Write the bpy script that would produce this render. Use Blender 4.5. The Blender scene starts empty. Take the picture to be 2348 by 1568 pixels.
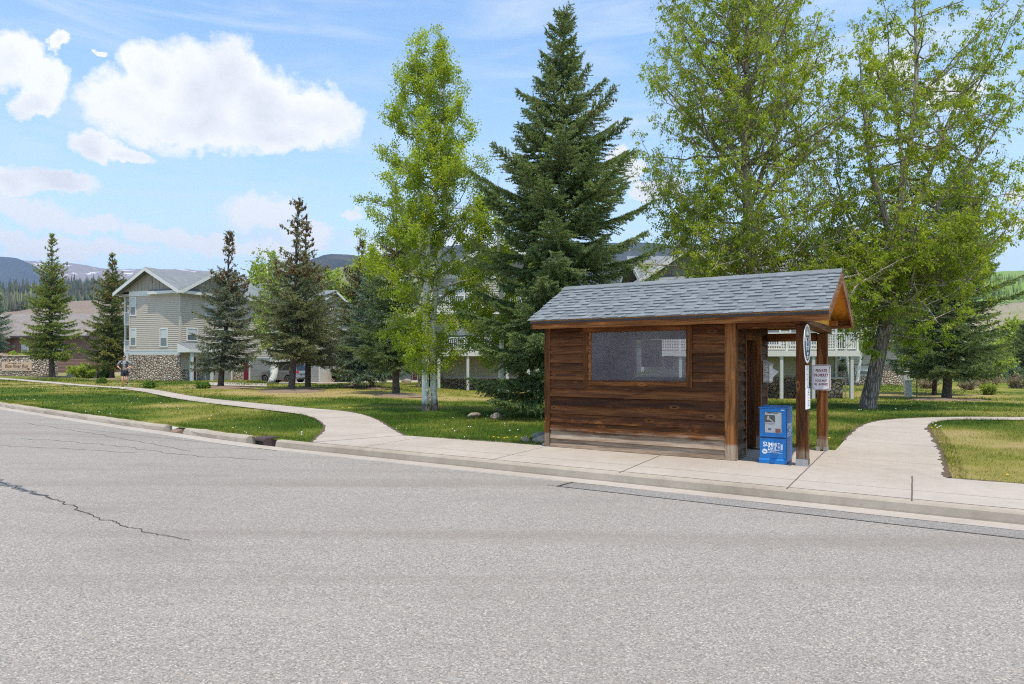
import bpy, bmesh, math, random
import numpy as np
from mathutils import Vector, Matrix, Euler
R = math.radians
rng = np.random.default_rng(11)
random.seed(5)
scene = bpy.context.scene
COL = scene.collection

# ------------------------------------------------------------------ camera figures (pixels of a 2347.5 px wide copy of the photo)
FP, CX, HY, CAMZ = 1565.0, 1174.0, 828.0, 1.63

def sstep(a, b, x):
    t = np.clip((np.asarray(x, float) - a) / (b - a), 0, 1)
    return t * t * (3 - 2 * t)

def terrain(x, y):
    r = sstep(-10, 2, x)
    return .15 * np.exp(-((np.asarray(y, float) - 36) / 7) ** 2) * sstep(12, 18, -np.asarray(x, float)) - 0.5 * sstep(18, 42, y) * r - .7 * sstep(46, 74, y) * sstep(-27, -20, x) * (1 - r)

_YS = np.concatenate([np.arange(4, 120, .02), np.arange(120, 600, .5)])
def G(px, py):
    """point where the sight line through a photo pixel meets the ground"""
    dx = (px - CX) / FP; dz = (HY - py) / FP
    z = CAMZ + dz * _YS
    i = int(np.argmax(z <= terrain(dx * _YS, _YS)))
    Y = float(_YS[i])
    return Vector((dx * Y, Y, float(terrain(dx * Y, Y))))

def P(px, py, Y):
    return Vector(((px - CX) / FP * Y, Y, CAMZ + (HY - py) / FP * Y))

KA = R(57.2)
D1 = Vector((-math.sin(KA), math.cos(KA), 0))
D2 = Vector((math.cos(KA), math.sin(KA), 0))
KO = G(1803, 1121.4)
def UV(u, v, z=0.0):
    p = KO + D1 * u + D2 * v
    return Vector((p.x, p.y, z))

# ------------------------------------------------------------------ numpy noise
_perm = np.random.default_rng(3).random((256, 256))
def vnoise(x, y):
    x = np.asarray(x, float); y = np.asarray(y, float)
    xi = np.floor(x).astype(int); yi = np.floor(y).astype(int)
    fx = x - xi; fy = y - yi
    fx = fx * fx * (3 - 2 * fx); fy = fy * fy * (3 - 2 * fy)
    a = _perm[xi & 255, yi & 255]; b = _perm[(xi + 1) & 255, yi & 255]
    c = _perm[xi & 255, (yi + 1) & 255]; d = _perm[(xi + 1) & 255, (yi + 1) & 255]
    return (a * (1 - fx) + b * fx) * (1 - fy) + (c * (1 - fx) + d * fx) * fy
def fbm(x, y, o=4):
    s = 0; a = .5; t = 0
    for i in range(o):
        s = s + a * vnoise(x * 2 ** i + 17 * i, y * 2 ** i + 5 * i); t += a; a *= .5
    return s / t

# ------------------------------------------------------------------ object helpers
def tag(o, label=None, cat=None, group=None, kind=None):
    if label: o['label'] = label
    if cat: o['category'] = cat
    if group: o['group'] = group
    if kind: o['kind'] = kind
    return o

def empty(name, loc=(0, 0, 0), rz=0.0, label=None, cat=None, group=None):
    o = bpy.data.objects.new(name, None); COL.objects.link(o)
    o.location = loc; o.rotation_euler = (0, 0, rz); o.empty_display_size = .2
    return tag(o, label, cat, group)

def link(name, me, parent=None, loc=None):
    o = bpy.data.objects.new(name, me); COL.objects.link(o)
    if parent is not None: o.parent = parent
    if loc is not None: o.location = loc
    return o

def npmesh(name, V, Fa, mats, parent=None, attrs=None, smooth=False, matidx=None, loc=None):
    V = np.ascontiguousarray(V, np.float32); Fa = np.ascontiguousarray(Fa, np.int32)
    me = bpy.data.meshes.new(name)
    k = Fa.shape[1]
    me.vertices.add(len(V)); me.vertices.foreach_set('co', V.ravel())
    me.loops.add(Fa.size); me.loops.foreach_set('vertex_index', Fa.ravel())
    me.polygons.add(len(Fa)); me.polygons.foreach_set('loop_start', np.arange(0, Fa.size, k, dtype=np.int32))
    me.update(calc_edges=True)
    for m in (mats if isinstance(mats, (list, tuple)) else [mats]): me.materials.append(m)
    for an, (dom, arr) in (attrs or {}).items():
        a = me.attributes.new(an, 'FLOAT', dom); a.data.foreach_set('value', np.ascontiguousarray(arr, np.float32))
    if smooth: me.polygons.foreach_set('use_smooth', np.ones(len(Fa), bool))
    if matidx is not None: me.polygons.foreach_set('material_index', np.ascontiguousarray(matidx, np.int32))
    return link(name, me, parent, loc)

class MB:
    """collects faces and links them as ONE mesh object"""
    def __init__(s): s.v = []; s.f = []; s.mi = []; s.t = []; s.marks = []
    def add(s, vs, fs, mi=0, t=None):
        b = len(s.v); t = random.random() if t is None else t; s.marks.append((b, len(s.f)))
        s.v += [tuple(v) for v in vs]
        for f in fs: s.f.append([i + b for i in f]); s.mi.append(mi); s.t.append(t)
        return s
    def box(s, x0, x1, y0, y1, z0, z1, mi=0, t=None, M=None):
        vs = [Vector((x, y, z)) for z in (z0, z1) for y in (y0, y1) for x in (x0, x1)]
        if M is not None: vs = [M @ v for v in vs]
        return s.add(vs, [(0, 2, 3, 1), (4, 5, 7, 6), (0, 1, 5, 4), (2, 6, 7, 3), (0, 4, 6, 2), (1, 3, 7, 5)], mi, t)
    def hexa(s, vs, mi=0, t=None):
        """eight corners: bottom four (counter-clockwise) then top four"""
        return s.add(vs, [(3, 2, 1, 0), (4, 5, 6, 7), (0, 1, 5, 4), (1, 2, 6, 5), (2, 3, 7, 6), (3, 0, 4, 7)], mi, t)
    def prism(s, pts, d, mi=0, t=None):
        """polygon pts (3D) pushed along d"""
        n = len(pts); d = Vector(d); pts = [Vector(p) for p in pts]
        vs = pts + [p + d for p in pts]
        return s.add(vs, [tuple(range(n))[::-1], tuple(range(n, 2 * n))] + [(i, (i + 1) % n, n + (i + 1) % n, n + i) for i in range(n)], mi, t)
    def beam(s, a, b, w, h, mi=0, t=None, up=(0, 0, 1)):
        a = Vector(a); b = Vector(b); d = (b - a).normalized(); u = Vector(up)
        r = d.cross(u)
        if r.length < 1e-4: r = d.cross(Vector((0, 1, 0)))
        r.normalize(); u = r.cross(d)
        q = [(-w / 2, -h / 2), (w / 2, -h / 2), (w / 2, h / 2), (-w / 2, h / 2)]
        vs = [a + r * x + u * y for x, y in q] + [b + r * x + u * y for x, y in q]
        return s.add(vs, [(0, 1, 2, 3), (7, 6, 5, 4), (0, 4, 5, 1), (1, 5, 6, 2), (2, 6, 7, 3), (3, 7, 4, 0)], mi, t)
    def tube(s, pts, rad, n=8, mi=0, t=None, cap=True, flut=0.0, seed=0):
        pts = [Vector(p) for p in pts]; t = random.random() if t is None else t
        vs = []; u = None
        for i, p in enumerate(pts):
            d = (pts[min(i + 1, len(pts) - 1)] - pts[max(i - 1, 0)]).normalized()
            if u is None: u = d.orthogonal().normalized()
            else:
                u = u - d * u.dot(d)
                u.normalize()
            w = d.cross(u)
            for k in range(n):
                a = 2 * math.pi * k / n
                r = rad[i] * (1 + flut * (float(vnoise(k * .9 + seed, i * .45 + seed)) - .5) * 2)
                vs.append(p + (u * math.cos(a) + w * math.sin(a)) * r)
        fs = [(i * n + k, i * n + (k + 1) % n, (i + 1) * n + (k + 1) % n, (i + 1) * n + k) for i in range(len(pts) - 1) for k in range(n)]
        if cap:
            fs.append(tuple(range(n))[::-1]); fs.append(tuple(range((len(pts) - 1) * n, len(pts) * n)))
        return s.add(vs, fs, mi, t)
    def etube(s, rings, n=18, mi=0, t=None):
        """level elliptical rings: (x, y, z, rx, ry)"""
        vs = [(x + rx * math.cos(2 * math.pi * k / n), y + ry * math.sin(2 * math.pi * k / n), z) for x, y, z, rx, ry in rings for k in range(n)]
        N = len(rings)
        fs = [(i * n + k, i * n + (k + 1) % n, (i + 1) * n + (k + 1) % n, (i + 1) * n + k) for i in range(N - 1) for k in range(n)]
        return s.add(vs, fs + [tuple(range(n))[::-1], tuple(range((N - 1) * n, N * n))], mi, t)
    def cyl(s, c, axis, r, h, n=20, mi=0, t=None):
        a = Vector(axis).normalized(); c = Vector(c)
        return s.tube([c - a * h / 2, c + a * h / 2], [r, r], n, mi, t)
    def parts(s, name, mat, parent, bevel=0.0):
        """every shape added so far as a part of its own"""
        ends = s.marks[1:] + [(len(s.v), len(s.f))]
        for (a, fa), (b, fb) in zip(s.marks, ends):
            m = MB(); m.v = s.v[a:b]; m.f = [[i - a for i in f] for f in s.f[fa:fb]]; m.mi = s.mi[fa:fb]; m.t = s.t[fa:fb]
            m.build(name, mat, parent, bevel=bevel)
    def build(s, name, mats, parent=None, smooth=False, bevel=0.0, loc=None):
        me = bpy.data.meshes.new(name); me.from_pydata(s.v, [], s.f)
        for m in (mats if isinstance(mats, (list, tuple)) else [mats]): me.materials.append(m)
        me.polygons.foreach_set('material_index', s.mi)
        a = me.attributes.new('tint', 'FLOAT', 'FACE'); a.data.foreach_set('value', np.array(s.t, np.float32))
        if smooth: me.polygons.foreach_set('use_smooth', np.ones(len(s.f), bool))
        me.update()
        o = link(name, me, parent, loc)
        if bevel:
            b = o.modifiers.new('bevel', 'BEVEL'); b.width = bevel; b.segments = 2; b.limit_method = 'ANGLE'; b.angle_limit = R(40)
        return o

def text(name, body, size, mat, parent, loc, rot, sx=1.0, offset=0.0, align='CENTER', ext=.0012, spacing=1.0, shear=0.0, fit=0.0):
    c = bpy.data.curves.new(name, 'FONT'); c.body = body; c.size = size; c.align_x = align; c.align_y = 'CENTER'
    c.extrude = ext; c.offset = offset; c.space_character = spacing; c.shear = shear; c.resolution_u = 3
    tmp = bpy.data.objects.new(name, c); COL.objects.link(tmp)
    bpy.context.view_layer.update()
    me = bpy.data.meshes.new_from_object(tmp.evaluated_get(bpy.context.evaluated_depsgraph_get()))
    bpy.data.objects.remove(tmp); me.materials.clear(); me.materials.append(mat)
    if fit:
        xs = [v.co.x for v in me.vertices]; sx = fit / max(1e-6, max(xs) - min(xs))
        c0 = min(xs) if align == 'LEFT' else (min(xs) + max(xs)) / 2
        for v in me.vertices: v.co.x -= c0
    o = link(name, me, parent); o.location = loc; o.rotation_euler = rot; o.scale = (sx, 1, 1)
    return o

# ------------------------------------------------------------------ node helpers
class NT:
    def __init__(s, name=None, tree=None):
        if tree is None:
            s.m = bpy.data.materials.new(name); s.m.use_nodes = True; tree = s.m.node_tree
        s.t = tree; tree.nodes.clear()
    def n(s, typ, props=None, **ins):
        nd = s.t.nodes.new('ShaderNode' + typ)
        for k, v in (props or {}).items(): setattr(nd, k, v)
        for k, v in ins.items():
            key = int(k[1:]) if k[0] == 'i' and k[1:].isdigit() else k.replace('_', ' ')
            s.set(nd.inputs[key], v)
        return nd
    def set(s, inp, v):
        if isinstance(v, bpy.types.NodeSocket): s.t.links.new(v, inp)
        else: inp.default_value = v if not (isinstance(v, tuple) and len(v) == 3 and inp.type == 'RGBA') else (*v, 1)
    def obj(s): return s.n('TexCoord').outputs['Object']
    def map(s, vec, scale=(1, 1, 1), loc=(0, 0, 0), rot=(0, 0, 0)):
        return s.n('Mapping', Vector=vec, Scale=scale, Location=loc, Rotation=rot).outputs[0]
    def noise(s, vec, scale, detail=4, rough=.55, dist=0.0, col=False):
        return s.n('TexNoise', Vector=vec, Scale=scale, Detail=detail, Roughness=rough, Distortion=dist).outputs[1 if col else 0]
    def vor(s, vec, scale, feature='F1', out='Distance', rand=1.0):
        return s.n('TexVoronoi', dict(feature=feature), Vector=vec, Scale=scale, Randomness=rand).outputs[out]
    def ramp(s, fac, stops, interp='LINEAR'):
        nd = s.n('ValToRGB', Fac=fac); cr = nd.color_ramp; cr.interpolation = interp
        while len(cr.elements) < len(stops): cr.elements.new(.5)
        for e, (p, c) in zip(cr.elements, stops):
            e.position = p; e.color = (c, c, c, 1) if not isinstance(c, tuple) else (*c[:3], 1)
        return nd.outputs[0]
    def mix(s, f, a, b, blend='MIX'):
        nd = s.n('Mix', dict(data_type='RGBA', blend_type=blend))
        s.set(nd.inputs[0], f)
        for i, v in ((6, a), (7, b)): s.set(nd.inputs[i], v if isinstance(v, bpy.types.NodeSocket) else (v if isinstance(v, tuple) else (v, v, v)))
        return nd.outputs[2]
    def math(s, op, a, b=0.0, clamp=False):
        nd = s.n('Math', dict(operation=op, use_clamp=clamp)); s.set(nd.inputs[0], a); s.set(nd.inputs[1], b); return nd.outputs[0]
    def vm(s, op, a, b=(0, 0, 0)):
        nd = s.n('VectorMath', dict(operation=op)); s.set(nd.inputs[0], a)
        if op == 'SCALE': s.set(nd.inputs['Scale'], b)
        else: s.set(nd.inputs[1], b)
        return nd.outputs['Value' if op in ('LENGTH', 'DISTANCE', 'DOT_PRODUCT') else 0]
    def attr(s, name='tint'): return s.n('Attribute', dict(attribute_name=name)).outputs['Fac']
    def xyz(s, v): return s.n('SeparateXYZ', Vector=v).outputs
    def bump(s, h, strength=.5, dist=.01): return s.n('Bump', Height=h, Strength=strength, Distance=dist).outputs[0]
    def done(s, color, rough=.8, normal=None, **kw):
        b = s.n('BsdfPrincipled', None, Base_Color=color if not isinstance(color, tuple) else (*color, 1), Roughness=rough)
        if normal is not None: s.set(b.inputs['Normal'], normal)
        for k, v in kw.items(): s.set(b.inputs[k.replace('_', ' ')], v)
        o = s.n('OutputMaterial'); s.t.links.new(b.outputs[0], o.inputs[0]); return s.m
    def surf(s, sock):
        o = s.n('OutputMaterial'); s.t.links.new(sock, o.inputs[0]); return s.m

def plain(name, c, rough=.6, var=.12, scale=9.0, metal=0.0, spec=.5, bump=0.0):
    t = NT(name); o = t.obj(); n = t.noise(o, scale, 5)
    col = t.mix(n, tuple(x * (1 - var) for x in c), tuple(min(1, x * (1 + var)) for x in c))
    nm = t.bump(t.noise(o, scale * 6, 3), bump, .005) if bump else None
    return t.done(col, t.math('ADD', t.math('MULTIPLY', n, .2), rough - .1), nm, Metallic=metal, Specular_IOR_Level=spec)

def wood(name, grain, dark, mid, light, weather=0.0, wz=.3):
    """stained boards; grain = axis index along which the fibres run"""
    t = NT(name); o = t.obj(); tint = t.attr()
    sc = [15, 15, 15]; sc[grain] = 1.1
    off = t.n('CombineXYZ', X=t.math('MULTIPLY', tint, 31.0), Y=t.math('MULTIPLY', tint, 17.0), Z=t.math('MULTIPLY', tint, 23.0)).outputs[0]
    v = t.vm('ADD', t.map(o, tuple(sc)), off)
    g = t.noise(v, 1.0, 7, .62, .9)
    sf = [60, 60, 60]; sf[grain] = 2.0
    fine = t.noise(t.vm('ADD', t.map(o, tuple(sf)), off), 1.0, 3)
    sk = [5.2, 5.2, 5.2]; sk[grain] = 1.9
    kn = t.vor(t.vm('ADD', t.map(o, tuple(sk)), off), 1.0)
    fac = t.math('ADD', t.math('MULTIPLY', g, .75), t.math('MULTIPLY', fine, .25))
    fac = t.math('ADD', fac, t.math('MULTIPLY', t.math('SUBTRACT', tint, .5), .20))
    col = t.ramp(fac, [(.32, dark), (.49, mid), (.60, light), (.74, tuple(x * 1.45 for x in light))])
    knot = t.ramp(kn, [(.02, 1.0), (.085, 0.0)])
    ring = t.ramp(kn, [(.07, 0.0), (.12, .8), (.2, 0.0)])
    col = t.mix(t.math('MULTIPLY', ring, .55), col, tuple(min(1, x * 2.0) for x in light))
    col = t.mix(t.math('MULTIPLY', knot, .85), col, tuple(x * .5 for x in dark))
    if weather:
        z = t.xyz(o)[2]
        w = t.math('ADD', z, t.math('MULTIPLY', t.math('SUBTRACT', t.noise(t.map(o, (1.5, 1.5, 5)), 1.3, 6, .6), .5), .35))
        wf = t.ramp(t.math('DIVIDE', w, wz * 2), [(.42, 1.0), (.60, 0.0)])
        grey = t.ramp(fac, [(.3, (.075, .046, .028)), (.46, (.25, .175, .115)), (.58, (.38, .285, .20)), (.72, (.52, .42, .32))])
        col = t.mix(t.math('MULTIPLY', wf, weather), col, grey)
    return t.done(col, .62, t.bump(t.math('SUBTRACT', fac, t.math('MULTIPLY', knot, .2)), .55, .008), Specular_IOR_Level=.14)

def stone(name, scale, cols, mortar=(.12, .095, .075), flat=1.25):
    t = NT(name); o = t.obj()
    wv = t.vm('ADD', t.map(o, (1, 1, flat)), t.vm('SCALE', t.vm('SUBTRACT', t.noise(o, scale * .7, 2, col=True), (.5, .5, .5)), .22 / scale * 2))
    e = t.vor(wv, scale, 'DISTANCE_TO_EDGE'); d = t.vor(wv, scale); c = t.vor(wv, scale, out='Color')
    cr = t.ramp(t.xyz(c)[0], [(i / (len(cols) - 1), k) for i, k in enumerate(cols)])
    cr = t.mix(t.math('MULTIPLY', t.noise(o, scale * 5, 5), .6), cr, tuple(x * .55 for x in cols[0]))
    m = t.ramp(e, [(.035, 0.0), (.09, 1.0)])
    hgt = t.ramp(e, [(.0, 0.0), (.12, .7), (.4, 1.0)])
    return t.done(t.mix(m, mortar, cr), .85, t.bump(t.math('ADD', hgt, t.math('MULTIPLY', t.noise(o, scale * 8), .1)), 1.0, .35 / scale))

def foliage(name, cols, trans=.35, rough=.7, spec=.10):
    t = NT(name); f = t.attr()
    col = t.ramp(f, [(i / (len(cols) - 1), k) for i, k in enumerate(cols)])
    b = t.n('BsdfPrincipled', None, Base_Color=col, Roughness=rough, Specular_IOR_Level=spec)
    tr = t.n('BsdfTranslucent', None, Color=t.mix(.5, col, (.52, .66, .08), 'MIX'))
    m = t.n('MixShader', None, Fac=trans, i1=b.outputs[0], i2=tr.outputs[0])
    return t.surf(m.outputs[0])

MAT = {}
def mats():
    W = wood
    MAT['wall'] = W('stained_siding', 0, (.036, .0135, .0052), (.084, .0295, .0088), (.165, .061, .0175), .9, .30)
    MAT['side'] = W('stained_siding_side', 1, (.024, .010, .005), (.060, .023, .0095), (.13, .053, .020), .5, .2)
    MAT['post'] = W('stained_post', 2, (.048, .0175, .0058), (.130, .046, .012), (.26, .105, .032), .95, .23)
    MAT['beamx'] = W('stained_beam', 0, (.060, .021, .0062), (.150, .052, .0125), (.28, .105, .028))
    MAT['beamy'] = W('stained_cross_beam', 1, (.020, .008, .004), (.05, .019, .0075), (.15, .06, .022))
    MAT['gable'] = W('oiled_plywood', 1, (.50, .20, .020), (.70, .30, .034), (.80, .36, .05))
    MAT['inner'] = W('inside_boards', 2, (.045, .017, .007), (.085, .032, .012), (.13, .052, .02))
    MAT['metal'] = plain('galvanised_steel', (.42, .42, .42), .45, .15, 14, .7)
    MAT['white'] = plain('white_paint', (.74, .73, .69), .5, .05, 4)
    MAT['trim'] = plain('pale_trim_paint', (.62, .61, .57), .55, .06, 3)
    MAT['pgrey'] = plain('pale_grey_paint', (.50, .51, .50), .5, .08, 5)
    MAT['dark'] = plain('dark_recess', (.012, .011, .010), .7, .1)  # near-black that paints shade into openings; also colours the wall lamp
    MAT['black'] = plain('black_plastic', (.014, .014, .015), .45, .1)
    MAT['red'] = plain('sign_red', (.25, .016, .022), .45, .05)
    MAT['navy'] = plain('navy_ink', (.022, .032, .075), .5, .05)
    MAT['signwhite'] = plain('sign_white', (.86, .84, .85), .42, .03)
    MAT['blue'] = newsblue()
    MAT['bluedark'] = plain('dark_blue_seam', (.004, .02, .08), .5, .1)
    MAT['iron'] = plain('rusty_cast_iron', (.075, .045, .042), .75, .25, 20, .2, bump=.3)
    MAT['maroon'] = plain('maroon_door', (.17, .014, .018), .45, .08)
    MAT['siding'] = plain('grey_green_siding', (.455, .40, .325), .7, .06, 2.5)
    MAT['batten'] = plain('board_and_batten', (.30, .27, .215), .7, .06, 2.5)
    MAT['shade'] = plain('grey_siding', (.36, .335, .28), .7, .06, 2.5)
    MAT['brownsiding'] = plain('brown_siding', (.20, .115, .085), .75, .08, 2)
    MAT['garage'] = plain('garage_door_paint', (.26, .25, .225), .6, .05, 2)
    MAT['stone'] = stone('river_rock', 4.4, [(.34, .23, .15), (.66, .53, .41), (.50, .38, .28), (.80, .70, .60), (.60, .42, .29)], (.07, .05, .036))
    MAT['stone2'] = stone('river_rock_brown', 4.6, [(.24, .155, .10), (.42, .31, .21), (.32, .23, .16), (.50, .39, .28), (.38, .25, .16)], (.035, .026, .02))
    MAT['signstone'] = stone('sign_wall_rock', 3.6, [(.34, .26, .20), (.64, .52, .42), (.50, .39, .32), (.76, .68, .60), (.60, .42, .30)], (.08, .06, .045))
    MAT['sandstone'] = plain('sandstone_panel', (.52, .38, .27), .8, .12, 3)
    MAT['carved'] = plain('carved_brown', (.11, .055, .03), .8, .1)
    MAT['shingle'] = shingle_m('asphalt_shingles', (.155, .172, .185), (.21, .23, .242), (.275, .302, .31))
    MAT['hroof'] = roof_m('house_shingles', (.17, .185, .195), (.235, .25, .255))
    MAT['broof'] = roof_m('brown_shingles', (.20, .17, .155), (.30, .26, .235))
    MAT['glass'] = glass_m('house_window_glass', (.10, .12, .14))
    MAT['plexi'] = plexi()
    MAT['concrete'] = concrete()
    MAT['kerbc'] = concrete('kerb_concrete', (.26, .212, .158), (.42, .36, .295))
    MAT['joint'] = plain('joint_dirt', (.12, .098, .08), .95, .3, 30)
    MAT['plexi2'] = plexi('clear_acrylic', .3)
    MAT['darkbrown'] = plain('dark_brown_metal', (.035, .022, .018), .5, .15)
    MAT['bargewood'] = wood('barge_boards', 1, (.05, .02, .009), (.125, .05, .02), (.25, .115, .05))
    MAT['signorange'] = plain('sign_orange', (.50, .30, .15), .45, .25, 9)
    MAT['signgrey'] = plain('sign_grey', (.42, .45, .44), .45, .25, 9)
    MAT['asphalt'] = asphalt('asphalt', 1.15, (1.055, .99, .915))
    MAT['patch'] = asphalt('newer_asphalt', 1.0, (1.02, .985, .94))
    MAT['tar'] = plain('crack_filler', (.125, .122, .122), .6, .3, 40)
    MAT['crack'] = plain('crack_dirt', (.055, .05, .045), .95, .3, 40)
    MAT['lawn'] = lawn()
    MAT['blade'] = blade()
    MAT['soil'] = plain('edge_soil', (.105, .068, .045), .95, .45, 40, bump=.6)
    MAT['mulch'] = plain('mulch', (.21, .145, .095), .95, .4, 25, bump=.6)
    MAT['rock'] = plain('boulder', (.29, .235, .17), .85, .3, 6, bump=.5)
    MAT['rock2'] = plain('grey_boulder', (.25, .235, .18), .85, .3, 6, bump=.5)
    MAT['aspenbark'] = aspenbark()
    MAT['aspenlimb'] = bark('aspen_limb_bark', (.22, .20, .14), (.46, .44, .34), 9)
    MAT['bark'] = bark('cottonwood_bark', (.075, .058, .046), (.34, .275, .225), 8, ((.20, .165, .125), (.52, .45, .36)))
    MAT['limb'] = bark('cottonwood_limb_bark', (.17, .14, .105), (.46, .39, .31), 9)
    MAT['sbark'] = bark('spruce_bark', (.055, .04, .032), (.19, .145, .12), 12)
    MAT['cotton'] = foliage('cottonwood_leaves', [(.12, .18, .012), (.23, .30, .018), (.35, .42, .026), (.48, .53, .05)], .55)
    MAT['aspen'] = foliage('aspen_leaves', [(.15, .21, .014), (.26, .34, .018), (.37, .45, .025), (.48, .55, .04)], .55)
    MAT['willow'] = foliage('young_willow_leaves', [(.20, .27, .04), (.30, .38, .05), (.40, .46, .08)], .35)
    MAT['bush'] = foliage('shrub_leaves', [(.05, .11, .02), (.09, .18, .03), (.15, .26, .04)], .3)
    MAT['drybush'] = foliage('dry_shrub_twigs', [(.20, .14, .10), (.32, .23, .16), (.36, .31, .16)], .15)
    MAT['spruce'] = foliage('spruce_needles', [(0.051, 0.095, 0.037), (0.11, 0.171, 0.063), (0.201, 0.262, 0.104), (0.317, 0.354, 0.171)], .28)
    MAT['bspruce'] = foliage('blue_spruce_needles', [(0.061, 0.11, 0.081), (0.128, 0.201, 0.152), (0.22, 0.299, 0.232), (0.329, 0.403, 0.323)], .28)
    MAT['yspruce'] = foliage('yellow_green_spruce_needles', [(.06, .10, .025), (.15, .215, .04), (.27, .32, .06), (.38, .39, .10)], .28)
    MAT['ospruce'] = foliage('olive_spruce_needles', [(0.079, 0.095, 0.046), (0.159, 0.171, 0.085), (0.262, 0.268, 0.146), (0.366, 0.348, 0.207)], .28)
    MAT['yspruce2'] = foliage('golden_spruce_needles', [(.055, .10, .042), (.12, .17, .065), (.26, .26, .07), (.40, .31, .085)], .28)
    MAT['ospruce2'] = foliage('grey_spruce_needles', [(0.085, 0.104, 0.079), (0.165, 0.185, 0.144), (0.262, 0.275, 0.213), (0.378, 0.366, 0.281)], .28)
    MAT['aspenscar'] = aspenbark('scarred_aspen_bark', True)
    MAT['cone'] = foliage('spruce_cones', [(.10, .05, .022), (.18, .085, .04), (.26, .14, .07)], .05)
    MAT['skin'] = plain('skin', (.62, .31, .19), .5, .06, 12)
    MAT['hair'] = plain('brown_hair', (.06, .035, .02), .5, .2, 40)
    MAT['shirt'] = plain('grey_shirt', (.24, .255, .255), .8, .2, 10)
    MAT['shorts'] = plain('navy_shorts', (.011, .012, .026), .7, .1)
    MAT['vest'] = plain('black_vest', (.012, .012, .013), .6, .1)
    MAT['shoe'] = plain('white_shoe', (.70, .70, .70), .6, .05)
    MAT['silver'] = plain('silver_car_paint', (.30, .30, .31), .32, .03, 2, .6)
    MAT['darkcar'] = plain('dark_car_paint', (.02, .02, .022), .25, .03, 2, .3)
    MAT['carglass'] = glass_m('car_glass', (.008, .009, .010))
    MAT['lamp'] = plain('red_tail_lamp', (.40, .012, .012), .25, .05)
    MAT['tyre'] = plain('tyre_rubber', (.013, .013, .013), .85, .1)
    MAT['rim'] = plain('alloy_rim', (.45, .45, .46), .35, .05, 5, .8)
    MAT['orangepipe'] = plain('orange_marker', (.50, .16, .05), .6)
    MAT['flower'] = plain('yellow_petals', (.75, .52, .01), .6, .05)
    MAT['puff'] = plain('seed_puff', (.66, .66, .62), .9, .05)
    MAT['stem'] = plain('flower_stem', (.14, .22, .05), .7)
    MAT['bush2'] = plain('green_stake_paint', (.16, .24, .12), .6)
    MAT['redflower'] = foliage('red_flowers', [(.5, .03, .02), (.65, .07, .03)], .2)
    MAT['news'] = newsprint()
    MAT['photo'] = plain('newsprint_photo', (.085, .09, .075), .6, .4, 9)
    MAT['bird'] = plain('newsprint_pale', (.50, .42, .33), .6, .2, 20)
    MAT['ink'] = plain('printed_grey', (.18, .18, .19), .7, .2, 60)
    MAT['redad'] = plain('newsprint_red', (.27, .10, .075), .7, .3, 40)
    MAT['paper'] = plain('paper', (.74, .71, .69), .7, .06, 5)
    MAT['poster'] = plain('faded_poster', (.40, .36, .36), .7, .08, 8)
    MAT['posterlight'] = plain('poster_brown_band', (.36, .23, .17), .7, .08, 8)
    MAT['greybox'] = plain('grey_plastic_box', (.45, .42, .39), .6, .08, 9)
    MAT['util'] = plain('utility_pedestal_paint', (.66, .70, .68), .5, .06, 6)
    MAT['bench'] = plain('dark_bench_wood', (.05, .032, .025), .6, .2, 12)

def newsblue():
    t = NT('blue_enamel'); o = t.obj()
    sp = t.ramp(t.vor(t.map(o, (1, 1, .6)), 9), [(.035, 1.0), (.06, 0.0)])
    keep = t.ramp(t.noise(o, 5, 2), [(.55, 0.0), (.62, 1.0)])
    c = t.mix(t.noise(o, 6, 5), (.003, .135, .42), (.006, .19, .52))
    c = t.mix(t.math('MULTIPLY', t.math('MULTIPLY', sp, keep), .6), c, (.35, .5, .68))
    return t.done(c, .42, t.bump(t.noise(o, 90, 2), .12, .002))

def shingle_m(name, a, b, c):
    t = NT(name); o = t.obj(); f = t.attr()
    col = t.ramp(f, [(0, a), (.45, b), (1, c)])
    gr = t.noise(o, 260, 2, .7)
    col = t.mix(t.math('MULTIPLY', gr, .5), col, tuple(x * .62 for x in a))
    col = t.mix(t.math('MULTIPLY', t.noise(o, 1.8, 4), .3), col, (.20, .21, .215))
    return t.done(col, .9, t.bump(gr, .5, .004), Specular_IOR_Level=.2)

def roof_m(name, a, b):
    t = NT(name); o = t.obj()
    br = t.n('TexBrick', dict(offset=.5), Vector=t.map(o, (1, 1, 1)), Color1=(*a, 1), Color2=(*b, 1), Mortar=(*[x * .7 for x in a], 1), Scale=1.0)
    br.inputs['Mortar Size'].default_value = .012; br.inputs['Brick Width'].default_value = .4; br.inputs['Row Height'].default_value = .16
    c = t.mix(t.math('MULTIPLY', t.noise(o, 1.1, 5), .5), br.outputs[0], tuple(x * .8 for x in a))
    return t.done(c, .9)

def glass_m(name, c):
    t = NT(name)
    return t.done(t.mix(t.noise(t.obj(), .9, 2), tuple(x * .6 for x in c), tuple(x * 1.3 for x in c)), .06, None, Specular_IOR_Level=.9)

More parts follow.
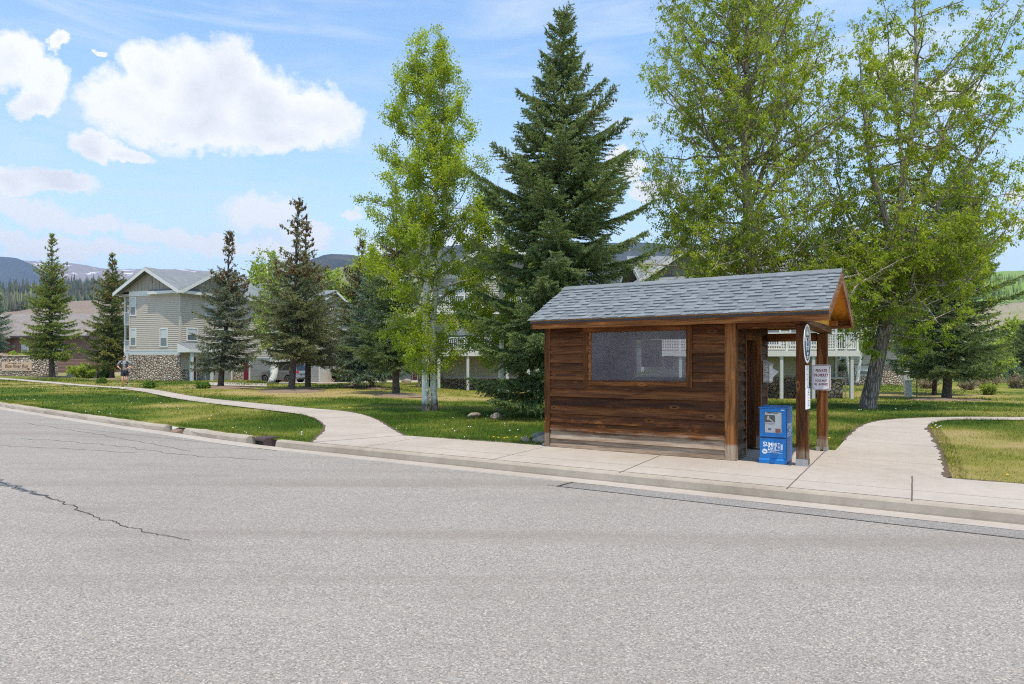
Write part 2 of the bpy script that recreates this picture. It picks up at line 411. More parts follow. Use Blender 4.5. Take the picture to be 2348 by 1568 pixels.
def plexi(name='scratched_acrylic', k=1.0):
    t = NT(name); o = t.obj()
    haze = t.ramp(t.noise(o, 2.2, 5, .6), [(.3, .08 * k), (.7, .16 * k)])
    scr = t.ramp(t.noise(t.map(o, (40, 1, 9), rot=(0, R(20), 0)), 1, 2), [(.72, 0.0), (.78, .18 * k)])
    h = t.math('ADD', haze, scr)
    tr = t.n('BsdfTransparent', None, Color=(.90, .90, .93, 1))
    df = t.n('BsdfPrincipled', None, Base_Color=(.38, .35, .40, 1), Roughness=.35)
    m = t.n('MixShader', None, Fac=h, i1=tr.outputs[0], i2=df.outputs[0])
    gl = t.n('BsdfGlossy', None, Color=(.9, .88, .9, 1), Roughness=.10)
    m2 = t.n('MixShader', None, Fac=t.math('MULTIPLY', t.n('Fresnel', None, IOR=1.6).outputs[0], (.30 if k == 1.0 else .2)), i1=m.outputs[0], i2=gl.outputs[0])
    return t.surf(m2.outputs[0])

def concrete(name='concrete', a=(.325, .278, .228), b=(.435, .380, .322)):
    t = NT(name); o = t.obj()
    big = t.noise(o, .55, 5, .6); med = t.noise(o, 5, 6, .65); fine = t.noise(o, 140, 2)
    f = t.math('ADD', t.math('MULTIPLY', big, .5), t.math('ADD', t.math('MULTIPLY', med, .32), t.math('MULTIPLY', fine, .18)))
    c = t.ramp(f, [(.33, a), (.62, b)])
    spot = t.ramp(t.vor(o, 3.1), [(.03, 1.0), (.06, 0.0)])
    c = t.mix(t.math('MULTIPLY', spot, .35), c, (.2, .16, .13))
    st = t.ramp(t.noise(t.map(o, (1, 1, 1)), 1.4, 6, .7), [(.60, 0.0), (.75, .35)])
    c = t.mix(st, c, (.34, .29, .24))
    return t.done(c, .88, t.bump(t.math('ADD', med, t.math('MULTIPLY', fine, .6)), .25, .006), Specular_IOR_Level=.25)

def asphalt(name, k, tint=(1, 1, 1)):
    t = NT(name); o = t.obj()
    wv = t.vm('ADD', o, t.vm('SCALE', t.noise(o, 60, 2, col=True), .012))
    cell = t.vor(wv, 92, out='Color'); dist = t.vor(wv, 92)
    cell2 = t.vor(wv, 190, out='Color')
    r = t.xyz(cell)[0]; g = t.xyz(cell)[1]
    c = t.ramp(r, [(.0, (.075, .074, .073)), (.08, (.145, .14, .135)), (.32, (.22, .212, .204)), (.7, (.30, .29, .278)), (.92, (.40, .38, .36)), (1, (.58, .54, .50))])
    c = t.mix(t.ramp(g, [(.86, 0.0), (.95, .55)]), c, (.40, .30, .22))
    c = t.mix(.35, c, t.ramp(t.xyz(cell2)[1], [(0, (.14, .138, .135)), (.5, (.245, .238, .23)), (1, (.38, .37, .355))]))
    c = t.mix(t.ramp(dist, [(.45, 0.0), (.85, .55)]), c, (.11, .105, .10))
    big = t.noise(o, .35, 5, .6)
    c = t.mix(t.ramp(big, [(.35, .0), (.7, .30)]), c, (.185, .168, .155))
    stain = t.noise(t.map(o, (.25, .8, 1), rot=(0, 0, R(32.8)), loc=(4, 2, 0)), 1.0, 6, .68)
    c = t.mix(t.ramp(stain, [(.56, 0.0), (.70, .38)]), c, (.145, .137, .135))
    c = t.mix(t.ramp(stain, [(.28, .30), (.42, 0.0)]), c, (.33, .31, .285))
    # tyre-polished tracks that run along the road
    trk = t.noise(t.map(o, (.06, 1.15, 1), rot=(0, 0, R(32.8))), 1.0, 3, .5)
    c = t.mix(t.ramp(trk, [(.50, 0.0), (.68, .45)]), c, (.165, .145, .13))
    c = t.mix(1.0, c, tuple(k * x for x in tint), 'MULTIPLY')
    return t.done(c, .9, t.bump(t.math('ADD', t.math('MULTIPLY', r, .6), t.math('MULTIPLY', dist, -.8)), .5, .006), Specular_IOR_Level=.25)

GRASS_STOPS = [(0.0, (.050, .100, .010)), (.30, (.120, .168, .018)), (.55, (.215, .222, .036)), (.80, (.315, .275, .075)), (1.0, (.40, .31, .13))]
def lawn():
    t = NT('lawn_turf'); o = t.obj()
    n = t.noise(o, 14, 5, .7); n2 = t.noise(o, 2.4, 4, .6)
    f = t.math('ADD', t.attr('dry'), t.math('ADD', t.math('MULTIPLY', t.math('SUBTRACT', n, .5), .45), t.math('MULTIPLY', t.math('SUBTRACT', n2, .5), .25)))
    c = t.ramp(f, [(p, tuple(x * .85 for x in k)) for p, k in GRASS_STOPS])
    c = t.mix(t.attr('field'), c, t.ramp(t.noise(o, .09, 6, .65), [(.35, (.20, .23, .10)), (.5, (.31, .28, .17)), (.65, (.40, .34, .23))]))
    return t.done(c, .95, t.bump(t.math('ADD', n, t.noise(o, 60, 3)), .8, .03), Specular_IOR_Level=.1)
def blade():
    t = NT('grass_blades')
    f = t.math('ADD', t.attr('dry'), t.math('MULTIPLY', t.math('SUBTRACT', t.attr('tint'), .5), .55))
    c = t.ramp(f, GRASS_STOPS)
    b = t.n('BsdfPrincipled', None, Base_Color=c, Roughness=.6, Specular_IOR_Level=.2)
    tr = t.n('BsdfTranslucent', None, Color=c)
    return t.surf(t.n('MixShader', None, Fac=.3, i1=b.outputs[0], i2=tr.outputs[0]).outputs[0])

def aspenbark(name='aspen_bark', scar=False):
    t = NT(name); o = t.obj()
    z = t.xyz(o)[2]
    big = t.noise(t.map(o, (2, 2, 1)), 1.0, 4)
    c = t.ramp(big, [(.3, (.66, .62, .53)), (.7, (.86, .83, .76))])
    lent = t.ramp(t.noise(t.map(o, (5, 5, 30)), 1.0, 3, .6), [(.66, 0.0), (.70, .8)])
    eye = t.ramp(t.vor(t.map(o, (6, 6, 2.6)), 1.0), [(.10, 1.0), (.17, 0.0)])
    c = t.mix(lent, c, (.16, .14, .12)); c = t.mix(t.math('MULTIPLY', eye, .9), c, (.03, .028, .025))
    foot = t.math('ADD', z, t.math('MULTIPLY', t.noise(o, 7, 4), .4))
    c = t.mix(t.ramp(foot, [(.40, .95), (.60, 0.0)]), c, (.10, .085, .075))
    if scar:
        x = t.xyz(o)
        e = t.math('ABSOLUTE', t.math('SUBTRACT', t.math('ADD', x[0], t.math('MULTIPLY', t.noise(o, 5, 3), .05)), t.math('SUBTRACT', .075, t.math('MULTIPLY', z, .03))))
        on = t.math('MULTIPLY', t.ramp(e, [(.018, 1.0), (.03, 0.0)]), t.ramp(z, [(.02, 1.0), (1.0, 0.0)], 'LINEAR'))
        c = t.mix(t.ramp(on, [(.03, 0.0), (.12, 1.0)]), c, (.012, .011, .010))
    return t.done(c, .75, t.bump(t.noise(t.map(o, (6, 6, 14)), 1, 5), .4, .01))
def bark(name, a, b, s=8, pale=None):
    t = NT(name); o = t.obj()
    wv = t.map(o, (s, s, s * .17))
    n = t.noise(wv, 1.0, 7, .65, 1.2); v = t.vor(wv, 1.4, 'DISTANCE_TO_EDGE')
    f = t.math('ADD', t.math('MULTIPLY', n, .6), t.math('MULTIPLY', v, 1.1))
    c = t.ramp(f, [(.28, a), (.62, b)])
    if pale:
        up = t.ramp(t.math('ADD', t.math('MULTIPLY', t.xyz(o)[2], .1), t.math('MULTIPLY', t.noise(o, 1.5, 3), .2)), [(.42, 0.0), (.68, 1.0)])
        c = t.mix(up, c, t.ramp(t.noise(t.map(o, (6, 6, 3)), 1.0, 5), [(.3, pale[0]), (.65, pale[1])]))
    return t.done(c, .92, t.bump(f, 1.0, .05), Specular_IOR_Level=.15)
def newsprint():
    t = NT('newsprint'); o = t.obj()
    ln = t.ramp(t.noise(t.map(o, (260, 1, 90)), 1.0, 2), [(.45, 0.0), (.6, .45)])
    return t.done(t.mix(ln, (.60, .585, .56), (.22, .22, .22)), .7)
mats()
# ------------------------------------------------------------------ kerb line
def kerb_line():
    pts = [UV(u, 0.0) for u in (-400, -150, -60, -30, -12, -6, -2, 2, 5, 8, 9.6)]
    pts = [Vector((p.x, p.y)) for p in pts]
    pts += [Vector(p) for p in [(-6.3, 15.22), (-8.5, 17.02), (-11.55, 19.50), (-14.55, 22.0), (-20.04, 26.71), (-27, 33.2), (-40, 46.5), (-60, 69), (-120, 143), (-420, 520)]]
    out = []
    for i in range(len(pts) - 1):
        p0 = pts[max(i - 1, 0)]; p1 = pts[i]; p2 = pts[i + 1]; p3 = pts[min(i + 2, len(pts) - 1)]
        L = (p2 - p1).length; n = max(1, int(min(60, L / .35)))
        t1 = (p2 - p0).normalized() * L; t2 = (p3 - p1).normalized() * L
        for k in range(n):
            t = k / n
            h1 = 2 * t ** 3 - 3 * t ** 2 + 1; h2 = t ** 3 - 2 * t ** 2 + t; h3 = -2 * t ** 3 + 3 * t ** 2; h4 = t ** 3 - t ** 2
            out.append(p1 * h1 + t1 * h2 + p2 * h3 + t2 * h4)
    out.append(pts[-1])
    return out
KL = kerb_line()
KX = np.array([p.x for p in KL][::-1]); KY = np.array([p.y for p in KL][::-1])
def ykerb(x): return np.interp(x, KX, KY)
KN = []
for i in range(len(KL)):
    d = (KL[min(i + 1, len(KL) - 1)] - KL[max(i - 1, 0)]).normalized()
    KN.append(Vector((-d.y, d.x)) if Vector((-d.y, d.x)).dot(Vector((.54, .84))) > 0 else Vector((d.y, -d.x)))
KH = .13

def kpoint(i, off, z):
    p = KL[i] + KN[i] * off
    return (p.x, p.y, z)

def sweep(name, prof, rng_, mats, cap=True, wob=0.0, mi=0):
    """profile (offset towards the lawn, height) run along the kerb line for indices rng_"""
    m = MB(); n = len(prof); vs = []
    for i in rng_:
        for j, (a, z) in enumerate(prof):
            w = wob * (float(vnoise(KL[i].x * 2.3 + j * 9, KL[i].y * 2.3)) - .5)
            vs.append(kpoint(i, a + w, z + w * .5))
    N = len(rng_)
    fs = [(i * n + j, i * n + j + 1, (i + 1) * n + j + 1, (i + 1) * n + j) for i in range(N - 1) for j in range(n - 1)]
    if cap: fs += [tuple(range(n)), tuple(range((N - 1) * n, N * n))[::-1]]
    m.add(vs, fs, mi, .5)
    return m

def strips(m, left, right, zoff, mi=0):
    vs = []
    for a, b in zip(left, right):
        for p in (a, b): vs.append((p[0], p[1], float(terrain(p[0], p[1])) + zoff))
    m.add(vs, [(2 * i, 2 * i + 1, 2 * i + 3, 2 * i + 2) for i in range(len(left) - 1)], mi, .5)

def resample(pts, n):
    pts = [Vector((p[0], p[1])) for p in pts]
    d = [0]
    for a, b in zip(pts, pts[1:]): d.append(d[-1] + (b - a).length)
    out = []
    # smooth through the points
    fine = []
    for i in range(len(pts) - 1):
        p0 = pts[max(i - 1, 0)]; p1 = pts[i]; p2 = pts[i + 1]; p3 = pts[min(i + 2, len(pts) - 1)]
        L = (p2 - p1).length
        t1 = (p2 - p0).normalized() * L; t2 = (p3 - p1).normalized() * L
        for k in range(12):
            t = k / 12
            fine.append(p1 * (2 * t ** 3 - 3 * t ** 2 + 1) + t1 * (t ** 3 - 2 * t ** 2 + t) + p2 * (-2 * t ** 3 + 3 * t ** 2) + t2 * (t ** 3 - t ** 2))
    fine.append(pts[-1])
    dd = np.concatenate([[0], np.cumsum([(b - a).length for a, b in zip(fine, fine[1:])])])
    s = np.linspace(0, dd[-1], n)
    xs = np.interp(s, dd, [p.x for p in fine]); ys = np.interp(s, dd, [p.y for p in fine])
    return list(zip(xs, ys))

# left path: outer edge (towards the houses) and inner edge (towards the road)
PO = resample([UV(8.34, 2.1), (-3.0, 16.78), (-3.58, 18.52), (-4.46, 20.68), (-5.5, 22.45), (-6.95, 23.77), (-10.34, 26.93), (-16.25, 32.9), (-22.89, 40.36), (-31.57, 49.3), (-40.04, 57.6), (-46.1, 63.3), (-70, 86)], 120)
PI = resample([UV(9.05, .16), (-4.51, 16.47), (-5.07, 18.15), (-5.75, 19.7), (-6.51, 20.97), (-8.55, 23.2), (-12.7, 27.5), (-18.62, 34.0), (-25.0, 41.0), (-33.4, 49.6), (-41.6, 57.4), (-47.3, 62.6), (-71.5, 85)], 120)
# right path
RL = resample([UV(.0, 2.1), UV(.02, 4.4), UV(.16, 8.79), UV(.06, 11.2), UV(-.4, 12.9), UV(-1.5, 14.45), UV(-2.9, 15.5), UV(-8, 17.6), UV(-20, 21.5)], 70)
RR = resample([UV(-1.73, 2.1), UV(-1.69, 2.91), UV(-1.59, 5.58), UV(-1.4, 8.49), UV(-1.27, 10.6), UV(-1.42, 12.4), UV(-2.1, 13.7), UV(-7.4, 15.9), UV(-19.4, 19.6)], 70)

# filled regions, used to keep grass off the paving
def in_poly(x, y, poly):
    x = np.asarray(x); y = np.asarray(y); c = np.zeros(x.shape, bool)
    px = [p[0] for p in poly]; py = [p[1] for p in poly]; j = len(poly) - 1
    for i in range(len(poly)):
        if py[i] != py[j]:
            k = ((py[i] > y) != (py[j] > y)) & (x < (px[j] - px[i]) * (y - py[i]) / (py[j] - py[i]) + px[i])
            c ^= k
        j = i
    return c
POLY_WALK = [UV(-60, .1), UV(9.05, .1), UV(9.05, .16), UV(8.34, 2.1), UV(4.9, 2.16), UV(4.9, 4.5), UV(.0, 4.5), UV(.0, 2.1), UV(-60, 2.1)]
POLY_WALK = [(p.x, p.y) for p in POLY_WALK]
POLY_LP = PO + PI[::-1]
POLY_RP = RL + RR[::-1]
DRIVE_L = [G(s, y) for s, y in ((300, 876), (430, 881), (560, 886), (640, 888))]

DRY = [(G(640, 905), 5.5, 3.0, .55), (G(1140, 908), 4.2, 2.2, .6), (G(540, 890), 7, 3, .4), (G(900, 908), 6, 2.0, .4), (G(2300, 1010), 3.0, 3.2, .30), (G(2060, 905), 6, 3, .45), (G(2250, 1080), 2, 1.5, .2), (G(240, 882), 8, 3, .3), (G(820, 900), 9, 2.5, .3)]
LUSH = [(G(1130, 945), 3.4, 2.4, .5), (G(700, 985), 2.2, 2.2, .3), (G(1215, 985), 1.2, 1.6, .5), (G(800, 915), 9, 1.8, .35), (G(2000, 930), 3, 1.0, .4), (G(400, 910), 6, 1.6, .25), (UV(-.2, 6), 1.0, 2.6, .4), (G(2210, 935), 7, 1.6, .35), (G(1010, 885), 7, 1.5, .3)]
def dryness(x, y):
    d = .45 + (fbm(x * .32, y * .32, 3) - .5) * 1.35 + (fbm(x * 1.3 + 9, y * 1.3, 3) - .5) * .75
    for c, rx, ry, k in DRY: d = d + k * np.exp(-(((x - c.x) / rx) ** 2 + ((y - c.y) / ry) ** 2))
    for c, rx, ry, k in LUSH: d = d - k * np.exp(-(((x - c.x) / rx) ** 2 + ((y - c.y) / ry) ** 2))
    return np.clip(d, .02, 1)

def build_ground():
    xs = np.concatenate([-np.geomspace(40, 7200, 40)[::-1], np.arange(-39, 40, .45), np.geomspace(40, 7200, 40)])
    ts = np.concatenate([[.12], np.arange(.35, 6, .3), np.geomspace(6, 6400, 130)])
    X, T = np.meshgrid(xs, ts, indexing='ij')
    nrm = 1 / .84
    Y = ykerb(X) + T * nrm
    Z = terrain(X, Y) - .012 + (fbm(X * .5, Y * .5, 2) - .5) * .05 * sstep(.5, 3, T) * sstep(16, 25, Y)
    V = np.stack([X, Y, Z], -1).reshape(-1, 3)
    a, b = X.shape
    I = np.arange(a * b).reshape(a, b)
    F_ = np.stack([I[:-1, :-1], I[1:, :-1], I[1:, 1:], I[:-1, 1:]], -1).reshape(-1, 4)
    fld = sstep(70, 92, Y + (fbm(X * .07, Y * .07) - .5) * 14)
    npmesh('lawn', V, F_, MAT['lawn'], attrs={'dry': ('POINT', dryness(X, Y).ravel()), 'field': ('POINT', fld.ravel())}, smooth=True)['kind'] = 'structure'

def build_road():
    n0 = 0
    idx = list(range(len(KL)))
    g = sweep('g', [(-.40, -KH), (-.03, -KH - .005)], idx, None, cap=False)
    # road: from the gutter edge out to far in front of the camera
    m = MB(); vs = []
    for i in idx:
        for a in (-.40, -1.5, -4, -9, -30): vs.append(kpoint(i, a, -KH - .004 + min(.05, .012 * (-a - .4))) if a > -30 else (KL[i].x - 14, KL[i].y - 60, -KH))
    n = 5
    m.add(vs, [(i * n + j, i * n + j + 1, (i + 1) * n + j + 1, (i + 1) * n + j) for i in range(len(idx) - 1) for j in range(n - 1)], 0, .5)
    m.build('road', MAT['asphalt'])['kind'] = 'structure'
    g.build('gutter', MAT['concrete'])['kind'] = 'structure'

def build_kerb():
    X = [p.x for p in KL]
    prof = [(-.035, -KH - .06), (-.03, -KH + .015), (-.012, -.03), (.012, -.004), (.05, 0.0), (.14, .0), (.155, -.01), (.16, -.2)]
    profL = [(-.05, -KH - .06), (-.045, -KH + .01), (-.02, -.045), (.02, -.008), (.06, 0.006), (.15, .006), (.19, -.01), (.20, -.2)]
    seg = {'r': [i for i, x in enumerate(X) if x > -4.92 and x < 90], 'm': [i for i, x in enumerate(X) if -8.16 < x < -5.70], 'l': [i for i, x in enumerate(X) if -130 < x < -8.50]}
    mm = sweep('k', prof, seg['r'], None)
    for key in ('m', 'l'):
        s = sweep('k', profL, seg[key], None, wob=.035); mm.add(s.v, s.f, 0, .5)
    o = mm.build('kerb', MAT['kerbc'], smooth=False); o['kind'] = 'structure'
    # weathered lip: the broken gap is filled with soil
    s = sweep('k', [(-.05, -KH - .05), (-.02, -KH + .02), (.06, -.07), (.2, -.03), (.22, -.2)], [i for i, x in enumerate(X) if -8.6 < x < -8.05], None, wob=.03)
    s.build('soil', MAT['mulch'])['kind'] = 'structure'
    # the cast-iron street drain
    ii = [i for i, x in enumerate(X) if -5.72 < x < -4.9]
    a = Vector(kpoint(ii[0], 0, 0)); b = Vector(kpoint(ii[-1], 0, 0))
    if a.x > b.x: a, b = b, a
    L = (b - a).length; ang = math.atan2(b.y - a.y, b.x - a.x)
    t = empty('storm_drain', a, ang, 'rust brown cast iron storm drain mouth set in the kerb beside the lawn', 'storm drain')
    m = MB()
    arc = [(-.055, -.05), (-.05, -.018), (-.025, .012), (.01, .022), (.30, .022), (.30, -.02), (.02, -.02), (-.02, -.03), (-.03, -.055)]
    m.prism([(0.0, y, z) for y, z in arc], (L, 0, 0))
    m.box(0, .035, -.05, .28, -KH - .05, -.021); m.box(L - .035, L, -.05, .28, -KH - .05, -.021)
    m.build('hood', MAT['iron'], t, bevel=.006)
    m = MB(); m.box(.036, L - .036, .0, .27, -.5, -.0215)  # solid near-black block standing in for the shade inside the drain mouth
    m.build('mouth_shade', MAT['dark'], t)
    m = MB(); m.box(.036, L - .036, -.05, -.03, -KH - .06, -KH - .012)
    m.build('sill', MAT['iron'], t)

def build_paving():
    m = MB()
    # pavement along the kerb, abutting it
    us = [-60, -20, -6, -1.38, 0.0, 2.31, 4.9, 8.34, 9.05]
    def slab(pts, z=0.0): m.add([(p.x, p.y, z) for p in pts], [tuple(range(len(pts)))], 0, .5)
    slab([UV(u, .162) for u in (9.05, 4.9, 2.31, 0.0, -1.38, -20, -60)] + [UV(-60, 2.1), UV(-20, 2.1), UV(-1.73, 2.1), UV(.0, 2.1), UV(4.86, 2.14), UV(4.9, 2.4), UV(6.2, 2.4), UV(8.34, 2.1)])
    slab([UV(4.86, 2.141), UV(.0, 2.101), UV(.0, 4.5), UV(4.86, 4.5)], -.001)
    strips(m, RL[:], RR[:], -.0005)
    o = m.build('pavement', MAT['concrete']); o['kind'] = 'structure'
    m = MB(); strips(m, PO, PI, .004)
    m.build('path', MAT['concrete'])['kind'] = 'structure'
    # grooves between the slabs
    m = MB()
    def groove(a, b, w, z=.0035):
        a = Vector((a.x, a.y, 0)); b = Vector((b.x, b.y, 0)); d = (b - a); n = Vector((-d.y, d.x, 0)).normalized() * w / 2
        k = max(1, int(d.length / .25)); L = []; Rr = []
        for i in range(k + 1):
            p = a + d * i / k; j = (float(vnoise(p.x * 7, p.y * 7)) - .5) * w * .9
            L.append(p + n * (1 + j / w)); Rr.append(p - n * (1 - j / w))
        m.add([(p.x, p.y, z + float(terrain(p.x, p.y)) + (.004 if p.x < -2.6 else 0)) for q in zip(L, Rr) for p in q], [(2 * i, 2 * i + 1, 2 * i + 3, 2 * i + 2) for i in range(k)], 0)
    for u0, u1, v1, w in ((2.31, 2.47, 2.15, .014), (0, .16, 4.4, .016), (-1.38, -1.30, 2.02, .018), (4.62, 4.75, 2.12, .009), (7.6, 7.8, 2.1, .009), (-4.2, -4.15, 2.1, .014)):
        groove(UV(u0, .02), UV(u1, v1), w)
    groove(UV(7.0, .78), UV(-30, .78), .007)
    for k in range(3, 40, 6): groove(Vector((*RL[k], 0)), Vector((*RR[k], 0)), .006)
    for k in range(1, 60, 3): groove(Vector((*PO[k], 0)), Vector((*PI[k], 0)), .008)
    m.build('pavement_joints', MAT['joint'])['kind'] = 'structure'
    # newer strip of asphalt beside the gutter, with its dark seam
    m = MB()
    def rib(v0, v1, u0, u1, z, mi, w=.0):
        n = 60; vs = []
        for i in range(n + 1):
            u = u0 + (u1 - u0) * i / n
            j = (float(vnoise(u * 6, 1)) - .5) * w
            for v in (v0, v1): vs.append(UV(u, v + j, z))
        m.add(vs, [(2 * i, 2 * i + 1, 2 * i + 3, 2 * i + 2) for i in range(n)], mi, .5)
    rib(-.405, -.80, 2.85, -40, -KH + .004, 0)
    m.build('road_patch', MAT['patch'])['kind'] = 'structure'
    m = MB(); rib(-.797, -.811, 3.05, -40, -KH + .0085, 0, .012)
    rib(-.40, -.411, 40, -40, -KH + .007, 0, .022)
    q = [UV(2.83, -.40, -KH + .009), UV(2.87, -.40, -KH + .009), UV(2.90, -.81, -KH + .009), UV(2.86, -.81, -KH + .009)]
    m.add(q, [(0, 1, 2, 3)], 0)
    m.build('road_seams', MAT['crack'])['kind'] = 'structure'
    # long crack with tar filler at the left
    main = [(-9.5, 11.4), (-7.29, 9.72), (-6.3, 8.95), (-5.44, 8.3), (-4.85, 7.75), (-4.34, 7.33), (-3.92, 7.04), (-3.48, 6.75), (-3.09, 6.54)]
    pts = resample(main, 160)
    m = MB(); c = MB(); vs = []; vc = []
    for i, p in enumerate(pts):
        d = Vector((pts[min(i + 1, 159)][0] - pts[max(i - 1, 0)][0], pts[min(i + 1, 159)][1] - pts[max(i - 1, 0)][1])).normalized(); nn = Vector((-d.y, d.x))
        f = i / 159
        jag = (float(vnoise(i * .33, 4)) - .5) * .07 + (float(vnoise(i * .9, 9)) - .5) * .03
        w = (.11 * (1 - sstep(.45, .62, f)) + .004) * (.7 + .6 * float(vnoise(i * .3, 2)))
        q = Vector(p) + nn * jag
        z = -KH - .004 + .05 if False else rz(q)
        for s in (-1, 1):
            r = q + nn * s * w * .5; vs.append((r.x, r.y, z + .004))
        w2 = (.011 + .012 * float(vnoise(i * .7, 7))) * (1 - .75 * f) + .003
        q2 = q + nn * (float(vnoise(i * .5, 12)) - .5) * .03
        for s in (-1, 1):
            r = q2 + nn * s * w2 * .5; vc.append((r.x, r.y, z + .008))
    F4 = [(2 * i, 2 * i + 1, 2 * i + 3, 2 * i + 2) for i in range(159)]
    m.add(vs, F4, 0); m.build('road_crack_filler', MAT['tar'])['kind'] = 'structure'
    c.add(vc, F4, 0)
    for line in ([(-11, 15.3), (-8.2, 14.1), (-6.4, 12.85), (-4.4, 12.1)], [(-12.5, 14.1), (-9.4, 13.7), (-7.2, 12.95)], [(-14, 19.5), (-9, 15.6), (-6.2, 13.3)]):
        q = resample(line, 60); vv = []
        for i, p in enumerate(q):
            j = (float(vnoise(i * .5, line[0][0])) - .5) * .14
            for s in (-.008, .008): vv.append((p[0] + j * .5, p[1] + j + s, rz(Vector(p)) + .004))
        c.add(vv, [(2 * i, 2 * i + 1, 2 * i + 3, 2 * i + 2) for i in range(59)], 0)
    c.build('road_cracks', MAT['crack'])['kind'] = 'structure'

def rz(q):
    """height of the road surface"""
    d = min(((KL[i] - Vector((q[0], q[1]))).length for i in range(0, len(KL))))
    xs = [.4, 1.5, 4, 9]; zs = [-KH - .004 + min(.05, .012 * (a - .4)) for a in xs]
    return float(np.interp(d, xs, zs))

def build_edges():
    """ragged soil and leaf crumbs between paving and turf"""
    m = MB()
    def edge(pts, side, w0, w1, z, seed):
        pts = resample(pts, int(sum((Vector(b) - Vector(a)).length for a, b in zip(pts, pts[1:])) / .07)); vs = []
        for i, p in enumerate(pts):
            d = Vector((pts[min(i + 1, len(pts) - 1)][0] - pts[max(i - 1, 0)][0], pts[min(i + 1, len(pts) - 1)][1] - pts[max(i - 1, 0)][1])).normalized(); n = Vector((-d.y, d.x)) * side
            a = w0 + (w1 - w0) * float(vnoise(i * .31, seed)) ** 2 * (.4 + float(vnoise(i * 1.3, seed + 4)))
            for q in (Vector(p) - n * .05, Vector(p) + n * a): vs.append((q.x, q.y, float(terrain(q.x, q.y)) + z))
        m.add(vs, [(2 * i, 2 * i + 1, 2 * i + 3, 2 * i + 2) for i in range(len(pts) - 1)], 0)
    edge([tuple(p) for p in RR], 1, .005, .085, .004, 3); edge([tuple(p) for p in RL[9:]], -1, .0, .06, .004, 8)
    edge([tuple(p) for p in PO], 1, .0, .05, .009, 5); edge([tuple(p) for p in PI], -1, .0, .05, .009, 6)
    edge([tuple(UV(u, 2.1).xy) for u in (-1.73, -8, -20)], -1, .0, .05, .004, 9)
    m.build('soil_edge', MAT['soil'])['kind'] = 'structure'

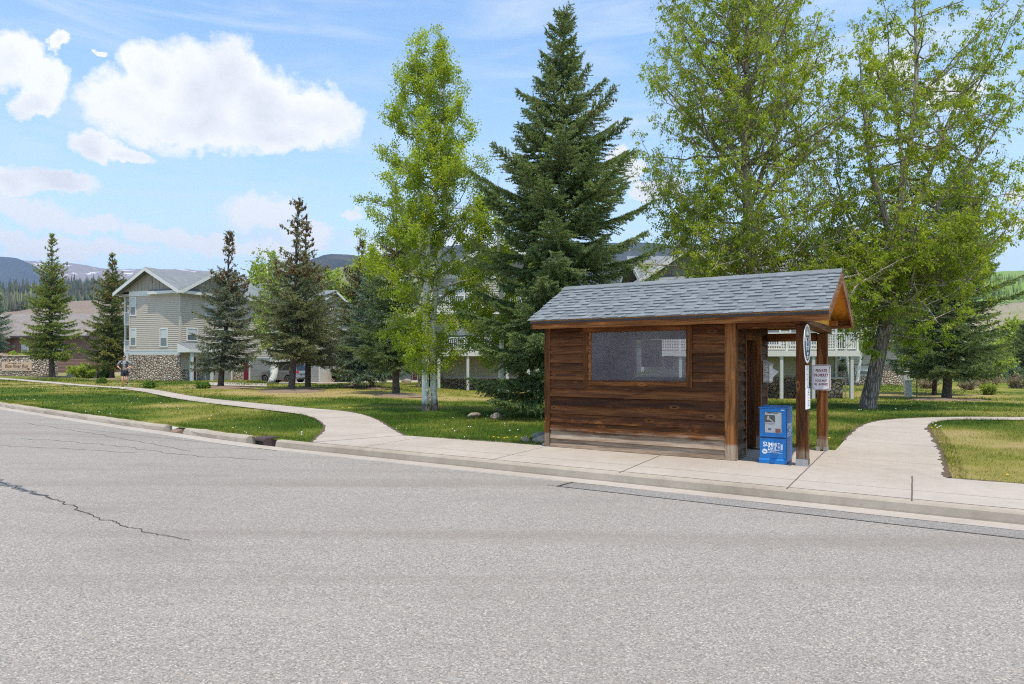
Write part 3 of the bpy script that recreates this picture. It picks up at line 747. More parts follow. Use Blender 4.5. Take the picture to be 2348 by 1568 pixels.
def build_grass():
    """grass blades standing on the lawn"""
    V = []; D = []; TT = []
    def sample(n, xr, yr):
        x = rng.uniform(*xr, n); y = rng.uniform(*yr, n); return x, y
    parts = []
    for n, xr, yr, wk, hk in ((115000, (2, 14), (6, 21), .8, 1.0), (62000, (-9, 3), (11, 21), 1.0, 1.0), (85000, (-24, 22), (19, 34), 1.5, 1.1), (60000, (-45, 34), (33, 66), 2.6, 1.25)):
        x, y = sample(n, xr, yr)
        k = (y > ykerb(x) + .28) & (np.abs(x / np.maximum(y, .1)) < .79)
        k &= ~in_poly(x, y, POLY_WALK) & ~in_poly(x, y, POLY_LP) & ~in_poly(x, y, POLY_RP)
        for c, r in MULCH: k &= ((x - c[0]) ** 2 + (y - c[1]) ** 2) > (r * (.75 + .25 * vnoise(x * 2, y * 2))) ** 2
        x = x[k]; y = y[k]
        d = dryness(x, y)
        thin = rng.random(len(x)) > sstep(.62, 1.0, d) * .75
        x = x[thin]; y = y[thin]; d = d[thin]
        h = rng.uniform(.025, .065, len(x)) * hk * (1.35 - .7 * d) * (.6 + .9 * fbm(x * .9, y * .9, 2))
        tall = rng.random(len(x)) < .012; h[tall] *= 1.9
        w = rng.uniform(.005, .010, len(x)) * wk * np.maximum(1, y / 16)
        az = rng.uniform(0, 2 * np.pi, len(x)); la = rng.uniform(0, 2 * np.pi, len(x)); ln = rng.uniform(.1, .9, len(x)) * h
        z = terrain(x, y) - .012
        a = np.stack([x - np.cos(az) * w / 2, y - np.sin(az) * w / 2, z], -1)
        b = np.stack([x + np.cos(az) * w / 2, y + np.sin(az) * w / 2, z], -1)
        c = np.stack([x + np.cos(la) * ln, y + np.sin(la) * ln, z + h], -1)
        parts.append((np.stack([a, b, c], 1).reshape(-1, 3), d, rng.random(len(x))))
    for poly, sg, n, hh in ((RR, 1, 5200, .075), (RL, -1, 5200, .085), (PI, 1, 5200, .06), (PO, -1, 4200, .06), ([tuple(UV(u, 2.1).xy) for u in (-1.73, -4, -9)], 1, 2600, .07), ([tuple(UV(u, v).xy) for u, v in ((4.95, 2.42), (6.2, 2.42), (8.3, 2.12))], -1, 3200, .085), ([tuple(UV(4.9, v).xy) for v in (2.5, 3.4, 4.6)], 1, 1800, .10), ([tuple(UV(u, 4.55).xy) for u in (.0, 2.4, 4.8)], -1, 2600, .11), ([(p.x, p.y) for p in KL if -26 < p.x < -4.2], 9, 7000, .065)):
        q = resample([tuple(a) for a in poly], 300) if len(poly) < 200 else poly
        A = np.array(q, float); i = rng.integers(0, len(A) - 1, n); d = A[np.minimum(i + 1, len(A) - 1)] - A[i]; ln = np.linalg.norm(d, axis=1, keepdims=True)
        nn = np.stack([-d[:, 1], d[:, 0]], -1) / np.maximum(ln, 1e-6)
        if sg == 9: nn = np.where(nn[:, 1:2] < 0, -nn, nn); off = rng.uniform(.22, .50, n)
        else: nn = nn * -sg; off = rng.uniform(-.01, .26, n) ** 1.0
        pt = A[i] + d * rng.random((n, 1)) + nn * off[:, None]
        x, y = pt[:, 0], pt[:, 1]
        k = (y > 5) & (y < 40) & (fbm(x * 1.3, y * 1.3, 2) > .36) & ~in_poly(x, y, POLY_WALK) & ~in_poly(x, y, POLY_LP) & ~in_poly(x, y, POLY_RP); x, y = x[k], y[k]; n = len(x)
        dd = dryness(x, y) * .75; h = rng.uniform(.45, 1.25, n) * hh; w = rng.uniform(.005, .009, n) * np.maximum(1, y / 14)
        az = rng.uniform(0, 6.28, n); la = rng.uniform(0, 6.28, n); le = rng.uniform(.1, .8, n) * h; z = terrain(x, y) - .012
        parts.append((np.stack([np.stack([x - np.cos(az) * w / 2, y - np.sin(az) * w / 2, z], -1), np.stack([x + np.cos(az) * w / 2, y + np.sin(az) * w / 2, z], -1), np.stack([x + np.cos(la) * le, y + np.sin(la) * le, z + h], -1)], 1).reshape(-1, 3), dd, rng.random(n)))
    V = np.concatenate([p[0] for p in parts]); d = np.concatenate([p[1] for p in parts]); t = np.concatenate([p[2] for p in parts])
    o = npmesh('grass', V, np.arange(len(V)).reshape(-1, 3), MAT['blade'], attrs={'dry': ('FACE', d), 'tint': ('FACE', t)})
    o['kind'] = 'stuff'; o['label'] = 'short patchy green and straw coloured lawn grass'

MULCH = []
def mulch_bed(px, py, r):
    c = G(px, py); MULCH.append(((c.x, c.y), r)); return c
def build_mulch(beds):
    for c, r in beds:
        m = MB(); n = 26
        vs = [(c.x, c.y, c.z + .10)]
        for ring, (f, h) in enumerate(((.35, .085), (.7, .05), (1.0, -.02))):
            for k in range(n):
                a = 2 * math.pi * k / n; rr = r * f * (.8 + .4 * float(vnoise(math.cos(a) * 1.6 + c.x, math.sin(a) * 1.6 + c.y)))
                vs.append((c.x + math.cos(a) * rr, c.y + math.sin(a) * rr * 1.0, float(terrain(c.x, c.y)) + h + (float(vnoise(k * 1.7, ring + c.x)) - .5) * .03))
        fs = [(0, 1 + k, 1 + (k + 1) % n) for k in range(n)]
        for ring in range(2):
            b = 1 + ring * n
            fs += [(b + k, b + n + k, b + n + (k + 1) % n, b + (k + 1) % n) for k in range(n)]
        m.add(vs, fs, 0); m.build('mulch_ground', MAT['mulch'], smooth=True)['kind'] = 'structure'

# ------------------------------------------------------------------ hills
def hill(name, prof, D, depth, mat, foot=-1.0, rough=1.0, seed=0, n=160, rows=26):
    """prof: photo pixels of the skyline at distance D; the slope runs down towards the viewer over 'depth' metres and down again behind"""
    px = np.array([p[0] for p in prof], float); py = np.array([p[1] for p in prof], float)
    s = np.linspace(px[0], px[-1], n); crest = np.interp(s, px, py)
    ang = (s - CX) / FP
    t = np.concatenate([np.linspace(0, 1, rows), 1 + np.linspace(.08, .5, 6)])
    S, T = np.meshgrid(np.arange(n), t, indexing='ij')
    Yc = D
    zc = CAMZ + (HY - crest) / FP * Yc
    Y = D - depth * (1 - T)
    X = ang[S] * D * (1 - .25 * (1 - T))
    f = np.where(T <= 1, T * (1.35 - .35 * T), 1 - (T - 1) * .9)
    f = np.where(T <= 1, np.minimum(f, 1), f)
    Z = foot + (zc[S] - foot) * f
    k = (zc.max() - foot) * .16 * rough
    env = np.where(T <= 1, np.sin(np.clip(T, 0, 1) * np.pi), 0) + .10
    Z = Z + (fbm(X / depth * 7 + seed, Y / depth * 7 + seed, 5) - .5) * k * env * 2
    V = np.stack([X, Y, Z], -1).reshape(-1, 3)
    I = np.arange(S.size).reshape(S.shape)
    F_ = np.stack([I[:-1, :-1], I[1:, :-1], I[1:, 1:], I[:-1, 1:]], -1).reshape(-1, 4)
    o = npmesh(name, V, F_, mat, smooth=True); o['kind'] = 'structure'
    return o

def hillmat(name, cols, scale, snow=0.0, spots=None, sz=None):
    t = NT(name); o = t.obj()
    n = t.noise(o, scale, 7, .62); f = t.noise(t.map(o, (1, 1, .6)), scale * 22, 3, .7)
    c = t.ramp(t.math('ADD', t.math('MULTIPLY', n, .7), t.math('MULTIPLY', f, .3)), [(.32 + .36 * i / (len(cols) - 1), k) for i, k in enumerate(cols)])
    if snow:
        z = t.xyz(o)[2]
        sn = t.noise(t.map(o, (1, 1, 2.2), rot=(0, 0, R(30))), scale * 5, 6, .6)
        zz = t.math('ADD', z, t.math('MULTIPLY', t.math('SUBTRACT', n, .5), sz * .35))
        up = t.ramp(t.math('DIVIDE', zz, sz), [(.72, 0.0), (.80, 1.0)])
        c = t.mix(up, c, t.mix(n, (.24, .20, .18), (.34, .29, .26)))
        c = t.mix(t.math('MULTIPLY', up, t.ramp(sn, [(.575, 0.0), (.60, 1.0)])), c, (.85, .86, .9))
    return t.done(c, .95, t.bump(f, .6, 1 / scale * .2), Specular_IOR_Level=.05)

def build_hills():
    hill('mountain', [(-900, 560), (-400, 575), (-200, 586), (0, 590), (53, 597), (82, 599), (121, 604), (162, 603.6), (197, 608), (236, 615.7), (325, 616), (365, 619), (408, 617.5), (451, 620), (479, 622.7), (560, 632), (640, 648), (760, 690), (900, 740)], 5200, 2600, hillmat('far_mountain', [(.035, .055, .065), (.06, .08, .085), (.085, .095, .09)], .0016, 1.0, sz=700), -40, .6, 3)
    hill('mountain', [(-900, 575), (-300, 580), (0, 589), (40, 592), (70, 604), (110, 628), (150, 648), (190, 662), (230, 680), (300, 720)], 4300, 1500, hillmat('forest_mountain', [(.03, .05, .06), (.05, .068, .075), (.065, .08, .08)], .003), -40, .5, 5)
    hill('hill', [(-900, 640), (-200, 655), (0, 662), (60, 663), (120, 657), (200, 647), (260, 640), (330, 646), (420, 660), (560, 690), (700, 720), (800, 770)], 900, 500, hillmat('scrub_hill', [(.06, .075, .05), (.10, .10, .075), (.14, .13, .095), (.16, .18, .09)], .012), -5, .9, 8)
    hill('hill', [(-600, 720), (-100, 712), (0, 716), (60, 712), (120, 700), (170, 690), (230, 688), (300, 696), (400, 720), (520, 760)], 260, 120, hillmat('field_hill', [(.22, .17, .14), (.28, .22, .18), (.32, .27, .21)], .03), -1, .4, 9)
    hill('hill', [(540, 660), (620, 645), (690, 618), (720, 594), (738, 584), (760, 581), (800, 583), (840, 590), (900, 580), (1000, 566), (1100, 556), (1200, 552), (1350, 556), (1500, 558), (1600, 572), (1700, 590), (1850, 615), (2000, 650)], 2600, 1300, hillmat('conifer_hill', [(.03, .042, .045), (.055, .065, .062), (.10, .10, .085)], .006), -10, .7, 12)
    hill('hill', [(520, 690), (600, 665), (690, 650), (740, 630), (780, 612), (830, 602), (900, 596), (1000, 600), (1150, 620), (1300, 650), (1500, 700)], 1100, 600, hillmat('sage_hill', [(.17, .18, .09), (.22, .23, .11), (.28, .27, .15)], .01), -5, .5, 14)
    hill('hill', [(1900, 700), (2050, 660), (2150, 640), (2230, 628), (2300, 622), (2347, 622), (2450, 615), (2700, 600), (3200, 590)], 1300, 700, hillmat('spring_hill', [(.14, .22, .05), (.19, .30, .06), (.24, .35, .08), (.22, .22, .13)], .008), -5, .6, 21)
    hill('hill', [(1900, 760), (2100, 735), (2200, 715), (2290, 700), (2347, 692), (2500, 680), (3000, 660)], 420, 220, hillmat('tan_slope', [(.30, .25, .17), (.36, .31, .21), (.26, .27, .13)], .02), -2, .4, 23)

def far_woods():
    """conifers and bare aspens on the low hill at the left, one mass"""
    V = []; Fc = []; T = []
    def band(n, x0, x1, ylo, D, hgt, z):
        for _ in range(n):
            px = random.uniform(x0, x1); Y = D * random.uniform(.92, 1.06)
            py = ylo + random.uniform(-9, 12)
            p = P(px, py, Y); h = hgt * random.uniform(.5, 1.2); r = h * random.uniform(.12, .2)
            b = len(V); a0 = random.random() * 6
            for k in range(5): V.append((p.x + math.cos(a0 + k * 1.257) * r, p.y + math.sin(a0 + k * 1.257) * r, p.z - h * .2))
            V.append((p.x, p.y, p.z + h))
            for k in range(5): Fc.append((b + k, b + (k + 1) % 5, b + 5)); T.append(random.random() if z else random.random() * .5)
    band(420, -60, 330, 668, 700, 9, 0); band(500, -60, 330, 690, 520, 7, 1); band(300, -60, 120, 700, 400, 7, 1); band(160, 120, 330, 655, 800, 9, 0)
    o = npmesh('far_forest', V, Fc, foliage('far_forest_foliage', [(.03, .045, .035), (.055, .065, .05), (.10, .105, .075), (.15, .19, .075)], .05), attrs={'tint': ('FACE', T)})
    o['kind'] = 'stuff'; o['label'] = 'distant mixed forest on the low hill at the left'
    V.clear(); Fc.clear(); T.clear()
    band(260, 2180, 2420, 646, 900, 9, 0); band(500, 2150, 2420, 672, 640, 9, 1)
    o = npmesh('far_forest', V, Fc, foliage('far_spring_foliage', [(.05, .08, .04), (.15, .25, .05), (.22, .33, .07), (.26, .36, .09)], .1), attrs={'tint': ('FACE', T)})
    o['kind'] = 'stuff'; o['label'] = 'bright green spring wood on the far right hillside'
SHR = -(math.pi / 2 - KA)
def SH(x, y, z=0.0):
    """shelter frame (x to the right along the kerb, y away from the road) to the world"""
    return UV(-x, y, z)

def build_shelter():
    t = empty('bus_shelter', KO, SHR, 'brown stained wooden bus shelter with grey shingled gable roof on the pavement', 'bus shelter')
    XL, XR, Y0, Y1 = -4.78, -1.20, 2.18, 4.44
    Z1 = 2.27
    def laps(m, lines, axis, plane, out, z1=Z1, exp=.16):
        """lapped boards along axis; lines(z) gives the spans that a board at height z covers"""
        n = int(math.ceil(z1 / exp))
        for i in range(n):
            a = i * exp + .004; b = min(a + exp + .012, z1)
            for s0, s1 in lines(a + exp / 2):
                k = .050 + random.uniform(-.004, .004)
                # wedge section: thick at the bottom edge
                q = [(plane, a), (plane + out * k, a), (plane + out * .012, b), (plane, b)]
                g = random.uniform(-.002, .002)
                if axis == 0: m.prism([(s0, y, z + g) for y, z in q], (s1 - s0, 0, 0))
                else: m.prism([(x, s0, z + g) for x, z in q], (0, s1 - s0, 0))
    WX0, WX1, WZ0, WZ1 = -3.86, -2.03, 1.26, 2.17
    random.seed(21)
    m = MB()
    def fl(z):
        if WZ0 < z < WZ1: return [(XL + .1, WX0), (WX1, -1.36)]
        return [(XL + .1, -1.36)]
    laps(m, fl, 0, Y0 + .012, -1)
    m.build('front_wall', MAT['wall'], t)
    m = MB(); m.box(XL + .02, WX0, Y0 + .0125, Y0 + .06, 0.01, Z1); m.box(WX1, XR - .02, Y0 + .0125, Y0 + .06, 0.01, Z1)
    m.box(WX0, WX1, Y0 + .0125, Y0 + .06, .01, WZ0); m.box(WX0, WX1, Y0 + .0125, Y0 + .06, WZ1, Z1)
    m.build('inner_wall', MAT['inner'], t)
    m = MB()
    def bl(z):
        if 1.26 < z < 2.13: return [(XL + .08, -3.88), (-2.45, XR - .05)]
        return [(XL + .08, XR - .05)]
    laps(m, bl, 0, Y1 - .02, 1)
    m.box(XL + .03, -3.88, Y1 - .06, Y1 - .0205, .01, Z1); m.box(-2.45, XR - .03, Y1 - .06, Y1 - .0205, .01, Z1)
    m.box(-3.88, -2.45, Y1 - .06, Y1 - .0205, .01, 1.26); m.box(-3.88, -2.45, Y1 - .06, Y1 - .0205, 2.13, Z1)
    m.build('back_wall', MAT['wall'], t)
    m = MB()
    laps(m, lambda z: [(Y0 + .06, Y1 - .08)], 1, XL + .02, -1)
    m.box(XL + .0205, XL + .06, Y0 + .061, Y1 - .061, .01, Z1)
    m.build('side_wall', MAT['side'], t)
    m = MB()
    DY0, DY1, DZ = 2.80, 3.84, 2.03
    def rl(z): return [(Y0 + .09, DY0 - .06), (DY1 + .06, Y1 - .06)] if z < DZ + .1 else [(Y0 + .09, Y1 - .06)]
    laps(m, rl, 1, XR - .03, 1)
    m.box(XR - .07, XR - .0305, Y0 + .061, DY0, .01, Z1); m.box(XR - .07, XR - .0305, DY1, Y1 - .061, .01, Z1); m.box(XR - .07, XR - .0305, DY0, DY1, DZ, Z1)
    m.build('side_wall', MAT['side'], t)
    # door opening lined with boards
    m = MB()
    m.box(XR - .10, XR + .02, DY0 - .055, DY0 + .02, .02, DZ + .09); m.box(XR - .10, XR + .02, DY1 - .02, DY1 + .055, .02, DZ + .09)
    m.box(XR - .10, XR + .018, DY0 + .021, DY1 - .021, DZ - .03, DZ + .092)
    m.build('door_frame', MAT['post'], t, bevel=.004)
    # boarded partition seen through the doorway, and a seat
    m = MB()
    m.box(-1.42, -1.262, 3.80, 3.83, .05, 2.0)
    m.build('partition', MAT['inner'], t)
    m = MB(); m.box(XL + .1, -2.0, 3.95, 4.36, .42, .46); m.box(XL + .1, -2.0, 3.98, 4.01, .0, .42)
    m.build('seat', MAT['beamx'], t)
    # corner boards
    m = MB(); m.box(XL - .02, XL + .105, Y0 - .035, Y0 + .01, .0, Z1); m.box(XL - .022, XL + .018, Y0 - .034, Y0 + .06, .001, Z1 - .001)
    m.build('corner_board', MAT['post'], t, bevel=.005)
    m = MB(); m.box(-1.375, -1.20, Y0 - .035, Y0 + .012, .0, Z1); m.box(-1.24, -1.185, Y0 - .033, Y0 + .09, .001, Z1 - .001)
    m.build('corner_board', MAT['post'], t, bevel=.005)
    m = MB(); m.box(XR - .06, XR + .008, Y1 - .06, Y1 + .015, .0, Z1)
    m.build('corner_board', MAT['post'], t, bevel=.005)
    m = MB(); m.box(XL - .02, XL + .06, Y1 - .06, Y1 + .015, .0, Z1)
    m.build('corner_board', MAT['post'], t, bevel=.005)
    # front window
    m = MB(); f = .09
    m.box(WX0 - .11, WX0 - .02, Y0 - .045, Y0 + .02, WZ0 - .09, WZ1 - .015); m.box(WX1 + .02, WX1 + .11, Y0 - .045, Y0 + .02, WZ0 - .09, WZ1 + .075)
    w = empty('window'); w.parent = t; m.parts('frame', MAT['post'], w, .005)
    m = MB(); m.box(WX0 - .02, WX1 + .02, Y0 - .038, Y0 + .02, WZ0 - .075, WZ0 - .002); m.box(WX0 - .13, WX1 + .02, Y0 - .040, Y0 + .02, WZ1 - .012, WZ1 + .085)
    m.parts('frame', MAT['beamx'], w, .004)
    m = MB(); m.box(WX0 - .019, WX1 + .019, Y0 - .026, Y0 + .03, WZ0 - .0015, WZ0 + .018); m.box(WX0 - .019, WX0 + .035, Y0 - .024, Y0 + .03, WZ0 + .0185, WZ1 - .013)
    m.parts('stop_bead', MAT['beamx'], w)
    m = MB(); m.box(WX0 + .0355, WX1 + .0195, Y0 - .004, Y0 + .002, WZ0 + .0185, WZ1 - .0125)
    m.build('pane', MAT['plexi'], w)
    # back window
    m = MB(); b0, b1, bz0, bz1 = -3.88, -2.45, 1.26, 2.13
    m.box(b0 - .05, b0, Y1 - .07, Y1 + .03, bz0 - .05, bz1 + .05); m.box(b1, b1 + .05, Y1 - .07, Y1 + .03, bz0 - .05, bz1 + .05)
    m.box(b0, b1, Y1 - .07, Y1 + .03, bz0 - .05, bz0); m.box(b0, b1, Y1 - .07, Y1 + .03, bz1, bz1 + .05)
    w2 = m.build('window', MAT['beamx'], t)
    m = MB(); m.box(b0 - .001, b1 + .001, Y1 - .036, Y1 - .030, bz0 - .001, bz1 + .001); m.build('pane', MAT['plexi2'], w2)
    # posts with steel shoes
    for (x0, x1, y0, y1, nm) in ((-.275, -.105, 2.16, 2.33, 'front'), (-.30, -.13, 4.26, 4.43, 'back')):
        m = MB(); zt = 2.205 if nm == 'front' else 2.13
        m.box(x0, x1, y0, y1, .018, zt)
        p = m.build('post', MAT['post'], t, bevel=.008)
        m = MB()
        if nm == 'front':
            m.box(x0 - .006, x1 + .006, y0 - .006, y0, .0, .105); m.box(x0 - .006, x1 + .006, y1, y1 + .006, .0, .105); m.box(x0 - .004, x1 + .004, y0 + .001, y1 - .001, .0, .016)
            m.cyl(((x0 + x1) / 2, y0 - .01, .06), (0, 1, 0), .012, .014, 8)
        else:
            for a in (x0 - .004, x1 - .056): m.box(a, a + .06, y0 - .012, y1 + .006, .0, .075)
        m.build('post_base', MAT['metal'], p) if nm == 'front' else m.parts('post_base', MAT['metal'], p)
    # beams
    m = MB(); m.box(XL - .10, .03, Y0 - .06, Y0 + .05, 2.272, 2.36)
    m.build('plate_beam', MAT['beamx'], t, bevel=.006)
    m = MB(); m.box(XL - .1, .03, Y1 - .1, Y1 + .01, 2.272, 2.36)
    m.build('plate_beam', MAT['beamx'], t, bevel=.006)
    m = MB(); m.box(-1.18, -.28, Y0 - .02, Y0 + .06, 2.16, 2.268)
    m.build('header_beam', MAT['beamx'], t, bevel=.005)
    m = MB(); m.box(-1.18, -.31, Y1 - .12, Y1 - .02, 2.0, 2.15)
    m.build('header_beam', MAT['beamx'], t, bevel=.005)
    m = MB(); m.prism([(-.285, 1.98, 2.27), (-.285, 1.98, 2.22), (-.285, 2.16, 2.21), (-.285, 4.50, 2.135), (-.285, 4.50, 2.27)], (.205, 0, 0))
    m.build('cross_beam', MAT['beamy'], t, bevel=.006)
    # roof
    E0, EZ, RY, RZ, E1 = 1.84, 2.40, 3.31, 3.14, 4.80
    RX0, RX1 = -4.99, .245
    def deck(y0, z0, y1, z1):
        d = Vector((0, y1 - y0, z1 - z0)).normalized(); nn = Vector((0, -d.z, d.y)) if d.y > 0 else Vector((0, d.z, -d.y))
        return d, nn
    roof = None
    m = MB()
    for (ya, yb) in ((E0, RY), (E1, RY)):
        a = Vector((RX0 + .06, ya, EZ - .012)); b = Vector((RX1 - .03, ya, EZ - .012)); c = Vector((RX1 - .03, yb, RZ - .012)); d = Vector((RX0 + .06, yb, RZ - .012))
        dn = Vector((0, 0, -.022))
        m.hexa([a + dn, b + dn, c + dn, d + dn, a, b, c, d] if ya < yb else [b + dn, a + dn, d + dn, c + dn, b, a, d, c])
    roof = m.build('roof', MAT['gable'], t)
    random.seed(4)
    m = MB(); SLEN = math.hypot(RY - E0, RZ - EZ); n = 12; ex = SLEN / n
    for (ya, yb) in ((E0 - .03, RY), (E1 + .03, RY)):
        d, nn = deck(ya, EZ - .012, yb, RZ)
        o = Vector((0, ya, EZ - .012))
        for r in range(n):
            x = RX0 + random.uniform(-.15, 0)
            tall = random.random() < .5
            while x < RX1:
                w = random.choice((.08, .11, .14, .165, .19, .23))
                xa = max(x, RX0); xb = min(x + w, RX1); x += w
                tall = not tall if random.random() < .8 else tall
                if xb - xa < .01: continue
                th = (.027 if tall else .011) + random.uniform(-.001, .001)
                s0 = r * ex - (.004 if tall else -.006) + random.uniform(-.002, .002); s1 = (r + 1) * ex + .02
                q = [o + d * s0 + nn * .002, o + d * s1 + nn * .001, o + d * s1 + nn * .004, o + d * s0 + nn * th]
                tt = min(1, max(0, (.62 if tall else .25) + random.uniform(-.34, .34)))
                m.prism([Vector((xa + .0008, p.y, p.z)) for p in q], (xb - xa - .0016, 0, 0), 0, tt)
    # ridge caps
    x = RX0
    while x < RX1 - .01:
        w = min(.28, RX1 - x)
        for (ya, sg) in ((RY - .14, 1), (RY + .14, -1)):
            zc = RZ - .14 * (RZ - EZ) / (RY - E0)
            a = [Vector((x, ya, zc + .016)), Vector((x, RY, RZ + .022)), Vector((x, RY, RZ + .036)), Vector((x, ya, zc + .030))]
            m.prism(a, (w - .003, 0, .0), 0, random.uniform(.15, .55))
        x += w
    m.build('shingles', MAT['shingle'], roof)
    # drip edge, fascia and barge boards
    m = MB(); m.box(RX0 + .05, RX1 - .005, E0 - .018, E0 + .002, 2.335, 2.376)
    m.build('drip_edge', MAT['darkbrown'], roof)
    m = MB(); m.box(RX0 + .10, RX1 - .02, E0 + .003, E0 + .045, 2.235, 2.374)
    m.build('fascia', MAT['beamx'], t, bevel=.004)
    m = MB(); m.box(RX0 + .10, RX1 - .02, E1 - .045, E1 - .003, 2.235, 2.374)
    m.build('fascia', MAT['beamx'], t, bevel=.004)
    m = MB(); m.box(RX0 + .1, -.13, E0 + .0455, Y0 - .062, 2.262, 2.271); m.box(RX0 + .1, -.13, Y1 + .012, E1 - .046, 2.262, 2.271)
    m.parts('soffit', MAT['beamx'], t)
    for xx in (RX1 - .028, RX0 + .06):
        for (ya, sg) in ((E0, 1), (E1, -1)):
            m = MB()
            q = [(ya, EZ - .040), (RY, RZ - .04), (RY, RZ - .205), (ya + sg * .01, EZ - .165)]
            m.prism([(xx, y, z) for y, z in (q if sg > 0 else q[::-1])], (.028, 0, 0))
            m.build('barge_board', MAT['bargewood'], t)
    m = MB()
    for xx in (-.13, XL + .03):
        m.prism([(xx, E0 + .07, 2.275), (xx, E1 - .07, 2.275), (xx, RY, RZ - .06)], (.03, 0, 0))
    m.parts('gable_panel', MAT['gable'], t)
    m = MB(); m.box(-.10, RX1 - .03, E1 - .30, E1 - .05, 2.255, 2.268)
    m.build('soffit', MAT['beamy'], t)

def build_box():
    c = SH(-.83, 2.16)
    t = empty('newspaper_box', c, SHR, 'bright blue metal newspaper vending box standing in the shelter opening', 'newspaper box')
    W_, D_, H_ = .42, .44, .895
    m = MB()
    m.box(0, W_, .03, D_, .03, H_ - .004)
    b = m.build('body', MAT['blue'], t, bevel=.006)
    m = MB(); m.prism([(-.004, -.008, H_ - .018), (-.004, -.008, H_ - .002), (-.004, D_ + .004, H_ + .012), (-.004, D_ + .004, H_ - .01)], (W_ + .008, 0, 0))
    m.build('lid', MAT['blue'], t, bevel=.003)
    # door: a frame round the window
    wx0, wx1, wz0, wz1 = .075, .345, .487, .822
    m = MB()
    m.box(.012, wx0, .0, .029, .425, H_ - .022); m.box(wx1, W_ - .012, .0, .029, .425, H_ - .022)
    m.box(wx0, wx1, .0, .029, .425, wz0); m.box(wx0, wx1, .0, .029, wz1, H_ - .022)
    d = m.build('door', MAT['blue'], t, bevel=.002)
    m = MB(); m.box(wx0, wx1, .024, .0285, wz0, wz1); m.build('window_backing', MAT['black'], d)
    m = MB(); m.box(.33, .385, -.0025, -.0005, .850, .864); m.build('plate', MAT['white'], d)
    m = MB(); m.box(.02, W_ - .02, .006, .0295, .405, .4245); m.cyl((.08, .004, .413), (1, 0, 0), .007, .07, 8); m.cyl((.33, .004, .413), (1, 0, 0), .007, .07, 8)
    m.build('hinge', MAT['bluedark'], t)
    m = MB(); m.box(.012, W_ - .012, .006, .0292, .085, .404); m.build('front_panel', MAT['blue'], t, bevel=.003)
    m = MB(); m.prism([(.0, -.012, .0), (.0, -.012, .055), (.0, .006, .083), (.0, .029, .083), (.0, .029, .0)], (W_, 0, 0))
    m.build('kick_plate', MAT['blue'], t, bevel=.003)
    m = MB(); m.box(.004, W_ - .004, .0295, D_ - .004, .0, .0295); m.build('base', MAT['bluedark'], t)
    # lettering on the front
    rot = (R(90), 0, 0); y = .0045
    def tx(body, size, x, z, sx=1.0, off=.004, r=rot, name='lettering', yy=y, align='LEFT'):
        return text(name, body, size, MAT['signwhite'], t, (x, yy, z), r, sx, off, align)
    def slab(word, x0, x1, z0, z1, place, nm='lettering'):
        """bold letters with slab serifs, each fitted to its cell"""
        wd = dict(M=1.32, I=.55, W=1.4); tot = sum(wd.get(ch, 1.0) for ch in word); x = x0; k = (x1 - x0) / tot
        for ch in word:
            w = wd.get(ch, 1.0) * k; place(ch, x + w * .07, w * .86, z0, z1 - z0); x += w
    SER = dict(S=(), U=((.1, 1), (.9, 1)), M=((.1, 1), (.9, 1), (.1, 0), (.9, 0)), I=((.5, 1), (.5, 0)), T=((.5, 0),), D=((.08, 1), (.08, 0)), A=((.1, 0), (.9, 0)), L=((.15, 1), (.12, 0)), Y=((.1, 1), (.9, 1), (.5, 0)))
    def front(ch, x, w, z, h, par=None):
        text('lettering', ch, h * 1.42, MAT['signwhite'], t, (x + w / 2, y, z + h / 2), rot, offset=.0016, fit=w if ch != 'I' else w * .5)
        for f, top in SER[ch]: sm.box(x + w * f - w * .20, x + w * f + w * .20, y - .0014, y + .0005, z + (h - h * .11 if top else 0), z + (h if top else h * .11))
    sm = MB()
    slab('S', .056, .106, .262, .338, front); slab('UMMIT', .106, .322, .272, .330, front); slab('DAILY', .138, .322, .214, .268, front)
    sm.build('lettering', MAT['signwhite'], t)
    m = MB()
    m.box(.124, .350, y - .001, y + .0005, .2085, .2125); m.box(.124, .350, y - .001, y + .0005, .171, .1745)
    m.box(.3275, .3300, y - .001, y + .0005, .224, .318)
    m.box(.148, .156, y - .001, y + .0005, .187, .195)
    m.build('lettering', MAT['signwhite'], t)
    tx('NEWS', .036, .342, .272, .88, .0015, (R(90), R(90), 0), align='CENTER')
    tx('summitdaily.com', .019, .166, .190, 1.1, .0004)
    m = MB(); m.cyl((.086, y, .190), (0, 1, 0), .036, .003, 24)
    for k in range(24):
        a = 2 * math.pi * k / 24; m.cyl((.086 + .036 * math.cos(a), y, .190 + .036 * math.sin(a)), (0, 1, 0), .005, .003, 6)
    s = m.build('seal', MAT['signwhite'], t)
    text('lettering', 'FREE', .021, MAT['blue'], s, (.086, .002, .190), rot, 1.0, .001)
    # lettering on the right-hand side
    xs = W_ + .0008; r2 = (R(90), 0, R(90))
    def ty(body, size, yy, z, sx=1.0, off=.004): return text('lettering', body, size, MAT['signwhite'], t, (xs, yy, z), r2, sx, off, 'LEFT')
    def side(ch, x, w, z, h):
        text('lettering', ch, h * 1.42, MAT['signwhite'], t, (xs, x + w / 2, z + h / 2), r2, offset=.0016, fit=w if ch != 'I' else w * .5)
        for f, top in SER[ch]: sm.box(xs - .0005, xs + .0014, x + w * f - w * .20, x + w * f + w * .20, z + (h - h * .11 if top else 0), z + (h if top else h * .11))
    sm = MB()
    slab('S', .045, .105, .565, .645, side); slab('UMMIT', .105, .365, .575, .635, side); slab('DAILY', .140, .365, .508, .566, side)
    sm.build('lettering', MAT['signwhite'], t)
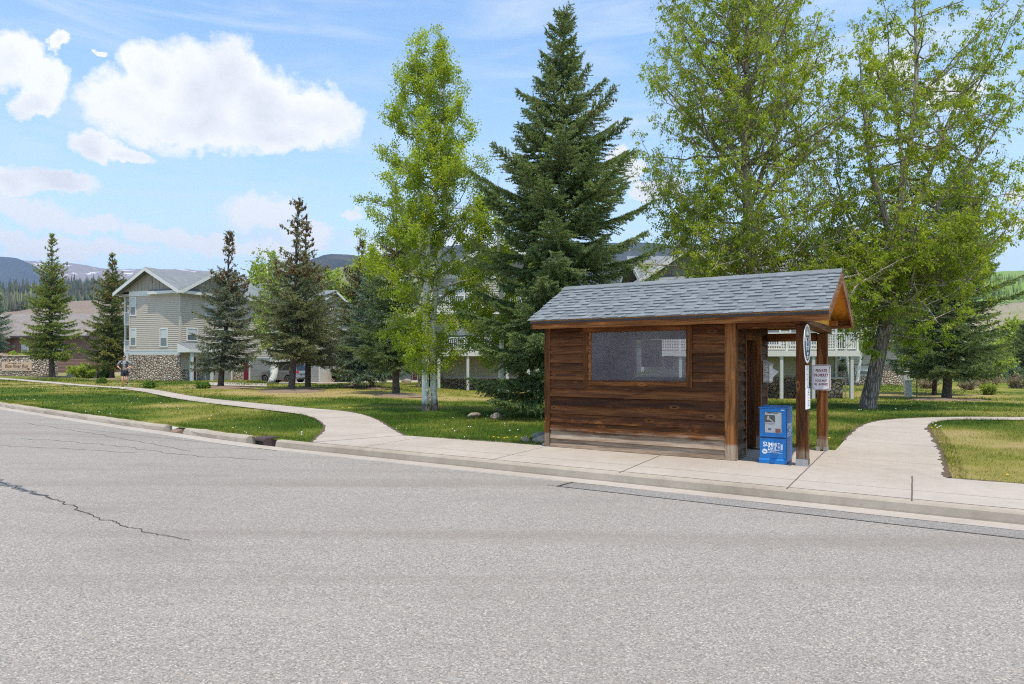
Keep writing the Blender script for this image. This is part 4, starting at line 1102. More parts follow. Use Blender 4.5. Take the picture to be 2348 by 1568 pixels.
    m = MB(); m.box(xs - .0004, xs + .001, .125, .37, .487, .492); m.box(xs - .0004, xs + .001, .125, .37, .442, .447); m.cyl((xs, .085, .465), (1, 0, 0), .040, .003, 24)
    m.build('lettering', MAT['signwhite'], t)
    text('lettering', 'FREE', .024, MAT['blue'], t, (xs + .002, .085, .465), r2, 1.0, .001)
    ty('summitdaily.com', .021, .135, .467, 1.1, .0004)
    text('lettering', 'NEWS', .038, MAT['signwhite'], t, (xs, .395, .565), (R(90), R(90), R(90)), .85, .0015)
    # newspaper shown in the window
    n = empty('newspaper', SH(-.83 + wx0, 2.16 + .012, wz0), SHR, 'folded newspaper front page displayed in the blue box window', 'newspaper')
    w, h = wx1 - wx0, wz1 - wz0
    m = MB(); m.box(.008, w - .004, .0, .009, .002, h - .004); m.build('page', MAT['news'], n)
    yy = -.0006
    def fl(nm, x0, x1, z0, z1, mat): 
        m = MB(); m.box(x0, x1, yy - .0006, yy, z0, z1); return m.build(nm, mat, n)
    fl('photograph', .014, .165, .170, .285, MAT['photo'])
    m = MB(); m.prism([(x, yy - .0012, z) for x, z in ((.040, .225), (.052, .268), (.066, .276), (.078, .262), (.082, .235), (.150, .178), (.122, .176), (.088, .205), (.060, .210), (.044, .205))], (0, .0005, 0)); m.build('picture', MAT['bird'], n)
    fl('advert', .172, .250, .008, .073, MAT['redad']); fl('photograph', .058, .108, .042, .076, MAT['ink'])
    text('masthead', 'SUMMIT DAILY', .024, MAT['black'], n, (.125, yy - .001, h - .018), rot, 1.1, .001)
    m = MB()
    for z in (.150, .133):
        x = .016
        while x < .155: w0 = random.uniform(.008, .022); m.box(x, min(x + w0, .16), yy - .0006, yy, z, z + .0085); x += w0 + .005
    m.build('headline', MAT['ink'], n)

def build_signs():
    # round bus stop sign, edge-on to the road, on the right face of the front post
    c = SH(-.095, 2.07, 1.90)
    t = empty('bus_stop_sign', c, SHR, 'round white and navy bus stop sign high on the front post', 'sign')
    r2 = (R(90), 0, R(90)); x = .004
    m = MB(); m.cyl((0, 0, 0), (1, 0, 0), .302, .006, 48); d = m.build('disc', MAT['signwhite'], t)
    def ring(r0, r1, a0, a1, mat, nm, zz=x, n=40):
        m = MB(); vs = []
        for k in range(n + 1):
            a = R(a0 + (a1 - a0) * k / n)
            for r in (r0, r1): vs.append((zz, r * math.cos(a), r * math.sin(a)))
        m.add(vs, [(2 * k, 2 * k + 1, 2 * k + 3, 2 * k + 2) for k in range(n)]); return m.build(nm, mat, t)
    ring(.0, .262, 0, 360, MAT['navy'], 'field', .0035)
    ring(.165, .250, 15, 78, MAT['signorange'], 'mountain_scene', .0045); ring(.165, .250, 80, 170, MAT['signgrey'], 'mountain_scene', .0045)
    ring(.0, .150, 0, 360, MAT['signwhite'], 'shield', .0050)
    m = MB(); m.prism([(.0045, a * .001, b * .001) for a, b in ((-95, 95), (-60, 170), (0, 195), (60, 170), (95, 95), (95, -120), (60, -160), (0, -185), (-60, -160), (-95, -120))], (.0012, 0, 0)); m.build('shield', MAT['signwhite'], t)
    m = MB(); m.box(.006, .0066, -.105, .105, .098, .126); m.box(.006, .0066, -.085, .085, -.135, -.055); m.parts('bus_symbol', MAT['navy'], t)
    m = MB(); m.box(.0067, .0072, -.075, -.03, -.10, -.07); m.box(.0067, .0072, .03, .075, -.10, -.07); m.parts('bus_symbol', MAT['signwhite'], t)
    for z, b in ((.058, 'FREE'), (-.012, 'BUS')): text('lettering', b, .082, MAT['navy'], t, (.0065, 0, z), r2, .86 if b == 'FREE' else 1.1, .003)
    text('lettering', 'STOP', .06, MAT['signwhite'], t, (.0045, 0, -.215), r2, 1.0, .002)
    # timetable panels below it
    tt = empty('route_timetable', SH(-.100, 2.02, 1.22), SHR, 'white upper route information panel screwed to the front post', 'sign')
    m = MB(); m.box(0, .005, -.09, .19, 0, .345); m.build('panel', MAT['signwhite'], tt, bevel=.003)
    m = MB()
    for z in (.30, .275, .2, .12): m.box(.0052, .0058, .0, .13, z, z + .006)
    m.build('lettering', MAT['ink'], tt)
    m = MB()
    for z in (.325, .022): m.cyl((.006, .055, z), (1, 0, 0), .008, .005, 10)
    m.parts('screw', MAT['black'], tt)
    tt = empty('timetable_holder', SH(-.100, 2.02, .895), SHR, 'white lower timetable holder with a clear cover on the front post', 'sign')
    m = MB(); m.box(0, .020, -.09, .22, 0, .318); m.build('case', MAT['signwhite'], tt, bevel=.004)
    m = MB(); m.box(.0203, .0210, -.03, .20, .028, .295); m.build('timetable', MAT['paper'], tt)
    m = MB()
    for z in (.25, .215, .125, .05): m.box(.0212, .0218, .0, .15, z, z + .009)
    for z in (.18, .165, .10, .085, .07): m.box(.0212, .0218, .01, .13, z, z + .003)
    m.build('lettering', MAT['ink'], tt)
    # private property sign on the back post
    t = empty('property_sign', SH(-.375, 4.252, 1.105), SHR, 'white private property sign with a red border on the back post', 'sign')
    def rrect(x0, x1, z0, z1, r, y0, y1, mat, nm):
        pts = []
        for cx_, cz, a0 in ((x1 - r, z1 - r, 0), (x0 + r, z1 - r, 90), (x0 + r, z0 + r, 180), (x1 - r, z0 + r, 270)):
            for k in range(7): a = R(a0 + 15 * k); pts.append((cx_ + r * math.cos(a), y0, cz + r * math.sin(a)))
        m = MB(); m.prism(pts, (0, y1 - y0, 0)); return m.build(nm, mat, t)
    w, h = .31, .462
    rrect(0, w, 0, h, .03, -.002, .001, MAT['signwhite'], 'panel'); rrect(.011, w - .011, .011, h - .011, .024, -.0028, -.0022, MAT['red'], 'border'); rrect(.020, w - .020, .020, h - .020, .016, -.0036, -.0029, MAT['signwhite'], 'panel')
    rr = (R(90), 0, 0)
    for b, s, z, sx, of in (('PRIVATE', .072, .352, .186, .0026), ('PROPERTY', .072, .268, .236, .0026), ('DOGS MUST', .055, .170, .205, .0016), ('BE LEASHED', .055, .105, .226, .0016)):
        text('lettering', b, s, MAT['red'], t, (w / 2, -.0042, z), rr, 1, of, ext=.0004, spacing=1.08, fit=sx)
    m = MB()
    for z in (h - .042, .040): m.cyl((w / 2, -.005, z), (0, 1, 0), .007, .004, 10)
    m.parts('screw', MAT['metal'], t)
    # leaflet box on the side wall by the door
    t = empty('leaflet_box', SH(-1.165, 3.90, 1.235), SHR, 'grey leaflet box with a bent paper sticking out beside the doorway', 'leaflet box')
    m = MB(); m.prism([(0, 0, 0), (.115, 0, .0), (.115, 0, .335), (0, 0, .40)], (0, .30, 0)); m.build('body', MAT['greybox'], t, bevel=.004)
    m = MB(); m.prism([(-.006, 0, .405), (.13, 0, .335), (.13, 0, .345), (-.006, 0, .415)], (0, .304, 0)); m.build('lid', MAT['greybox'], t)
    m = MB()
    for z in (.03, .115, .20, .285): m.box(.016, .09, -.0035, -.0005, z, z + .065)
    m.parts('label_holder', MAT['paper'], t)
    m = MB()
    for z, w0 in ((.135, .03), (.222, .03), (.315, .05)): m.box(.03, .03 + w0, -.0055, -.0038, z, z + .018)
    m.build('print', MAT['ink'], t)
    m = MB(); m.box(.1155, .1175, .03, .26, .03, .30); m.build('leaflet', MAT['paper'], t)
    m = MB(); m.prism([(.12, .10, .08), (.122, .10, .08), (.215, .19, .20), (.13, .16, .26), (.12, .14, .26)], (.0, .14, .0)); m.build('leaflet', MAT['paper'], t)
    # notices behind the window
    t = empty('route_poster', SH(-3.745, 4.40, 1.51), SHR, 'faded grey poster with brown bands seen through the shelter window', 'poster')
    m = MB(); m.box(0, .455, -.004, .0, 0, .565); m.build('sheet', MAT['poster'], t)
    m = MB(); m.box(.004, .451, -.006, -.0045, .505, .55); m.box(.004, .451, -.006, -.0045, .0, .028); m.parts('band', MAT['posterlight'], t)
    m = MB()
    for k in range(40):
        a = R(9 * k); b = R(9 * (k + 1)); m.add([(.235 + .12 * math.cos(q), -.0052, .265 + .12 * math.sin(q)) for q in (a, b)] + [(.235 + .113 * math.cos(q), -.0052, .265 + .113 * math.sin(q)) for q in (b, a)], [(0, 1, 2, 3)])
    m.box(.12, .28, -.0055, -.0045, .105, .128); m.box(.12, .28, -.0055, -.0045, .06, .075); m.box(.12, .28, -.0055, -.0045, .082, .095)
    m.build('print', MAT['ink'], t)
    m = MB(); m.prism([(.20, -.0055, .31), (.24, -.0055, .35), (.30, -.0055, .355), (.29, -.0055, .32), (.25, -.0055, .295)], (0, .001, 0)); m.build('picture', MAT['navy'], t)
    t = empty('paper_notice', SH(-3.245, 4.40, 1.46), SHR, 'small white printed notice seen through the shelter window', 'notice')
    m = MB(); m.box(0, .215, -.003, 0, 0, .28); m.build('sheet', MAT['paper'], t); m = MB(); m.box(.014, .201, -.0038, -.0031, .014, .266); m.build('text_block', MAT['poster'], t)
    m = MB()
    for k in range(9): m.box(.03, .03 + .09 + .06 * (k * 7 % 3) / 2, -.0046, -.0039, .04 + k * .024, .046 + k * .024)
    m.build('print', MAT['ink'], t)

def rock(name, c, s, mat, label, group=None, seed=0):
    bm = bmesh.new(); bmesh.ops.create_icosphere(bm, subdivisions=3, radius=1)
    off = Vector((seed * 3.1, seed * 1.7, 0))
    from mathutils import noise as mn
    for v in bm.verts:
        n = v.co.normalized()
        k = 1 + .35 * mn.noise(n * 1.1 + off) + .12 * mn.noise(n * 3 + off)
        v.co = Vector((n.x * s[0] * k, n.y * s[1] * k, n.z * s[2] * k + s[2] * .45))
    me = bpy.data.meshes.new(name); bm.to_mesh(me); bm.free(); me.materials.append(mat)
    me.polygons.foreach_set('use_smooth', np.ones(len(me.polygons), bool))
    o = link(name, me, None, c); o.rotation_euler = (0, 0, seed * 1.3)
    return tag(o, label, 'rock', group)

def build_rocks():
    g = 'rocks beside the shelter corner'
    for px, py, s, mt, lb in ((1247, 1017, (.17, .12, .12), 'rock', 'large pale tan stone against the left shelter corner'), (1238, 1005, (.20, .1, .09), 'rock2', 'long grey green stone behind the pale tan stone at the shelter'), (1229, 1015, (.11, .08, .07), 'rock2', 'small grey stone in grass left of the pale tan stone'), (1206, 1015, (.10, .08, .08), 'rock', 'mossy stone half hidden in grass near the pavement edge'), (1252, 1021, (.10, .07, .05), 'rock', 'flat brown stone at the foot of the shelter corner board')):
        rock('rock', G(px, py), s, MAT[mt], lb, g, len(bpy.data.objects) % 17)
    rock('rock', G(1087, 957), (.26, .15, .10), MAT['rock'], 'flat tan stone lying in the grass between two aspens', None, 3)
    rock('rock', G(1139, 960), (.17, .13, .11), MAT['rock'], 'rounded pinkish stone in the grass before the scarred aspen', None, 5)
    rock('boulder', G(933, 877), (.55, .35, .28), MAT['rock'], 'large pale boulder on the lawn behind the thick spruce trunk', None, 7)
    rock('boulder', G(163, 863), (.7, .4, .25), MAT['rock'], 'low pale boulder beside the stone entrance sign', None, 9)

def build_dandelions():
    """each a small top-level thing: seed heads and yellow flowers in the lawn"""
    bm = bmesh.new(); bmesh.ops.create_icosphere(bm, subdivisions=1, radius=.019); puff = bpy.data.meshes.new('dandelion_seed_head')
    for v in bm.verts: v.co.z += .085
    b0 = len(bm.faces)
    r = bmesh.ops.create_cone(bm, segments=4, radius1=.0025, radius2=.002, depth=.07, cap_ends=False)
    for v in r['verts']: v.co.z += .035
    bm.to_mesh(puff); bm.free(); puff.materials.append(MAT['puff']); puff.materials.append(MAT['stem'])
    for p in puff.polygons: p.material_index = 1 if p.center.z < .062 else 0
    bm = bmesh.new(); r = bmesh.ops.create_icosphere(bm, subdivisions=1, radius=.021)
    for v in r['verts']: v.co.z = v.co.z * .5 + .055
    r = bmesh.ops.create_cone(bm, segments=4, radius1=.0025, radius2=.002, depth=.045, cap_ends=False)
    for v in r['verts']: v.co.z += .022
    fl = bpy.data.meshes.new('dandelion_flower'); bm.to_mesh(fl); bm.free(); fl.materials.append(MAT['flower']); fl.materials.append(MAT['stem'])
    for p in fl.polygons: p.material_index = 1 if p.center.z < .042 else 0
    rr = random.Random(8)
    def put(mesh, px, py, s=1.0):
        p = G(px, py)
        o = link(mesh.name, mesh, None, (p.x, p.y, p.z - .012)); o.scale = (s,) * 3; o.rotation_euler = (rr.uniform(-.2, .2), rr.uniform(-.2, .2), rr.uniform(0, 6))
        if mesh is puff: tag(o, 'white dandelion seed head on a thin stem in the lawn', 'dandelion', 'white dandelion seed heads in the lawn')
        else: tag(o, 'low yellow dandelion flower open in the lawn', 'dandelion', 'yellow dandelion flowers in the lawn')
    def clear(px, py):
        p = G(px, py); x = np.array([p.x]); y = np.array([p.y])
        return p.y > ykerb(p.x) + .3 and not (in_poly(x, y, POLY_WALK)[0] or in_poly(x, y, POLY_LP)[0] or in_poly(x, y, POLY_RP)[0])
    n = 0
    while n < 95:
        px, py = rr.choice([(rr.uniform(10, 420), rr.uniform(885, 945)), (rr.uniform(20, 330), rr.uniform(885, 935)), (rr.uniform(380, 730), rr.uniform(925, 1000)), (rr.uniform(2130, 2345), rr.uniform(905, 945)), (rr.uniform(1960, 2140), rr.uniform(915, 950)), (rr.uniform(900, 1240), rr.uniform(950, 1010))])
        if clear(px, py): put(puff, px, py, rr.uniform(.5, .95) * (1 + max(0, 960 - py) / 240)); n += 1
    for px, py in ((215, 952), (228, 949), (240, 955), (206, 950), (252, 953), (196, 948), (2139, 976), (2146, 980), (2153, 984), (2150, 987), (2156, 983), (1170, 994), (690, 1003), (693, 998)):
        if clear(px, py): put(puff, px, py, .95)
    for px, py in ((787, 939), (800, 940), (806, 939), (1133, 1008), (1141, 1009), (1158, 1010), (1163, 1009), (1184, 1008), (533, 986), (205, 953), (2135, 985), (2144, 982), (2310, 1098), (2190, 921), (2204, 918), (2178, 926), (620, 937), (1250, 972), (1900, 1010), (480, 965), (2146, 972)):
        if clear(px, py): put(fl, px, py, 1.25 * (1 + max(0, 960 - py) / 90))
SPLIT = ('stone_base', 'fascia', 'corner_board', 'frieze_board', 'balcony', 'balcony_shade', 'deck_beam', 'skirt_board', 'pier_cap')
class House:
    """local frame: x right, y away from the viewer, z up"""
    def __init__(s, name, loc, rz, label, cat='house', group=None):
        s.r = empty(name, loc, rz, label, cat, group)
    def part(s, m, name, mat, parent=None):
        if name in SPLIT: return m.parts(name, mat, parent or s.r)
        return m.build(name, mat, parent or s.r)
    def wedge(s, m, face, pl, s0, s1, z0, z1, exp=.165, k=.036):
        n = max(1, int(round((z1 - z0) / exp))); e = (z1 - z0) / n
        for i in range(n):
            a = z0 + i * e; b = a + e
            if face == 'y': m.prism([(s0, pl, a), (s0, pl - k, a), (s0, pl - .004, b), (s0, pl, b)], (s1 - s0, 0, 0))
            else: m.prism([(pl, s0, a), (pl + k, s0, a), (pl + .004, s0, b), (pl, s0, b)], (0, s1 - s0, 0))
    def box(s, m, face, pl, s0, s1, d0, d1, z0, z1):
        """box on a face; d = distance out of it"""
        if face == 'y': m.box(s0, s1, pl - d1, pl - d0, z0, z1)
        else: m.box(pl + d0, pl + d1, s0, s1, z0, z1)
    def window(s, face, pl, s0, s1, z0, z1, f=.10, rail=True):
        m = MB()
        s.box(m, face, pl, s0 - f, s0, .0, .05, z0 - f, z1 + f); s.box(m, face, pl, s1, s1 + f, .0, .05, z0 - f, z1 + f)
        s.box(m, face, pl, s0, s1, .0, .05, z0 - f, z0); s.box(m, face, pl, s0, s1, .0, .055, z1, z1 + f)
        w = s.part(m, 'window', MAT['trim'])
        m = MB(); s.box(m, face, pl, s0 - .001, s1 + .001, .018, .026, z0 - .001, z1 + .001); s.part(m, 'pane', MAT['glass'], w)
        if rail:
            zm = (z0 + z1) / 2; m = MB(); s.box(m, face, pl, s0 + .001, s1 - .001, .0265, .040, zm - .03, zm + .03); s.part(m, 'sash_rail', MAT['trim'], w)
            m = MB(); s.box(m, face, pl, s0 + .03, s1 - .03, .0262, .029, zm + .04, z1 - .02); s.part(m, 'blind', MAT['pgrey'], w)
        return w
    def roof(s, axis, c, half, ez, rz_, a0, a1, mat='hroof', th=.12, trim=True, name='roof'):
        """gable roof; ridge along axis at the cross position c"""
        m = MB()
        def pt(a, x, z): return (x, a, z) if axis == 'y' else (a, x, z)
        for sg in (-1, 1):
            q = [(c + sg * half, ez), (c, rz_), (c, rz_ - th), (c + sg * half, ez - th)]
            m.prism([pt(a0, x, z) for x, z in q], (0, a1 - a0, 0) if axis == 'y' else (a1 - a0, 0, 0))
        r = s.part(m, name, MAT[mat])
        if trim:
            for a in (a0 - .03, a1 + .001):
                m = MB()
                for sg in (-1, 1):
                    q = [(c + sg * half, ez - .035), (c, rz_ - .035), (c, rz_ - .33), (c + sg * half, ez - .33)]
                    m.prism([pt(a, x, z) for x, z in q], (0, .029, 0) if axis == 'y' else (.029, 0, 0))
                s.part(m, 'rake_board', MAT['trim'], r)
            m = MB()
            for sg in (-1, 1):
                x0 = c + sg * (half + .001); x1 = c + sg * (half + .03)
                lo, hi = min(x0, x1), max(x0, x1)
                if axis == 'y': m.box(lo, hi, a0 + .005, a1 - .005, ez - .27, ez - .03)
                else: m.box(a0 + .005, a1 - .005, lo, hi, ez - .27, ez - .03)
            s.part(m, 'fascia', MAT['trim'], r)
        return r
    def gable(s, face, pl, c, half, z0, z1, battens=True, mat='batten'):
        m = MB()
        def pt(x, z, d): return (x, pl - d, z) if face == 'y' else (pl + d, x, z)
        m.prism([pt(c - half, z0, 0), pt(c + half, z0, 0), pt(c, z1, 0)], (0, -.03, 0) if face == 'y' else (.03, 0, 0))
        if battens:
            n = int(half * 2 / .42)
            for i in range(1, n):
                x = c - half + i * .42; h = z0 + (z1 - z0) * (1 - abs(x - c) / half) - .03
                if h > z0 + .1: s.box(m, face, pl, x - .025, x + .025, .0305, .055, z0 + .002, h)
        return s.part(m, 'gable_wall', MAT[mat])
    def railing(s, face, pl, s0, s1, z0, h=.95, step=.13):
        m = MB()
        s.box(m, face, pl, s0, s1, -.03, .04, z0 + h - .06, z0 + h); s.box(m, face, pl, s0, s1, -.02, .02, z0 + .08, z0 + .13)
        x = s0 + .05
        while x < s1: s.box(m, face, pl, x, x + .035, -.018, .018, z0 + .131, z0 + h - .061); x += step
        x = s0
        while x <= s1 + .01: s.box(m, face, pl, x - .05, x + .05, -.051, .051, z0 - .02, z0 + h + .05); x += (s1 - s0) / max(1, round((s1 - s0) / 2.0))
        return s.part(m, 'railing', MAT['white'])
    def door(s, face, pl, s0, s1, z1, mat='maroon', z0=0.0):
        m = MB()
        s.box(m, face, pl, s0 - .1, s0, .0, .06, z0, z1 + .1); s.box(m, face, pl, s1, s1 + .1, .0, .06, z0, z1 + .1); s.box(m, face, pl, s0, s1, .0, .06, z1, z1 + .1)
        f = s.part(m, 'door_frame', MAT['trim'])
        m = MB(); s.box(m, face, pl, s0 + .002, s1 - .002, .005, .03, z0, z1 - .002)
        for a in (.12, .56): 
            for b in (.15, .55): s.box(m, face, pl, s0 + (s1 - s0) * a, s0 + (s1 - s0) * (a + .32), .0305, .038, z0 + (z1 - z0) * b, z0 + (z1 - z0) * (b + .33))
        d = s.part(m, 'door', MAT[mat])
        m = MB(); s.box(m, face, pl, s1 - .12, s1 - .07, .031, .07, z0 + 1.0, z0 + 1.05); s.part(m, 'handle', MAT['metal'], d)
    def garage(s, face, pl, s0, s1, z1, z0=0.0):
        m = MB(); n = 4
        for i in range(n): s.box(m, face, pl, s0 + .003, s1 - .003, .006, .035, z0 + (z1 - z0) * i / n + .008, z0 + (z1 - z0) * (i + 1) / n - .008)
        s.box(m, face, pl, s0 + .004, s1 - .004, .0, .02, z0, z1 - .003)
        s.part(m, 'garage_door', MAT['garage'])
        m = MB(); s.box(m, face, pl, s0 - .12, s0, .0, .05, z0, z1 + .12); s.box(m, face, pl, s1, s1 + .12, .0, .05, z0, z1 + .12); s.box(m, face, pl, s0, s1, .0, .05, z1, z1 + .12)
        s.part(m, 'door_frame', MAT['trim'])

def house_grey():
    C = G(413, 873)
    h = House('townhouse', (C.x, C.y, 0), -R(21.6), 'three storey grey townhouse with river rock base and twin gables at the left')
    L = 26.0; WL = 5.8; EZ, RZ = 7.55, 9.55; c = -3.28
    m = MB(); m.box(-WL, -.02, .02, L, -1.2, 7.62); h.part(m, 'wall', MAT['siding'])
    m = MB(); h.wedge(m, 'y', .019, -WL + .1, -.12, 2.56, 7.2); h.part(m, 'siding', MAT['siding'])
    m = MB(); h.wedge(m, 'x', -.019, .12, L, .95, 7.2); h.part(m, 'siding', MAT['siding'])
    m = MB(); m.box(-WL - .03, .05, -.06, .019, -1, 2.16); h.part(m, 'stone_base', MAT['stone'])
    m = MB(); m.box(-.019, .07, .06, .78, -1, .92); m.box(-.019, .07, 1.75, 2.35, -1, .92); m.box(-.019, .07, 5.9, 7.0, -1, .92); m.box(-.019, .07, 13, 14.2, -1.5, .92); m.box(-.019, .07, 20.4, 21.5, -1.8, .92); h.part(m, 'stone_base', MAT['stone'])
    m = MB(); m.box(-WL - .02, .0, -.035, .0185, 2.165, 2.555); m.box(-WL - .04, .02, -.05, -.036, 2.50, 2.558); h.part(m, 'skirt_board', MAT['pgrey'])
    m = MB(); m.box(-WL - .02, .03, -.04, .0185, 7.2, 7.62); m.box(-.0185, .045, .02, L, 7.2, 7.62); h.part(m, 'frieze_board', MAT['trim'])
    m = MB(); m.box(-.12, .03, -.035, .0185, 2.56, 7.198); m.box(-.0185, .035, -.03, .12, .93, 7.197); m.box(-WL - .02, -WL + .1, -.035, .0185, 2.56, 7.197); h.part(m, 'corner_board', MAT['siding'])
    h.gable('y', .0, c, 3.2, 7.62, 9.42); h.gable('x', .0, 3.4, 3.2, 7.62, 9.42); h.gable('x', .0, 12.5, 3.2, 7.62, 9.42); h.gable('x', .0, 20.5, 3.2, 7.62, 9.42)
    h.roof('y', c, 3.75, EZ - .02, RZ, -.62, L + .4)
    for k, y in enumerate((3.4, 12.5, 20.5)): h.roof('x', y, 3.75, EZ - .012, RZ - .02 - k * .004, c, .62)
    m = MB(); h.box(m, 'y', 0, c - .22, c + .22, .031, .08, 8.28, 8.95); 
    for k in range(7): h.box(m, 'y', 0, c - .16, c + .16, .081, .10, 8.34 + k * .08, 8.39 + k * .08)
    h.part(m, 'gable_vent', MAT['batten']); m = MB(); h.box(m, 'x', 0, 3.18, 3.62, .031, .08, 8.28, 8.95); h.part(m, 'gable_vent', MAT['batten'])
    h.window('y', 0, -5.62, -5.05, 5.62, 7.03); h.window('y', 0, -5.62, -5.05, 3.0, 4.36); h.window('y', 0, -2.15, -1.45, 2.9, 4.32)
    h.window('x', 0, .74, 1.70, 3.42, 4.36); h.window('x', 0, 2.75, 3.85, 5.62, 7.0); h.window('x', 0, 4.6, 5.7, 5.62, 7.0); h.window('x', 0, 4.4, 5.6, 3.2, 4.4)
    for y in (10.5, 13.2, 18.6, 21.4):
        h.window('x', 0, y, y + 1.0, 5.62, 7.0); h.window('x', 0, y, y + 1.0, 3.1, 4.4)
    h.door('x', .0, .98, 1.62, 1.98)
    h.garage('x', .0, 2.7, 5.6, 2.1, -.1); h.garage('x', .0, 8.0, 10.9, 1.9, -.4); h.garage('x', .0, 15.3, 18.2, 1.7, -.6); h.door('x', .0, 12.0, 12.85, 1.6, z0=-.5); h.door('x', .0, 7.1, 7.8, 1.8, z0=-.3)
    # porch
    m = MB(); m.prism([(.05, -.3, 3.18), (.05, 2.6, 3.18), (1.35, 2.6, 2.62), (1.35, -.3, 2.62)], (0, 0, -.09)); pr = h.part(m, 'porch_roof', MAT['hroof'])
    m = MB(); m.box(1.351, 1.39, -.32, 2.62, 2.36, 2.64); m.prism([(.05, -.33, 3.10), (1.35, -.33, 2.60), (1.35, -.33, 2.36), (.05, -.33, 2.36)], (0, .028, 0)); h.part(m, 'fascia', MAT['trim'], pr)
    for y in (.0, 2.1):
        m = MB(); m.box(1.12, 1.30, y, y + .18, -.4, 2.5); h.part(m, 'porch_post', MAT['pgrey'])
    # balcony at the left end
    m = MB(); m.box(-WL - 1.3, -WL - .04, .5, 4.5, 2.3, 2.5); m.box(-WL - 1.3, -WL - .04, .5, 4.5, 4.75, 4.95); m.box(-WL - 1.5, -WL - .02, .2, 4.8, 7.25, 7.45); h.part(m, 'balcony', MAT['pgrey'])
    m = MB(); m.box(-WL - 1.28, -WL - 1.12, .52, .68, -.5, 7.24); h.part(m, 'porch_post', MAT['pgrey'])
    for z in (2.5, 4.95): h.railing('y', .55, -WL - 1.25, -WL - .06, z, .95)
    m = MB(); m.box(-WL - .035, -WL - .005, .8, 4.2, 2.55, 4.7); m.box(-WL - .035, -WL - .005, .8, 4.2, 5.0, 7.2); h.part(m, 'balcony_shade', MAT['dark'])  # dark sheets, not doors: the shade of the recessed porch put in as colour

def house_deck_mid():
    Y = 46.0; z = -.55
    h = House('deck_house', ((1130 - CX) / FP * Y, Y, z), R(4), 'grey gabled house with white railed deck behind the white aspens')
    x0, x1 = -3.9, 4.9; c = .55
    m = MB(); m.box(x0, x1, 1.6, 9.0, -1, 8.2); h.part(m, 'wall', MAT['shade'])
    m = MB(); h.wedge(m, 'y', 1.599, x0 + .1, x1 - .1, 1.06, 7.9); h.part(m, 'siding', MAT['shade'])
    m = MB(); m.box(x0 - .05, x1 + .05, 1.48, 1.598, -1, .98); h.part(m, 'stone_base', MAT['stone2'])
    m = MB(); m.box(x0 - .06, x1 + .06, 1.45, 1.5985, .985, 1.05); h.part(m, 'sill_cap', MAT['pgrey'])
    h.gable('y', 1.6, c, 4.3, 8.2, 10.4); h.roof('y', c, 4.95, 8.05, 10.6, .9, 9.6)
    m = MB(); h.box(m, 'y', 1.6, x0, x1, .026, .06, 7.9, 8.2); h.part(m, 'frieze_board', MAT['trim'])
    m = MB(); m.box(x0 - .3, x1, -.05, 1.5, 2.72, 2.86); h.part(m, 'deck_floor', MAT['pgrey'])
    m = MB(); m.box(x0 - .3, x1, -.10, -.051, 2.52, 2.86); m.box(x0 - .3, x1, .1, .22, 2.5, 2.718); h.part(m, 'deck_beam', MAT['trim'])
    for px in (1007, 1073, 1163, 1212):
        x = (px - 1130) / FP * Y; m = MB(); m.box(x - .09, x + .09, -.04, .14, -.6, 2.518 if px != 1163 else 2.4); h.part(m, 'deck_post', MAT['pgrey'])
    h.railing('y', .0, x0 - .25, x1 - .05, 2.86, .92)
    m = MB(); m.box(x0 - .3, x1, .6, 1.5, 5.4, 5.75); h.part(m, 'upper_deck', MAT['trim']); h.railing('y', .65, x0 - .25, x1 - .05, 5.75, .92)
    h.window('y', 1.57, -3.2, -1.4, 3.1, 5.0); h.window('y', 1.57, .0, 1.8, 3.1, 5.0); h.window('y', 1.57, 2.6, 4.2, 3.1, 5.0); h.window('y', 1.57, -2.9, -1.5, 6.0, 7.5); h.window('y', 1.57, .6, 2.0, 6.0, 7.5)
    m = MB(); m.box(2.25, 3.0, 1.40, 1.475, -.3, 2.1); h.part(m, 'door', MAT['batten'])
    m = MB(); m.box(1.70, 1.86, 1.38, 1.475, -.3, 2.3); h.part(m, 'pilaster', MAT['batten'])

